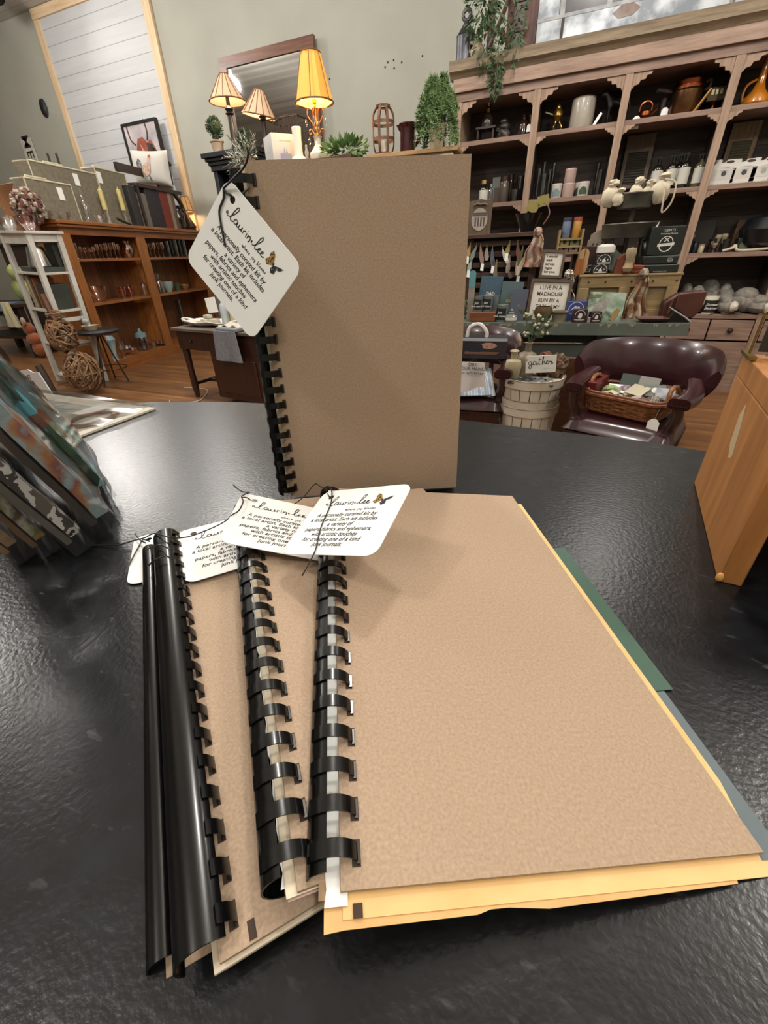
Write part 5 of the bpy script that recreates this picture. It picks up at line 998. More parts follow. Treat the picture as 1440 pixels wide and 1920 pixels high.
for i in range(5):
    x0, x1 = PXS[i] + .059, PXS[i + 1] - .001
    for k, z in enumerate(UZ):
        s = MB().box((x0 - .019, .0, z - .035), (x1 + .019, UD - .021, z)).build('shelf', pk, t, bevel=.002)
    for z, k in ((2.41, 1.0), (UZ[3] - .035, .62), (UZ[2] - .035, .62), (UZ[1] - .035, .62)):
        for sx, xx in ((1, x0), (-1, x1)):
            pts = [(0, 0), (.13, 0), (.125, -.02), (.095, -.024), (.088, -.045), (.055, -.048), (.046, -.07), (.018, -.075), (0, -.10)]
            pp = [(xx + sx * a * k, z + b_ * k) for a, b_ in pts]; pp = pp if sx < 0 else pp[::-1]
            MB().prism(pp, -.016, .004, UP).build('bracket', pkz, t, smooth=False)
    if i >= 0:
        for s in (0, 1):
            w_ = (x1 - x0) / 2; d = MB().box((x0 + s * w_ + .006, -.006, UZ[0] - .215), (x0 + (s + 1) * w_ - .006, .016, UZ[0] - .045)).build('drawer', pk, t, bevel=.003)
            MB().ball((x0 + (s + .5) * w_, -.02, UZ[0] - .13), .022).build('knob', IRON, d)
    MB().box((x0 - .02, .0, 0), (x1 + .02, .02, UZ[0] - .23)).build('lower_panel', pk, t, smooth=False)
X0, X1 = PXS[0], PXS[-1] + .07
MB().box((X0, -.014, 2.41), (X1, UD, 2.47)).build('top_rail', pk, t); MB().box((X0 - .02, -.04, 2.47), (X1, UD, 2.56)).build('frieze', wood('pink_frieze', '7f6656', 'a58a78', 'x', .9, .6), t, bevel=.003)
MB().prism([(-.04, 2.56), (-.06, 2.585), (-.085, 2.60), (-.09, 2.64), (-.10, 2.665), (UD, 2.665), (UD, 2.56)], X0 - .05, X1, Mat(((0, 0, 1, 0), (1, 0, 0, 0), (0, 1, 0, 0), (0, 0, 0, 1)))).build('cornice', corn, t)
UT = 2.6655
# ---- on top of the unit
tin = mat('dark_tin_sheet', '3c3c40', .35, .7, c2='5d5d62', scale=7)
P = (-1.2899, 5.02, 2.667, 0.1567, 0.3487)
t = thing('tin_lantern', 'dark tin lantern with a ring handle on top of the unit at its left end', 'lantern', (P[0], 5.02, UT)); r, h = P[3] / 2, P[4]
MB().lathe([(r, 0), (r, h * .52), (r * 1.05, h * .53), (r * .75, h * .62), (r * .3, h * .76), (r * .22, h * .8), (0, h * .8)]).build('body', tin, t); MB().tube([(r * .42 * math.cos(a * PI / 10), 0, h * .9 + r * .42 * math.sin(a * PI / 10)) for a in range(20)], .014, 6, closed=True).build('ring_handle', tin, t)
P = (-1.1709, 4.97, 2.667, 0.119, 0.1261)
t = thing('clay_pitcher', 'pale clay pitcher with trailing ivy beside the tin lantern', 'pitcher', (P[0], 4.97, UT)); r, h = P[3] / 2, P[4]
clay2 = mat('pale_stoneware', 'a08e78', .6, c2='8d7c68', scale=8)
MB().lathe([(r * .6, 0), (r, h * .35), (r * .95, h * .6), (r * .55, h * .85), (r * .65, h), (r * .5, h * .98), (0, h * .9)]).build('body', clay2, t); MB().tube([(-r * .6, 0, h * .9), (-r * 1.2, 0, h * .95), (-r * 1.2, 0, h * .6), (-r * .9, 0, h * .5)], .012, 6, smooth=4).build('handle', clay2, t)
b = MB()
for (cx_, cz_, sx, sz, n) in ((.06, h + .18, .16, .20, 330), (.16, h + .45, .2, .2, 240), (.10, h * .55, .10, .18, 130), (.20, -.02, .07, .20, 150), (.19, -.17, .05, .10, 70), (.33, .15, .07, .25, 130)): leafy(b, (cx_, -.10, cz_), n, (sx, .05, sz), .045, up=-.4)
for x, z in ((.2, -.25), (.34, -.05)): b.tube([(0, -.05, h), (x * .5, -.12, h + .1), (x, -.13, h * .4), (x, -.13, z)], .003, 4, smooth=4)
b.build('ivy', mat('ivy_leaf', '2e4427', .6, c2='4b6440', scale=16), t, smooth=False)
t = thing('slatted_cradle', 'reddish brown slatted crib end standing on top of the unit', 'crib', (-1.064, 5.10, UT))
cw_ = 0.3186; rw = wood('reddish_wood', '3d1f16', '5e3326', 'z', .8, .5); gb = mat('grey_slat', '5b5650', .6, c2='6a645c', scale=5)
for x in (-.06, .10, cw_ - .07): MB().box((x, .0, 0), (x + (.05 if x < .2 else .10), .05, .95)).build('post', rw, t, bevel=.004)
MB().tube([(-.04, -.01, .1), (.06, -.01, .28), (.16, -.01, .5)], .018, 6).tube([(.06, -.01, .2), (.16, -.01, .06)], .018, 6).build('brace', rw, t)
for k in range(5): MB().box((.15, .012, .02 + k * .175), (cw_ - .07, .035, .165 + k * .175)).build('slat', gb, t); MB().box((.15, .006, .172 + k * .175), (cw_ - .07, .04, .19 + k * .175)).build('slat_ledge', rw, t)
galv = mat('galvanised', '6c7176', .45, .5, c2='a9adb0', scale=7, contrast=(.4, .62), detail=8)
GX0, GX1 = -0.7093, 0.6214
t = thing('window_trough', 'grey galvanised paned window frame standing on top of the unit', 'window frame', (GX0, 5.06, UT)); gw = GX1 - GX0
GS = 0.1787
MB().box((0, 0, 0), (gw, .04, GS)).build('lower_panel', galv, t, bevel=.003); MB().box((gw * .15 - .01, -.004, 0), (gw * .15 + .012, .0, GS)).build('seam', IRON, t)
pale_ = mat('weathered_white', 'a9abac', .6, c2='7d8083', scale=10)
for x in (0, .17, .51, .87, gw - .06): MB().box((x, .005, GS), (x + (.16 if x == 0 else .035), .035, 1.0)).build('mullion', galv if x == 0 else pale_, t)
MB().box((0, .0, GS), (gw, .045, GS + .022)).build('sill_bar', pale_, t); MB().box((.0, .0, .60), (gw, .042, .625)).build('cross_bar', pale_, t)
for a, c_ in ((.17, .51), (.51, .87), (.87, gw - .06)): MB().box((a + .036, .018, GS + .023), (c_ - .001, .022, .599)).build('pane', mat('dusty_dark_pane', '2b2a2b', .2, c2='4a4646', scale=4), t)
MB().prism([(gw * .49 + x * .09, GS * .78 + z * .045) for x, z in ((-1, 0), (-.4, .8), (.5, .9), (1.1, .1), (.6, -.7), (-.5, -.8))], .0, .002, UP).build('rust_patch', mat('rust_patch', '7a6055', .8, c2='8f857f', scale=14), t)
solo('tin_tray', 'grey metal tray leaning at the right end on top of the unit', 'tray', MB().box((0, 0, 0), (.55, .03, .36)), galv, (0.6506, 5.10, UT), bevel=.01)

# ---- row of the top shelf
Z4, Z3, Z2, Z1 = [UZ[i] + .0006 for i in (3, 2, 1, 0)]
brown_g = mat('brown_glass', '2c1810', .1, coat=.7)
P = (-1.0717, 5.12, 2.13, 0.0896, 0.2782)
t = thing('oil_lamp', 'glass oil lamp on a little wooden stand on the top shelf', 'lamp', (P[0], 5.12, Z4)); h = P[4]
st = h * .34
for sx in (-1, 1): MB().box((sx * .07 - .008, -.06, 0), (sx * .07 + .008, .06, st)).build('stand_leg', IRON, t)
MB().box((-.09, -.07, st), (.09, .07, st + .015)).build('stand_top', dk, t)
MB().lathe([(.05, st + .0155), (.055, st + .04), (.05, st + .08), (.02, st + .12)]).build('font', CLEAR, t); MB().lathe([(.022, st + .12), (.03, st + .15), (.018, st + .17)]).build('burner', BRASS, t); MB().lathe([(.018, st + .171), (.034, st + .23), (.02, h * .9), (.022, h)], cap=False).build('chimney', CLEAR, t)
P = (-0.9214, 5.14, 2.13, 0.0894, 0.1645)
t = thing('dark_figurine', 'small dark seated figurine second on the top shelf', 'figurine', (P[0], 5.14, Z4)); h = P[4]
b = MB(); b.ball((0, 0, h * .28), (.07, .06, h * .28)); b.ball((.01, 0, h * .62), (.05, .045, h * .2)); b.ball((0, 0, h * .86), (.035, .035, h * .12)); b.tube([(-.05, -.05, h * .5), (.0, -.09, h * .35), (.05, -.06, h * .12)], .015, 6); b.build('body', mat('pewter_dark', '39332f', .4, .5, c2='6b655f', scale=14), t)
P = (-0.7334, 5.1, 2.13, 0.1065, 0.1569)
t = thing('brown_jug', 'shiny brown glass jug with a white ticket beside the first post', 'jug', (P[0], 5.10, Z4)); r, h = P[3] / 2, P[4]
MB().lathe([(r, 0), (r, h * .5), (r * .9, h * .65), (r * .4, h * .8), (r * .4, h * .95), (r * .5, h), (0, h)]).build('body', brown_g, t); MB().tube([(r * .4, 0, h * .9), (r * .9, 0, h * .95), (r * .95, 0, h * .7)], .012, 6, smooth=4).build('handle', brown_g, t); price_tag(t, (r * 1.0, -r - .01, h * .50), .035)
P = (-0.4542, 5.1, 2.13, 0.094, 0.1972)
t = thing('brass_ornament', 'brass egg shaped burner on a scrolled stand on the top shelf', 'ornament', (P[0], 5.10, Z4)); r, h = P[3] / 2, P[4]
MB().lathe([(r * .8, 0), (r * .7, h * .06), (r * .3, h * .09)]).build('foot', BRASS, t)
for k in range(3): R_ = Mat.Rotation(2.1 * k, 4, 'Z'); MB().tube([R_ @ Vec((x, 0, z)) for x, z in ((.03, h * .08), (r * .9, h * .2), (r * .5, h * .34), (.02, h * .42))], .007, 5, smooth=4).build('scroll', BRASS, t)
MB().lathe([(.02, h * .4), (r * .95, h * .58), (r * .9, h * .72), (r * .5, h * .84), (r * .5, h * .9), (.01, h)]).build('egg_body', mat('aged_brass', '6e5526', .3, .9, c2='a5843f', scale=6), t); MB().tube([(-r * .8, 0, h * .66), (-r * 2.2, -.02, h * .76)], .006, 5).build('side_handle', mat('ivory_handle', '9c9484', .5), t)
P = (-0.2531, 5.1, 2.13, 0.1887, 0.2161)
t = thing('stoneware_churn', 'tall pale stoneware churn with a brown wooden lid on the top shelf', 'crock', (P[0], 5.10, Z4)); r, h = P[3] / 2, P[4]
MB().lathe([(r * .93, 0), (r, h * .06), (r, h * .88), (r * .94, h * .93), (r * .98, h * .95), (r * .9, h * .95)], n=28).build('crock', mat('stoneware', '8f877b', .35, c2='a39b8e', scale=5, coat=.2), t); MB().lathe([(r * .92, h * .951), (r * .8, h * .985), (r * .3, h)], n=24).build('lid', wood('lid_wood', '4a2c18', '6b4328', 'x', 1), t); MB().lathe([(.02, h), (.03, h * 1.03), (.018, h * 1.06), (.03, h * 1.09), (0, h * 1.12)]).build('glass_knob', CLEAR, t)
t = thing('white_ticket', 'loose white ticket leaning on the shelf by the horse', 'ticket', (-0.1274, 5.02, Z4)); MB().prism([(-.035, .0), (-.012, .0), (.035, .075), (.022, .088), (.006, .07)], -.001, .001, UP).build('ticket', WHITEP, t, smooth=False)
# horse: one continuous skinned body
P = (0.0033, 5.14, 2.13, 0.2032, 0.2441)
t = thing('horse_statue', 'dark bronze standing horse statue on the top shelf', 'statue', (P[0], 5.14, Z4), rad(0)); h = P[4]; k = h / 1.0
def skin(name, verts, edges, radii, m, parent, root=0, sub=2):
    me = bpy.data.meshes.new(name); me.from_pydata(verts, edges, []); o = bpy.data.objects.new(name, me); COL.objects.link(o); o.parent = parent
    md = o.modifiers.new('skin', 'SKIN'); md.use_smooth_shade = True
    for i, r_ in enumerate(radii): sv = me.skin_vertices[0].data[i]; sv.radius = (r_, r_); sv.use_root = i == root
    s = o.modifiers.new('sub', 'SUBSURF'); s.levels = s.render_levels = sub; me.materials.append(m); return o
hv = [(.1, 0, .60), (-.12, 0, .60), (.26, 0, .62), (-.24, 0, .70), (-.34, 0, .84), (-.40, 0, .93), (-.55, 0, .80),   # body, rump, shoulder, neck, poll, muzzle
      (-.20, -.07, .45), (-.21, -.07, .25), (-.20, -.07, .05), (-.23, -.07, .0), (-.20, .07, .45), (-.24, .07, .27), (-.22, .07, .05), (-.25, .07, .0),
      (.27, -.07, .46), (.24, -.07, .36), (.32, -.07, .22), (.28, -.07, .04), (.25, -.07, .0), (.27, .07, .46), (.24, .07, .36), (.31, .07, .22), (.27, .07, .04), (.24, .07, .0),
      (.36, 0, .60), (.42, 0, .45), (.40, 0, .25), (-.39, -.03, .99), (-.39, .03, .99)]
he = [(0, 1), (0, 2), (1, 3), (3, 4), (4, 5), (5, 6), (1, 7), (7, 8), (8, 9), (9, 10), (1, 11), (11, 12), (12, 13), (13, 14), (2, 15), (15, 16), (16, 17), (17, 18), (18, 19), (2, 20), (20, 21), (21, 22), (22, 23), (23, 24), (2, 25), (25, 26), (26, 27), (5, 28), (5, 29)]
hr = [.15, .15, .15, .12, .085, .07, .045, .06, .04, .028, .035, .06, .04, .028, .035, .08, .055, .04, .028, .035, .08, .055, .04, .028, .035, .03, .035, .012, .018, .018]
bz = mat('dark_bronze', '1c1815', .38, .5, c2='3a332d', scale=9)
skin('body', [(x * k, y * k, z * k + .012) for x, y, z in hv], he, [r_ * k for r_ in hr], bz, t)
MB().box((-.42 * k, -.14 * k, 0), (.44 * k, .14 * k, .018)).build('base', bz, t, bevel=.004)
MB().grid(8, 2, lambda u, v: ((-.40 + .2 * u) * k, (v - .5) * .02 * k, (1.0 - .22 * u - .09 * abs(v - .5) - .02) * k), th=.012 * k).build('mane', bz, t)
P = (0.2307, 5.08, 2.13, 0.1054, 0.124)
t = thing('copper_kettle', 'small round copper kettle with a tall bail handle and white ticket', 'kettle', (P[0], 5.08, Z4)); r, h = P[3] / 2, P[4]
MB().lathe([(r * .6, 0), (r, h * .25), (r * .95, h * .45), (r * .5, h * .58), (.012, h * .62), (0, h * .66)]).build('body', COPPER, t); MB().tube([(-r * .8, 0, h * .5), (-r * .7, 0, h * .85), (0, 0, h), (r * .7, 0, h * .85), (r * .8, 0, h * .5)], .008, 6, smooth=4).build('bail_handle', COPPER, t); MB().tube([(r * .8, 0, h * .3), (r * 1.4, 0, h * .5), (r * 1.55, 0, h * .55)], .014, 6).build('spout', COPPER, t); price_tag(t, (-r * 1.1, -r - .02, h * .22), .055)
P = (0.3534, 5.15, 2.13, 0.0616, 0.1357)
t = thing('black_ladle', 'small dark cup with a white ticket beside the copper kettle', 'cup', (P[0], 5.15, Z4)); MB().lathe(tumbler((0, 0, 0, P[3], P[4])), n=14).build('cup', IRON, t); price_tag(t, (.02, -P[3] * .5 - .01, P[4] * .55), .05)
P = (0.5074, 5.12, 2.13, 0.2137, 0.2161)
t = thing('copper_pot', 'large dark copper pot with a lid, long handle and ticket on the top shelf', 'pot', (P[0], 5.12, Z4)); r, h = P[3] / 2, P[4]
MB().lathe([(r * .85, 0), (r, h * .1), (r * 1.0, h * .7), (r * 1.05, h * .72), (r * 1.0, h * .74)]).build('body', mat('aged_copper', '4a3222', .3, .9, c2='7a5636', scale=5), t); MB().lathe([(r * 1.04, h * .745), (r * 1.05, h * .82), (r * .9, h * .86), (r * .95, h * .98), (r * .9, h), (0, h)]).build('lid', COPPER, t)
MB().tube([(-r, 0, h * .74), (-r * 1.6, -.05, h * .78), (-r * 2.1, -.08, h * .80)], .014, 6).build('long_handle', IRON, t); MB().tube([(r, 0, h * .9), (r * 1.3, 0, h * .95), (r * 1.3, 0, h * .75), (r, 0, h * .7)], .012, 6, smooth=3).build('side_handle', IRON, t); MB().cyl((.06, -r - .02, 0), (.14, -r - .03, h * .58), .012).build('leaning_rod', mat('brass_rod', '8a6a3a', .3, .8), t)
P = (0.71, 5.16, 2.13, 0.1272, 0.1577)
t = thing('footed_brazier', 'square dark metal warmer with pierced windows at the right of the copper pot', 'warmer', (P[0], 5.16, Z4)); w, h = P[3], P[4]
MB().lathe([(w * .4, 0), (w * .36, h * .06), (w * .15, h * .14), (w * .12, h * .35), (w * .3, h * .45)]).build('foot', COPPER, t); MB().box((-w * .5, -w * .4, h * .45), (w * .5, w * .4, h)).build('box', mat('dark_brass', '3c3122', .35, .8), t, bevel=.004)
b = MB()
for q in range(3): b.box((-w * .32 + q * w * .22, -w * .4 - .003, h * .7), (-w * .32 + q * w * .22 + w * .14, -w * .4, h * .9))
b.build('pierced_panels', mat('pale_brass', '9c8f74', .35, .7), t)
P = (0.9719, 5.1, 2.13, 0.1763, 0.3192)
t = thing('amber_decanter', 'large amber glass decanter with a long neck at the right edge of the top shelf', 'decanter', (P[0], 5.10, Z4)); r, h = P[3] / 2, P[4]
ambg = mat('amber_glass', '8a4e14', .08, c2='b8741f', scale=3, coat=.6); MB().lathe([(r * .8, 0), (r, h * .06), (r * .95, h * .16), (r * .5, h * .3), (r * .3, h * .45), (r * .22, h * .8), (r * .3, h * .95), (r * .42, h), (r * .3, h * .98)], n=24).build('body', ambg, t); MB().tube([(-r * .3, 0, h * .5), (-r * .9, 0, h * .42), (-r * 1.05, 0, h * .25), (-r * .9, 0, h * .1)], .009, 6, smooth=4).build('handle', ambg, t)

# ---- second shelf
lab_w = mat('white_label', 'b7b4aa', .6); darkb = mat('near_black_glass', '17130f', .12, coat=.5)
GOLD = mat('gold_cap', 'b0935a', .35, .6)
bottle('dark_bottle', 'dark bottle with a pale label and gold cap above the oval photo plaque', (-1.0442, 5.05, 1.646, 0.0838, 0.1929), darkb, GOLD, lab_w, neck=.5)
bottle('glass_bottle', 'small clear bottle with a white highlight right of the gold capped bottle', (-0.9781, 5.06, 1.646, 0.047, 0.1595), CLEAR, STEEL, neck=.4)
for i, P in enumerate([(-0.9595, 5.22, 1.646, 0.075, 0.2284), (-0.9193, 5.08, 1.646, 0.0575, 0.1276)]): solo('small_carton', ['grey green printed carton behind the small bottles', 'dark carton in front of the printed grey carton'][i], 'carton', MB().box((-P[3] / 2, 0, 0), (P[3] / 2, .07, P[4])), [mat('grey_green_card', '6b7168', .6), mat('brown_card', '3a2c26', .6)][i], (P[0], P[1], Z3), bevel=.002)
jar('brown_jar', 'tall brown glass jar with a glass base on the second shelf', (-0.8524, 5.08, 1.646, 0.0879, 0.2089), mat('clear_thick_glass', '4a423c', .08, coat=.6), mat('brown_lid', '2a140e', .3))
jar('brown_jar', 'slim brown bottle behind the tall brown jar', (-0.8141, 5.2, 1.646, 0.0527, 0.2308), brown_g, mat('brown_lid', ''))
for i, P in enumerate([(-0.7396, 5.07, 1.646, 0.0926, 0.1005), (-0.7214, 5.2, 1.646, 0.0732, 0.2147)]): glassware('tumbler', ['square clear glass beside the second post', 'tall smoky glass cylinder left of the first inner post'][i], P, GREYG, cat='glass', name='clear_vessel')
gl = 'tall glass tubes at the left of the second bay'
for P in [(-0.5505, 5.1, 1.646, 0.0454, 0.2452), (-0.5205, 5.2, 1.646, 0.0358, 0.3019), (-0.4977, 5.05, 1.646, 0.0498, 0.1958), (-0.4555, 5.12, 1.646, 0.0352, 0.2313), (-0.4324, 5.2, 1.646, 0.0406, 0.2859)]: glassware('tumbler', 'tall clear glass tube standing at the left of the second bay', P, GREYG, gl, 'vase', 'glass_tube', 10)
for P in [(-0.0478, 5.2, 1.646, 0.0393, 0.2507), (-0.0179, 5.06, 1.646, 0.0478, 0.186), (0.0331, 5.2, 1.646, 0.0437, 0.2921), (0.0571, 5.1, 1.646, 0.0477, 0.2398)]: glassware('tumbler', 'tall clear glass tube standing at the right of the second bay', P, GREYG, 'tall glass tubes at the right of the second bay', 'vase', 'glass_tube', 10)
def canister(label, P, m, spot=None, sm=None):
    t = thing('canister', label, 'canister', P[:2] + (P[2] + .0006,)); r, h = P[3] / 2, P[4]
    MB().lathe([(r * .96, 0), (r, h * .03), (r, h * .86)], n=20).build('body', m, t); MB().lathe([(r * 1.03, h * .86), (r * 1.03, h * .98), (r, h)], n=20).build('lid', m, t)
    if spot: MB().grid(8, 4, lambda u, v: (r * 1.012 * math.sin((u - .5) * 1.5), -r * 1.012 * math.cos((u - .5) * 1.5), h * (.12 + .55 * v * (1 - .5 * abs(u * 2 - 1) ** 2)))).build('label', spot, t)
wc = mat('white_canister', 'b6b1a6', .5); pc = mat('pink_canister', 'a88f86', .5)
canister('white canister with a pale blue arched label', (-0.3708, 5.06, 1.646, 0.0893, 0.1115), wc, mat('blue_arch_label', '6f8083', .6))
Pq = (-0.2689, 5.06, 1.646, 0.1033, 0.1074); canister('pink canister under another pink one', Pq, pc)
canister('pink canister stacked on top of the lower pink one', (Pq[0], Pq[1], Pq[2] + Pq[4] + .0008, Pq[3] * .92, Pq[4] * .98), pc)
canister('white canister with a green arched label', (-0.1418, 5.05, 1.646, 0.0921, 0.108), wc, mat('green_arch_label', '2e4632', .6)); canister('white canister with a dark arched label behind the green labelled one', (-0.1938, 5.16, 1.646, 0.0747, 0.1149), wc, mat('green_arch_label', ''))
def washboard(label, P, m, rm):
    t = thing('washboard', label, 'washboard', (P[0], P[1], P[2] + .0006), 0); w, h = P[3], P[4]
    for x in (-w / 2, w / 2 - .03): MB().box((x, 0, 0), (x + .03, .03, h)).build('side_rail', m, t)
    MB().box((-w / 2 + .03, .004, h * .72), (w / 2 - .03, .026, h)).build('head_board', m, t); MB().box((-w / 2 + .03, .004, h * .12), (w / 2 - .03, .026, h * .18)).build('foot_rail', m, t)
    MB().grid(48, 1, lambda u, v: (-w / 2 + .03 + (w - .06) * v, .010 - .005 * math.sin(u * 48 * PI / 2), h * (.18 + .54 * u)), th=.004).build('ribbed_plate', rm, t)
washw = wood('washboard_wood', '4a3d2f', '6a5845', 'z', 1, .6)
washboard('old wooden washboard leaning in the third bay behind the cotton bags', (0.2571, 5.28, 1.646, 0.2205, 0.4307), washw, mat('zinc_ribs', '57534c', .45, .5)); washboard('paler washboard leaning in the fourth bay behind the white jugs', (1.0105, 5.3, 1.646, 0.1965, 0.4321), wood('pale_washboard_wood', '6a5540', '8a7458', 'z', 1, .6), mat('zinc_ribs_pale', '77725f', .45, .4))
for i, P in enumerate([(0.4214, 5.05, 1.646, 0.0819, 0.2315), (0.5246, 5.05, 1.646, 0.0765, 0.2355), (0.5918, 5.2, 1.646, 0.0738, 0.2564), (0.618, 5.05, 1.646, 0.0847, 0.2402), (0.7286, 5.05, 1.646, 0.0838, 0.2226)]):
    bottle('spray_bottle', ['dark spray bottle with a white label, leftmost of its row', 'dark spray bottle second from the left with a dark round mark', 'dark spray bottle half hidden behind its neighbour', 'dark spray bottle fourth from the left with a plain white label', 'dark olive spray bottle nearest the third post'][i], (*P[:2], P[2] + .0006, *P[3:]), mat('olive_bottle', '4a4a30', .2) if i == 4 else darkb, BLACK, lab_w, pump=True, group='spray bottles on the second shelf')
def gallon(label, P, mk):
    t = thing('white_jug', label, 'jug', (P[0], P[1], P[2] + .0006), 0, 'white plastic jugs on the second shelf'); w, h = P[3], P[4]; pl = mat('white_plastic', 'cdc8c2', .4)
    MB().box((-w / 2, 0, 0), (w / 2, w * .7, h * .70)).build('body', pl, t, bevel=w * .06, seg=3)
    sh_ = [(-w * .46, h * .69), (w * .46, h * .69), (w * .47, h * .82), (w * .40, h * .97), (w * .05, h * .97), (-w * .02, h * .88), (-w * .40, h * .86)]
    hole = [(w * .10 + w * .16 * math.cos(a * PI / 6), h * .84 + h * .055 * math.sin(a * PI / 6)) for a in range(12, -1, -1)]
    MB().prism(sh_[:4] + [(w * .26, h * .97)] + [hole[i] for i in range(13)][::1][0:0] + [(w * .05, h * .97)] + sh_[5:], -w * .5, -w * .2, UP).build('shoulder', pl, t, smooth=False)
    MB().prism([(x, z) for x, z in hole[:-1]], w * .195, w * .203, UP).build('hand_hole', mat('jug_hole', '3a302c', .8), t)
    MB().lathe([(w * .13, h * .86), (w * .13, h * .99), (w * .12, h)], T((-w * .27, w * .33, 0))).build('cap', pl, t); MB().prism(rrect(w * .86, h * .36, .008, cx=0, cy=h * .40), .0, .0012, UP).build('label', mat('jug_label', 'c3beb6', .6), t, smooth=False)
    MB().lathe([(w * .10, 0), (w * .10, .001), (0, .001)], front(0, -.0012, h * .44)).build('round_mark', mk, t); text('HOUSEHOLD', h * .05, INK, t, front(0, -.0013, h * .54))
for i, P in enumerate([(0.9026, 5.05, 1.646, 0.1739, 0.1756), (1.0388, 5.05, 1.646, 0.1801, 0.1693), (1.1644, 5.05, 1.646, 0.1777, 0.1672), (1.2866, 5.05, 1.646, 0.1754, 0.1619)]): gallon(['white jug nearest the third post with a dark round mark', 'white jug second in its row with a dark round mark', 'white jug third in its row with a pale green mark', 'white jug cut by the right edge of the picture'][i], P, mat('jug_mark_pale', '8f9a86', .6) if i == 2 else mat('jug_mark_dark', '3b3d44', .6))

# ---- third shelf, right bay
tinb = mat('black_tin', '141416', .35, c2='1f1f22', scale=6); fuzz = mat('cream_bristle', '8f8168', .9)
for i, (P, hh) in enumerate([((0.8106, 5.06, 1.166, 0.0519, 0.1411), 0), ((0.8548, 5.06, 1.166, 0.0472, 0.0915), 0), ((0.903, 5.04, 1.166, 0.0421, 0.0655), 1), ((0.9847, 5.1, 1.166, 0.0563, 0.1023), 0)]): jar('dark_jar', ['black jar in the corner beside the third post', 'short black jar second from the third post', 'short cream topped pot at the shelf front', 'dark brown pot before the mushroom brushes'][i], (*P[:2], P[2] + .0006, *P[3:]), [tinb, tinb, mat('ivory_ceramic', ''), brown_g][i], [mat('grey_lid', '55504a', .4), tinb, fuzz, tinb][i])
for i, P in enumerate([(1.02, 5.12, 1.166, 0.0516, 0.1325), (1.067, 5.14, 1.166, 0.0562, 0.1386), (0.9967, 5.04, 1.166, 0.0417, 0.0697)]):
    t = thing('shaving_brush', ['shaving brush with a cream tuft, left of the pair', 'shaving brush with a cream tuft beside the dark tube', 'short shaving brush with a cream tuft in front'][i], 'brush', (*P[:2], P[2] + .0006)); r, h = P[3] / 2, P[4]
    MB().lathe([(r * .7, 0), (r * .5, h * .2), (r * .6, h * .45), (r * .4, h * .5)], n=12).build('handle', dk, t); MB().lathe([(r * .4, h * .5), (r, h * .85), (r * .7, h), (0, h)], n=12).build('bristles', fuzz, t)
bottle('dark_tube', 'tall black tube right of the shaving brushes', (*(1.0777, 5.06), Z2, 0.0646, 0.0978), tinb, tinb, None, neck=.8)
for i, P in enumerate([(1.2098, 5.06, 1.166, 0.1001, 0.0997), (1.3747, 5.06, 1.166, 0.0985, 0.0925)]):
    t = thing('balm_tin', ['black box with a green oval window, left one', 'black box with a green oval window at the right edge'][i], 'box', (P[0], P[1], Z2)); w, h = P[3], P[4]
    MB().box((-w / 2, 0, 0), (w / 2, .12, h)).build('box', tinb, t, bevel=.004); MB().lathe([(1, 0), (.95, .002), (0, .002)], front(0, -.0005, h * .45) @ Mat.Diagonal((w * .33, h * .28, 1, 1))).build('oval_window', mat('sage_window', '56634a', .5), t)
for i, (u, c) in enumerate([((1.178, 5.24, 1.166, 0.0517, 0.237), '5a4028'), ((1.2279, 5.22, 1.166, 0.0467, 0.1911), '4e382b'), ((1.2941, 5.24, 1.166, 0.0511, 0.2343), '6a4a30')]): solo('wooden_comb_box', ['brown wooden sample box standing upright, left of three', 'brown wooden sample box standing upright, shortest of three', 'brown wooden sample box standing upright, right of three'][i], 'box', MB().box((-u[3] / 2, 0, 0), (u[3] / 2, .05, u[4])), mat('cb_' + c, c, .5), (u[0], u[1], Z2), bevel=.003)
P = (0.8819, 5.2, 1.166, 0.1917, 0.252); solo('dark_case', 'dark open wooden case at the back of the third shelf beside the post', 'case', MB().box((-P[3] / 2, 0, 0), (P[3] / 2, .12, P[4])), mat('dark_case_wood', '1c120d', .5), (P[0] + .02, 5.22, Z2), bevel=.004)
b = MB(); b.tube([(-.12, 0, .012), (-.06, -.01, .03), (-.04, 0, .05), (-.02, -.01, .015), (.08, 0, .012), (.2, 0, .02), (.26, -.005, .035)], .011, 7, smooth=4); solo('antler_hook', 'white antler shaped hook lying on the third shelf edge', 'hook', b, mat('bone', 'b8ab94', .5), (1.1738, 4.99, Z2))
solo('round_black_pot', 'large rounded black pot at the right edge of the third shelf', 'pot', MB().lathe([(.08, 0), (.17, .06), (.2, .16), (.15, .24), (.05, .27), (0, .3)]), mat('black_pot', '141518', .3, coat=.3), (1.3516, 5.12, Z2))
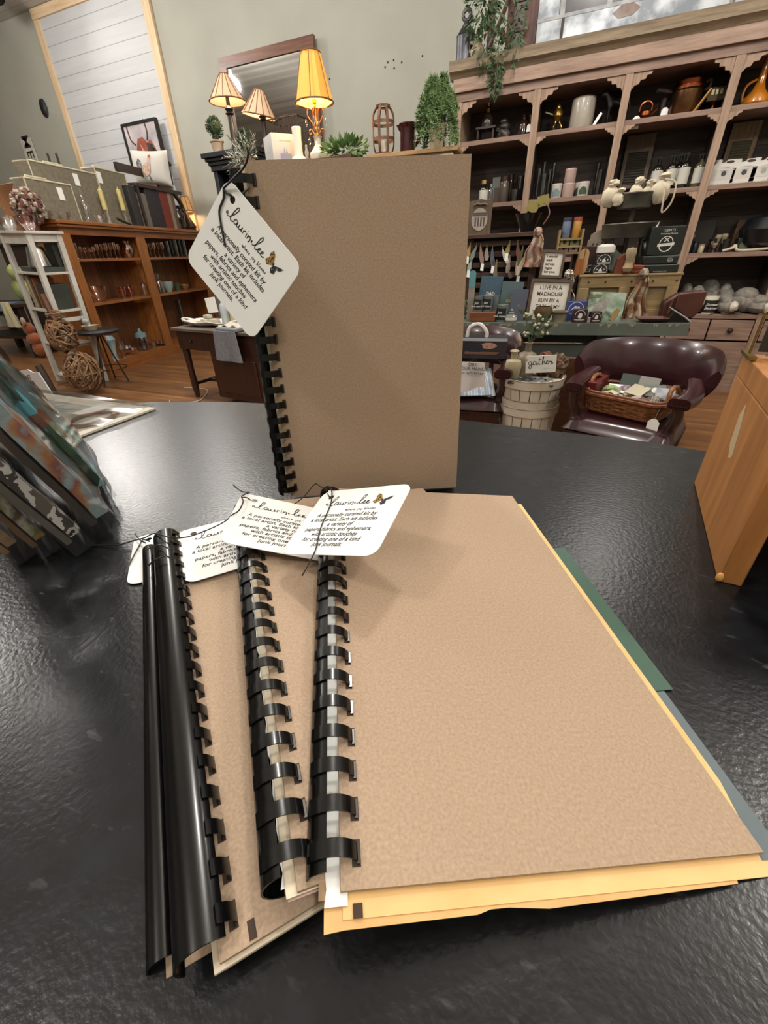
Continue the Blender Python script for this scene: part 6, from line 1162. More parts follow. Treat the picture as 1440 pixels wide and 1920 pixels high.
# ---- fourth shelf: grey slippers, candle tin and lidded tins
for i, P in enumerate([(0.9304, 5.22, 0.681, 0.1532, 0.2407), (1.0067, 5.1, 0.681, 0.1686, 0.2253), (1.1318, 5.28, 0.681, 0.223, 0.2657), (1.2346, 5.2, 0.681, 0.1485, 0.2383), (1.2282, 5.03, 0.681, 0.1635, 0.1556), (1.3875, 5.12, 0.681, 0.25, 0.2076), (1.4718, 5.02, 0.681, 0.1874, 0.1557)]):
    t = thing('knitted_slipper', ['grey knitted slipper at the back left of the pile', 'grey knitted slipper with button holes, second from the left', 'large grey knitted slipper at the back of the pile', 'grey slipper standing at the middle back of the pile', 'slipper with a white fleece opening behind the candle tin', 'large grey knitted slipper at the right of the pile', 'slipper with a white fleece opening at the right front of the pile'][i], 'slipper', (P[0], P[1], Z1), rnd.uniform(-.5, .5), 'grey knitted slippers on the lower shelf'); w, h = P[3], P[4]
    b = MB(); b.ball((0, 0, h * .42), (w * .5, .13, h * .42), jit=.04); b.ball((-w * .1, 0, h * .68), (w * .32, .11, h * .32), jit=.04); b.build('upper', mat('grey_knit', '6f6a62', .95, c2='8a847b', scale=40, bump=.2, bscale=120), t)
    b = MB(); b.ball((w * .12, -.07, h * .42), (w * .26, .085, h * .30), jit=.1); b.build('fleece', mat('white_fleece', 'c4bcae', .95, bump=.3, bscale=90), t) if i in (1, 4, 6, 5) else None
P = (1.0953, 4.99, 0.681, 0.0966, 0.1463); t = thing('candle_tin', 'black and white lettered candle tin before the slippers', 'candle', (P[0], P[1], Z1)); r, h = P[3] / 2, P[4]
MB().lathe([(r, 0), (r, h * .82)]).build('tin', mat('ivory_ceramic', ''), t); MB().lathe([(r * 1.03, h * .82), (r * 1.03, h), (0, h)]).build('lid', mat('white_wax', ''), t); MB().lathe([(r * 1.015, h * .1), (r * 1.015, h * .78)], cap=False).build('label', INK, t); text('Shower\nSteamer', h * .2, WHITEP, t, front(0, -r * 1.03, h * .45), shear=.3)
for i, P in enumerate([(0.9902, 4.975, 0.681, 0.0491, 0.0105), (1.1081, 4.972, 0.681, 0.0582, 0.0122), (1.2207, 4.975, 0.681, 0.0624, 0.022), (1.3109, 4.975, 0.681, 0.0571, 0.0142)]): jar('lidded_tin', 'small grey lidded tin along the front of the lower shelf', (*P[:2], Z1, *P[3:]), mat('grey_tin', '6a6258', .4, .4), mat('grey_tin_lid', '857d72', .4, .4), group='small tins along the lower shelf front', cat='tin')

# ================================================================ grey work table in front of the unit
TT = .835; TRZ2 = 0.129
TMx = T((-0.6435, 2.994, 0), TRZ2)
greyp = mat('chipped_grey_paint', '4c5149', .55, c2='596057', scale=5); TL2 = 1.2828
t = thing('grey_table', 'long grey painted work table with chipped edges in front of the shelf unit', 'table', (-0.6435, 2.994, 0), TRZ2)
b = MB().box((-1.0, 0, TT - .07), (TL2, .70, TT)); b.cur = 1
for i in range(26): x = rnd.uniform(-.3, TL2 - .02); b.prism([(x, TT - .004), (x + rnd.uniform(.01, .03), TT - .003), (x + .008, TT - .014 - rnd.random() * .012)], -.001, .0008, UP)
b.build('table_top', [greyp, mat('bare_wood_chip', '8d8471', .8)], t, smooth=False)
MB().box((-.98, .10, .59), (TL2 - .35, .13, .69)).build('lower_rail', greyp, t, bevel=.003); MB().box((-.98, .14, TT - .14), (TL2 - .1, .16, TT - .07)).build('apron', mat('shadow_grey', '3d423b', .6), t)
for x in (-.9, TL2 - .47):
    for y in (.11, .58): MB().box((x, y, 0), (x + .09, y + .09, TT - .07)).build('leg', greyp, t, bevel=.003)
def onT(x, d, z=0): return TMx @ Vec((x, d, TT + .0008 + z))
def TQ(p): return Vec(p)
# ---- slatted display with hanging spreaders
sA, sB = -0.0992, 0.3897; sz = 1.3215 - TT
slat = wood('brown_slat', '2c1a12', '4d3020', 'x', 1, .55)
t = thing('slatted_display', 'brown slatted wooden display rack at the left of the grey table', 'rack', onT(sA, .42), TRZ2); sw = sB - sA
for x in (0, sw - .05): MB().box((x, 0, 0), (x + .05, .06, sz)).build('side_post', slat, t, bevel=.003)
for k in range(7): zz = .05 + k * (sz - .10) / 6; MB().box((.05, .0, zz), (sw - .05, .035, zz + .035), T((0, 0, 0))).build('slat', slat, t, bevel=.003)
MB().box((-.02, -.05, sz), (sw + .01, .14, sz + .025)).build('top_shelf', slat, t, bevel=.003); MB().box((.05, .045, 0), (sw - .05, .06, sz)).build('back_panel', mat('dark_backing_board', '1d120c', .7), t)
HC = ['a88a5a', '7c8a7c', '8c7468', '9a9088', '4a5a68', 'b7b0a4', '8a7a4a', '6a4636', '5a5a3c', 'b3a894', '95a8a0', '4c3030', '70624e', '8a7f76', 'b4948a', '5a4a40']
for i, (p, l) in enumerate([((-0.7637, 3.3818, 1.2854), .09), ((-0.7198, 3.3875, 1.2806), .12), ((-0.6942, 3.3908, 1.2764), .14), ((-0.6505, 3.3964, 1.2684), .10), ((-0.6141, 3.4012, 1.2607), .14), ((-0.546, 3.41, 1.2519), .12), ((-0.5012, 3.4158, 1.2877), .08), ((-0.4496, 3.4225, 1.2888), .12), ((-0.4141, 3.4271, 1.2533), .14), ((-0.3694, 3.4329, 1.2516), .22), ((-0.7493, 3.3836, 1.1911), .08), ((-0.6042, 3.4025, 1.1963), .08), ((-0.577, 3.406, 1.176), .14), ((-0.4911, 3.4171, 1.2023), .12), ((-0.4426, 3.4234, 1.1784), .12), ((-0.4926, 3.4169, 1.1246), .07)]):
    where = ['first from the left in the upper row', 'second from the left in the upper row', 'third from the left in the upper row', 'fourth from the left in the upper row', 'fifth in the upper row, slate blue', 'sixth in the upper row, pale', 'small mustard one at the top of the rack', 'brown one right of the mustard one', 'dark green one near the right end', 'longest, pale, at the right end', 'leftmost of the lower row', 'red dark one of the lower row', 'leaf shaped, in the middle of the lower row', 'grey one in the lower row', 'rosy one right in the lower row', 'lowest of all'][i]
    t = thing('hanging_spreader', 'small spreader hanging on the slatted rack, ' + where, 'spreader', Vec(p), TRZ2 + rnd.uniform(-.4, .4), 'spreaders hanging on the slatted rack'); a = rnd.uniform(-.5, .5); R_ = Mat.Rotation(a, 4, 'Y'); l *= .78
    MB().prism([(R_ @ Vec((x, 0, z))).xz for x, z in ((-.005, 0), (.005, 0), (.010, -l * .4), (.018, -l * .7), (.012, -l), (-.006, -l), (-.014, -l * .6))], -.004, .004, UP).build('blade', mat('sp_' + HC[i], HC[i], .4), t); MB().tube([(0, .012, .012), (0, -.006, .016), (0, -.002, -.01)], .003, 5).build('hook_loop', mat('twine', '8a7a60', .8), t)
    if i % 2 == 0: c = R_ @ Vec((.004, 0, -l)); MB().prism([(c.x - .012, c.z - .04), (c.x + .010, c.z - .045), (c.x + .012, c.z), (c.x - .008, c.z + .004)], .0045, .006, UP).build('price_tag', WHITEP, t, smooth=False)
# oval photo plaque on the rack
Mq, w, h = quad_frame((-0.8062, 3.4468, 1.5547), (-0.6483, 3.4673, 1.5511), (-0.7984, 3.4478, 1.3481))
t = thing('photo_plaque', 'grey brown wooden plaque with an oval old photograph on the slatted rack', 'plaque', M=Mq)
MB().prism([(-w / 2, -h / 2), (w / 2, -h / 2), (w / 2, h * .44), (w * .2, h * .47), (0, h * .5), (-w * .2, h * .47), (-w / 2, h * .44)], -.02, 0).build('board', wood('plaque_wood', '453829', '5f4f3c', 'y', 1, .6), t, smooth=False)
b = MB(); el = [(w * .34 * math.cos(a * PI / 14), -h * .06 + h * .32 * math.sin(a * PI / 14)) for a in range(28)]; b.prism(el, .0, .003); b.build('oval_photo', mat('old_photo', '8a8076', .5, c2='a59a8c', scale=12), t)
b = MB(); b.prism([(-w * .31, h * .03), (w * .31, h * .03), (w * .28, h * .13), (-w * .28, h * .13)], .003, .0035)
for q in range(4): b.prism([(w * (-.2 + q * .12), -h * .26), (w * (-.13 + q * .12), -h * .26), (w * (-.13 + q * .12), h * -.02), (w * (-.165 + q * .12), h * .01), (w * (-.2 + q * .12), h * -.02)], .003, .0036)
b.build('photo_figures', mat('photo_grey', '4b4444', .6), t, smooth=False)
MB().tube([(-w * .28, h * .33, .004), (-w * .12, h * .37, .006), (0, h * .35, .006), (w * .12, h * .37, .006), (w * .28, h * .33, .004)], .006, 6, smooth=4).build('carved_scroll', wood('plaque_scroll', '5f4f3c', '6f5d48', 'x', 1, .6), t)
# ---- signs
fw_ = wood('sign_frame_wood', '3a2c20', '56442f', 'x', 1, .6); paperw = mat('sign_paper', 'c2bcb0', .6)
def sign(label, P, lines, sz_, bold, cat='sign', lead=1.0, align='CENTER', dx=0, dy=0, fw=.018, sq=1):
    Mq, w, h = quad_frame(*P); t = framed('framed_sign', label, cat, Mq, w, h, fw, paperw, fw_, .025)
    text(lines, h * sz_, INK, t, Mat.Translation((w * dx, h * dy, .0155)), 'printed_words', align=align, bold=bold, line=lead, squash=sq); return t
t = thing('sign_riser', 'dark wooden block behind the lower framed sign, holding up the smaller sign', 'block', onT(0.417, .33), TRZ2); MB().box((0, 0, 0), (.24, .12, 0.2325)).build('block', dk, t, bevel=.003)
sign('small framed sign with five typed lines, standing above the larger framed sign', ((-0.2771, 3.4146, 1.2392), (-0.1343, 3.4331, 1.2309), (-0.2876, 3.3881, 1.0766)), 'I would\nwalk\nacross\nlegos\nfor you.', .135, .0006, align='LEFT', dx=-.30, lead=1.02, fw=.016)
sign('larger framed sign in capitals leaning at the middle of the grey table', ((-0.3107, 3.2388, 1.0786), (-0.0572, 3.2717, 1.067), (-0.3105, 3.1935, 0.8207)), 'I LIVE IN A\nMADHOUSE\nRUN BY A\nTINY ARMY\nTHAT I MADE', .125, .0004, dy=.02, lead=1.15, sq=.9)
# ---- blue books, candles
navy = mat('navy_cloth', '28404f', .6, c2='2f4a5a', scale=40); teal = mat('teal_cloth', '3a4d50', .6); slateb = mat('slate_cloth', '3a3f4a', .6)
for i, (P, m, tx, c, sz_) in enumerate([(((-0.6367, 3.2369, 1.1028), (-0.4964, 3.2551, 1.0932), (-0.6333, 3.197, 0.8628)), navy, 'DAD\nI want a\nlot about', 'cfc9bc', .11), (((-0.489, 3.2258, 1.0692), (-0.3558, 3.2431, 1.0602), (-0.4806, 3.1866, 0.8593)), teal, 'A\nGRAY', 'a38a4e', .12), (((-0.411, 3.1754, 1.0273), (-0.3136, 3.188, 1.0195), (-0.4093, 3.1353, 0.8332)), slateb, 'A', '7a5f4a', .13)]):
    Mq, w, h = quad_frame(*P); t = thing('standing_book', ['navy blue book with white title standing before the slatted rack', 'teal grey book with gold letters behind the smallest blue book', 'small slate blue book in front at the right'][i], 'book', M=Mq, group='blue books on the grey table')
    MB().box((-w / 2, -h / 2, -.003), (w / 2, h / 2, 0)).box((-w / 2, -h / 2, -.035), (w / 2, h / 2, -.032)).box((-w / 2 - .002, -h / 2, -.035), (-w / 2 + .002, h / 2, 0)).build('cover', m, t, bevel=.001); MB().box((-w / 2 + .003, -h / 2 + .004, -.0318), (w / 2 - .004, h / 2 - .004, -.0032)).build('pages', CREAM, t)
    text(tx, h * sz_, mat('foil_' + c, c, .4), t, Mat.Translation((w * .02, -h * .05 if i == 0 else h * .0, .0004)), 'title', bold=.0006)
t = thing('wood_riser', 'small reddish wood block carrying two dark label candles', 'block', onT(-0.0131, .05), TRZ2); zr = 0.8959 - TT; MB().box((0, 0, 0), (0.1721, .10, zr)).build('block', wood('red_block', '5b3018', '7d482a', 'x', 1, .5), t, bevel=.004)
tinm = mat('brushed_tin', '77807f', .35, .6)
for i, P in enumerate([(-0.6153, 3.0884, 0.875, 0.0617, 0.1187), (-0.5557, 3.0961, 0.875, 0.065, 0.1211), (-0.4549, 3.0891, 0.835, 0.0752, 0.1076), (-0.5225, 3.171, 0.836, 0.0591, 0.1539)]):
    z = TT + zr + .0016 if i < 2 else TT + .0008
    t = thing('tin_candle', ['tin candle with a black label, left one on the reddish block', 'tin candle with a black label, right one on the reddish block', 'tin candle with a black label standing on the table by the block', 'plain tin candle behind the two on the block'][i], 'candle', (P[0], P[1], z)); r, h = P[3] / 2, P[4] - (z - P[2])
    MB().lathe([(r, 0), (r, h * .96), (r * .94, h * .96), (r * .94, h * .88)], n=20).build('tin', tinm, t); MB().lathe([(r * .93, h * .5), (r * .93, h * .9), (0, h * .9)]).build('wax', mat('white_wax', ''), t)
    if i < 3: MB().grid(8, 1, lambda u, v: (r * 1.015 * math.sin((u - .5) * 2.2 - .3), -r * 1.015 * math.cos((u - .5) * 2.2 - .3), h * (.12 + .66 * v))).build('label', INK, t); text('Just\none more', h * .2, WHITEP, t, front(-r * .28, -r * 1.03, h * .45, -.3), shear=.2)
P = (-0.394, 3.0768, 0.835, 0.0779, 0.0806); t = thing('stoppered_jar', 'squat grey glass jar with a round stopper in front of the small slate book', 'jar', P[:3]); r, h = P[3] / 2, P[4]
MB().lathe([(r * .95, 0), (r, h * .1), (r * .98, h * .45), (r * .5, h * .62)]).build('body', mat('smoky_jar', '6a6d68', .15, coat=.5), t); MB().lathe([(r * .45, h * .62), (r * .5, h * .72), (r * .2, h * .78), (r * .35, h * .9), (0, h)]).build('stopper', mat('smoky_jar_lid', '7e8079', .2), t); MB().lathe([(r * 1.01, h * .18), (r * 1.01, h * .4)], cap=False).build('label', paperw, t)
P = (-0.6713, 3.0912, 0.835, 0.0405, 0.3032); t = thing('teal_paddle', 'narrow paddle with a teal dipped end leaning beside the standing journal', 'paddle', P[:3], TRZ2); w, h = P[3], P[4]
MB().prism(rrect(w, h, w * .45, cx=0, cy=h / 2), -.008, .008, UP @ Mat.Rotation(rad(-5), 4, 'X')).build('blade', mat('driftwood', '7d7668', .7, c2='665f52', scale=9), t); MB().prism(rrect(w * 1.02, h * .34, w * .45, cx=0, cy=h * .84), -.009, .009, UP @ Mat.Rotation(rad(-5), 4, 'X')).build('teal_tip', mat('teal_paint', '4c7c80', .6), t)
b = MB(); leafy(b, (0, 0, .06), 90, (.06, .05, .06), .035); solo('small_succulent', 'small grey green sprig beside the teal paddle', 'plant', b, mat('sage_leaf', '5f6f58', .7, c2='77866c', scale=12), onT(-0.0279, .2), smooth=False)
# ---- pottery and cartons along the front edge
P = (-0.2003, 3.1221, 0.835, 0.1189, 0.0899); solo('brown_bowl', 'round dark brown pottery bowl in front of the larger framed sign', 'bowl', MB().lathe([(P[3] * .25, 0), (P[3] * .42, P[4] * .3), (P[3] * .5, P[4] * .65), (P[3] * .42, P[4]), (P[3] * .38, P[4]), (P[3] * .44, P[4] * .6), (0, P[4] * .2)], n=24), mat('olive_brown_glaze', '3e2e1c', .2, c2='5f4c2e', scale=5, coat=.5), P[:3])
P = (-0.0999, 3.1351, 0.835, 0.097, 0.0642); solo('stone_pot', 'small straight grey and tan pot right of the brown bowl', 'pot', MB().lathe([(P[3] * .42, 0), (P[3] * .46, P[4] * .4), (P[3] * .44, P[4] * .8), (P[3] * .52, P[4] * .85), (P[3] * .52, P[4]), (P[3] * .44, P[4]), (P[3] * .36, P[4] * .1), (0, P[4] * .1)], n=24), mat('drip_glaze', '4a4436', .4, c2='8c8266', scale=4, stretch=(1, 1, 3)), P[:3])
def carton(label, P, m, mark, d=.05, rz=0, name='soap_carton'):
    t = thing(name, label, 'carton', P[:3], TRZ2 + rz); w, h = P[3], P[4]; MB().box((-w / 2, 0, 0), (w / 2, d, h)).build('box', m, t, bevel=.002); mark(t, w, h); return t
wi = mat('white_ink', 'c6c2ba', .6)
def arch(b, w, h, y, cz, r0, r1, n=14): b.prism([(r1 * math.cos(PI * i / n), cz + r1 * math.sin(PI * i / n)) for i in range(n + 1)] + [(r0 * math.cos(PI * i / n), cz + r0 * math.sin(PI * i / n)) for i in range(n, -1, -1)], -y, -y + .001, UP)
def mountain(t, w, h):
    b = MB(); b.prism([(-w * .32, h * .52), (-w * .05, h * .78), (w * .04, h * .70), (w * .12, h * .76), (w * .34, h * .52), (w * .1, h * .60), (0, h * .55), (-w * .12, h * .62)][::-1], 0, .001, UP); arch(b, w, h, 0, h * .56, w * .38, w * .41); b.build('mountain_logo', wi, t, smooth=False); text('ALPINE MOUNTAIN', h * .07, wi, t, front(0, -.001, h * .36))
carton('blue carton with a white mountain mark beside the larger framed sign', (-0.009, 3.1973, 0.835, 0.115, 0.1145), mat('royal_blue', '2c3d78', .5), mountain, name='blue_carton')
maroon = mat('maroon_card', '2e1519', .5)
def bear(t, w, h):
    b = MB(); b.prism([(x * w * .16, h * .52 + z * h * .2) for x, z in ((-1, -.6), (-.7, .5), (-.3, 1), (.2, .8), (.6, 1), (1, .3), (.8, -.7), (.2, -1), (-.4, -.9))], 0, .001, UP); arch(b, w, h, 0, h * .55, w * .33, w * .36); b.cb((0, -.0005, h * .22), (w * .7, .001, h * .03)); b.cb((0, -.0005, h * .15), (w * .5, .001, h * .03)); b.build('white_emblem', wi, t, smooth=False)
carton('dark maroon soap carton with a white animal emblem, larger one', (0.0214, 3.1105, 0.835, 0.0846, 0.0774), maroon, bear); carton('dark maroon soap carton with a white animal emblem, right hand one', (0.1166, 3.1228, 0.835, 0.0637, 0.0617), maroon, bear, rz=.2)
for i, P in enumerate([(0.0614, 3.1308, 0.835, 0.0203, 0.0633), (0.0769, 3.1076, 0.835, 0.0168, 0.0324)]): solo('small_tube', ['small silver tube between the maroon cartons, taller', 'small silver tube between the maroon cartons, shorter'][i], 'tube', MB().box((-P[3] / 2, 0, 0), (P[3] / 2, .02, P[4])), mat('silver_card', '8f8d8a', .4, .3), P[:3], TRZ2, bevel=.002)
Mq, w, h = quad_frame((0.0562, 3.2562, 0.9999), (0.2679, 3.2836, 0.9907), (0.0557, 3.2057, 0.8132))
t = thing('bird_canvas', 'green and grey canvas picture of a bird leaning on the wooden crate', 'picture', M=Mq)
MB().box((-w / 2, -h / 2, -.02), (w / 2, h / 2, 0)).build('canvas', ramp('meadow_art', ['4d5e45', '6d8068', '96a295', '2f4026', '7f9a80'], 6, .7, 'noise'), t, bevel=.002)
b = MB(); s = h / 10
b.prism([(x * s, y * s) for x, y in [(-4.2, -2.5), (-3.6, .8), (-2.2, 3), (.2, 3.4), (1.0, 2.6), (.4, 1.2), (.2, -.8), (-.8, -2.8), (-2.6, -3.2)]], .0, .0015); b.cur = 1; b.prism([(x * s, y * s) for x, y in [(2, -3.2), (2.6, -.6), (3.6, .4), (4.6, -.2), (4.2, -2), (3, -3.6)]], 0, .0015); b.cur = 2
b.prism([(x * s, y * s) for x, y in [(-4.8, 3.2), (-3.6, 4.4), (-1.6, 4.2), (-2.2, 3.4)]], 0, .0018); b.build('painted_shapes', [mat('grey_plumage', '6d6a62', .7, c2='8a877e', scale=30), mat('ochre_shape', '7d6434', .7), mat('olive_shape', '5c5f34', .7)], t, smooth=False)
# ---- wooden crate and what stands on it
cxa, cxb = 0.6651, 1.2332; cz = 1.0908 - TT
t = thing('wooden_crate', 'pale wooden crate with nailed rails standing on the grey table', 'crate', onT(cxa, .24), TRZ2); w = cxb - cxa
cr = wood('crate_pine', '75603c', '97805a', 'x', .8, .6)
MB().box((0, .02, 0), (w, .40, cz - .012)).build('body', cr, t, bevel=.002); MB().box((0, 0, cz - .075), (w, .02, cz - .012)).build('top_rail', cr, t, bevel=.002); MB().box((0, 0, 0), (w, .02, .05)).build('bottom_rail', cr, t, bevel=.002); MB().box((-.01, -.005, cz - .012), (w + .01, .41, cz)).build('lid', cr, t, bevel=.002)
for x in (w * .42, w - .06, 0): MB().box((x, -.004, .05), (x + .06, .02, cz - .075)).build('stile', wood('crate_pine_stile', '75603c', '97805a', 'z', .8, .6), t, bevel=.002)
b = MB()
for x in (.05, .15, .3, .42, .55): b.cyl((x, -.002, cz - .042), (x, .0, cz - .042), .006, n=8)
b.build('nail_heads', IRON, t)
CZ = TT + cz + .0016
def carve(P): return P
def rabbit(t, w, h):
    b = MB(); b.prism([(x * w * .11, h * .44 + z * h * .14) for x, z in ((-1, -1), (-1.1, .2), (-.5, 1.0), (.3, 2.4), (.6, 2.4), (.3, .9), (1, .2), (1.0, -1))][::-1], 0, .001, UP); arch(b, w, h, 0, h * .33, w * .40, w * .43)
    for sx in (-1, 1): b.prism([(sx * w * .22 + w * .06 * math.cos(a * 2.094), h * .52 + w * .06 * math.sin(a * 2.094)) for a in range(3)], 0, .001, UP)
    b.cb((0, -.0005, h * .24), (w * .8, .001, h * .04)); b.cb((0, -.0005, h * .16), (w * .8, .001, h * .05)); b.build('white_emblem', wi, t, smooth=False)
charc = mat('charcoal_card', '1d1b20', .5)
Pb = (0.0911, 3.3716, 1.092, 0.0931, 0.0522); zb = CZ
carton('lower black carton with a white arched emblem on the crate', (*Pb[:2], zb, Pb[3], Pb[4] * 1.0), charc, rabbit, .09, name='black_carton'); Pc = (0.1005, 3.3728, 1.092, 0.093, 0.1195)
carton('upper black carton with a white arched emblem, stacked on its twin', (Pb[0] + .01, Pb[1], zb + Pb[4] + .0008, Pb[3], Pb[4] * 1.02), charc, rabbit, .09, name='black_carton')
carton('black carton behind and left of the stacked pair', (0.0347, 3.4652, 1.0945, 0.0785, 0.0476), charc, rabbit, .08, name='black_carton')
solo('white_soap', 'white round soap with dots lying on top of the stacked black cartons', 'soap', MB().lathe([(.03, 0), (.055, .012), (.055, .045), (.035, .058), (0, .06)], n=20), mat('white_glaze', ''), (Pb[0] + .01, Pb[1] + .06, zb + Pb[4] * 2.02 + .0016 + .001))
P = (-0.0229, 3.3871, 1.092, 0.0914, 0.1471); t = thing('cutting_board', 'pale and tan wooden block standing on the crate beside the black cartons', 'board', (P[0], P[1], CZ), TRZ2); w, h = P[3], P[4]
MB().prism(rrect(w * .6, h, .03, cx=w * .05, cy=h / 2), -.03, .0, UP).build('light_half', wood('maple', '8f7048', 'b08f62', 'z', 1, .5), t); MB().prism([(-w * .5, 0), (w * .0, 0), (w * .0, h * .62), (-w * .42, h * .62)], .002, .05, UP).build('amber_half', wood('cherry', '7a4520', '9a5f2f', 'z', 1, .5), t)
P = (0.058, 3.5488, 1.092, 0.0874, 0.113); solo('green_towel', 'pale green folded towel behind the black cartons', 'towel', MB().grid(10, 6, lambda u, v: ((u - .5) * .16, .02 * math.sin(u * 12), .12 * v + .02 * math.sin(u * 6)), th=.04), mat('celadon_cloth', '8a968c', .9, bump=.1, bscale=80), (P[0] + .12, P[1], CZ))
P = (0.2201, 3.3783, 1.092, 0.0815, 0.1155); t = thing('brush_stand', 'reddish wooden stand with a shaving brush on the crate', 'stand', (P[0], P[1], CZ), TRZ2); w, h = P[3], P[4]
MB().prism([(-w * .6, 0), (w * .5, 0), (w * .55, h * .12), (w * .35, h * .6), (w * .5, h), (-w * .1, h * .96), (-w * .5, h * .7)], -.05, .02, UP).build('stand', wood('redwood', '5f2c1a', '84432a', 'z', 1, .5), t)
MB().lathe([(.02, 0), (.03, .02), (.022, .05), (.026, .06)], T((w * .2, -.045, h * .12))).build('brush_handle', mat('tan_handle', 'a08a6a', .4), t); MB().lathe([(.018, .06), (.032, .10), (.026, .125), (0, .13)], T((w * .2, -.045, h * .12))).build('bristles', fuzz, t)
P = (0.3103, 3.39, 1.092, 0.0943, 0.0462); t = thing('leather_case', 'small rounded reddish leather case right of the brush stand', 'case', (P[0], P[1], CZ), TRZ2); w, h = P[3], P[4]
MB().prism(rrect(w, h, h * .4, cx=0, cy=h / 2), -.10, 0, UP).build('case', mat('red_leather', '6a2f1c', .45, c2='7d3b26', scale=10), t, bevel=.005); MB().box((-w * .4, -.002, h * .55), (w * .4, .0, h * .58)).build('zip', IRON, t)
P = (0.321, 3.5224, 1.092, 0.0699, 0.1311); solo('grey_cup', 'grey enamel cup lying tilted behind the leather case', 'cup', MB().lathe(tumbler((0, 0, 0, .11, .10)), T((0, 0, .055), 0, 0, rad(70)), 20), mat('grey_enamel', '5d6060', .3), (P[0] + .0, P[1], CZ + .075))
for i, (c, lb) in enumerate([('77805e', 'olive folded cloth at the bottom of the folded stack on the crate'), ('8a7d55', 'mustard folded cloth second from the bottom of the folded stack'), ('7b5148', 'dusty red folded cloth third in the folded stack'), ('6f6a58', 'grey green folded cloth fourth in the folded stack'), ('8a5a52', 'rose folded cloth on top of the folded stack')]):
    P = (0.3412, 3.5452, 1.092, 0.0842, 0.1215); solo('folded_cloth', lb, 'cloth', MB().box((-.085, 0, 0), (.085, .16, .036)), mat('cl_' + c, c, .9), (P[0] + .06, P[1] + .09, CZ + i * .0368), TRZ2, 'folded cloths stacked on the crate', bevel=.012)
P = (0.4682, 3.4508, 1.092, 0.1879, 0.2414); blkbox = mat('dark_green_black', '141a17', .4)
zbag = 1.1884
PB = ((0.405, 3.4325, 1.1921), (0.364, 3.4272, 1.1935), (0.5376, 3.4497, 1.1876), (0.4052, 3.4325, 1.3388))
wq = (Vec(PB[2]) - Vec(PB[1])).length
hz = (zbag - CZ) / 2 - .002
for i in range(2):
    t = thing('gift_pack', ['lower flat dark gift pack on the crate', 'upper flat dark gift pack with a white fork mark on the crate'][i], 'pack', (PB[0][0] + .0 + (.0 if i else .015), PB[0][1] - .03, CZ + i * (hz + .001)), TRZ2)
    MB().box((-wq * .5, 0, 0), (wq * .62, .16, hz)).build('pack', blkbox, t, bevel=.006)
    b = MB()
    if i:
        for q in range(5): b.prism([(wq * (.28 + q * .035), hz * (.25 + .06 * abs(q - 2))), (wq * (.292 + q * .035), hz * .25), (wq * (.30 + q * .035), hz * .85)], 0, .001, UP)
        b.build('fork_mark', wi, t, smooth=False)
    else: text('BARTENDER KIT', hz * .22, mat('dim_ink', '8d8d86', .6), t, front(wq * .05, -.001, hz * .15))
t = thing('gift_box', 'tall dark gift box with a round white emblem standing on the flat packs', 'box', (PB[0][0], PB[0][1], CZ + 2 * hz + .003), TRZ2); hh = PB[3][2] - zbag
MB().box((-wq * .42, 0, 0), (wq * .62, .12, hh)).build('box', blkbox, t, bevel=.003); text('GENTS', hh * .13, wi, t, front(wq * .14, -.001, hh * .86)); text('Revitalizing Pomade', hh * .075, wi, t, front(wq * .14, -.001, hh * .75), shear=.2)
b = MB(); arch(b, 1, 1, 0, hh * .42, hh * .22, hh * .25); b.prism([(hh * .25 * math.cos(PI + PI * i / 14), hh * .36 + hh * .25 * math.sin(PI + PI * i / 14)) for i in range(15)] + [(hh * .21 * math.cos(2 * PI - PI * i / 14), hh * .36 + hh * .21 * math.sin(2 * PI - PI * i / 14)) for i in range(15)], 0, .001, UP)
b.prism([(-hh * .3, hh * .30), (hh * .3, hh * .34), (hh * .3, hh * .44), (-hh * .3, hh * .40)], .0, .0012, UP); b.prism([(-hh * .1, hh * .48), (hh * .08, hh * .62), (hh * .10, hh * .60), (-hh * .08, hh * .46)], 0, .001, UP); b.prism([(hh * .1, hh * .48), (-hh * .08, hh * .62), (-hh * .10, hh * .60), (hh * .08, hh * .46)], 0, .001, UP)
bo = b.build('round_emblem', wi, t, smooth=False); bo.location = (wq * .12, -.0003, 0)
# tiered tray behind the crate goods, cotton bags on its upper tier
P = (0.2143, 3.6296, 1.092, 0.2191, 0.394); t = thing('tiered_tray', 'two tier dark galvanised tray holding the cotton bags', 'tray', (P[0], P[1] - .05, CZ), TRZ2)
zl, zu = 1.2884 - CZ, 1.4469 - CZ
dg = mat('dark_galvanised', '37362f', .4, .5, c2='5a584e', scale=6); rw_ = 0.1601
for z, rx, ry in ((zl, rw_, .15), (zu, rw_ * .62, .10)):
    Q = Mat.Translation((0, 0, z)) @ Mat.Diagonal((rx, ry, 1, 1)); MB().lathe([(.0, 0), (.94, .0), (1.0, .07), (1.02, .075), (1.0, .08), (.97, .075), (.92, .01)], Q, 28).build('tray_tier', dg, t)
MB().cyl((0, 0, 0), (0, 0, zu), .014).build('pole', dg, t)
for a in range(4): MB().tube([(.12 * math.cos(a * PI / 2 + .7), .08 * math.sin(a * PI / 2 + .7), zl + .004), (.14 * math.cos(a * PI / 2 + .7), .09 * math.sin(a * PI / 2 + .7), .0)], .010, 5).build('foot', dg, t)
cot = mat('raw_cotton', 'b3a892', .95, c2='c6bba6', scale=20, bump=.15, bscale=70)
zt_ = CZ + zu + .012
l = 0
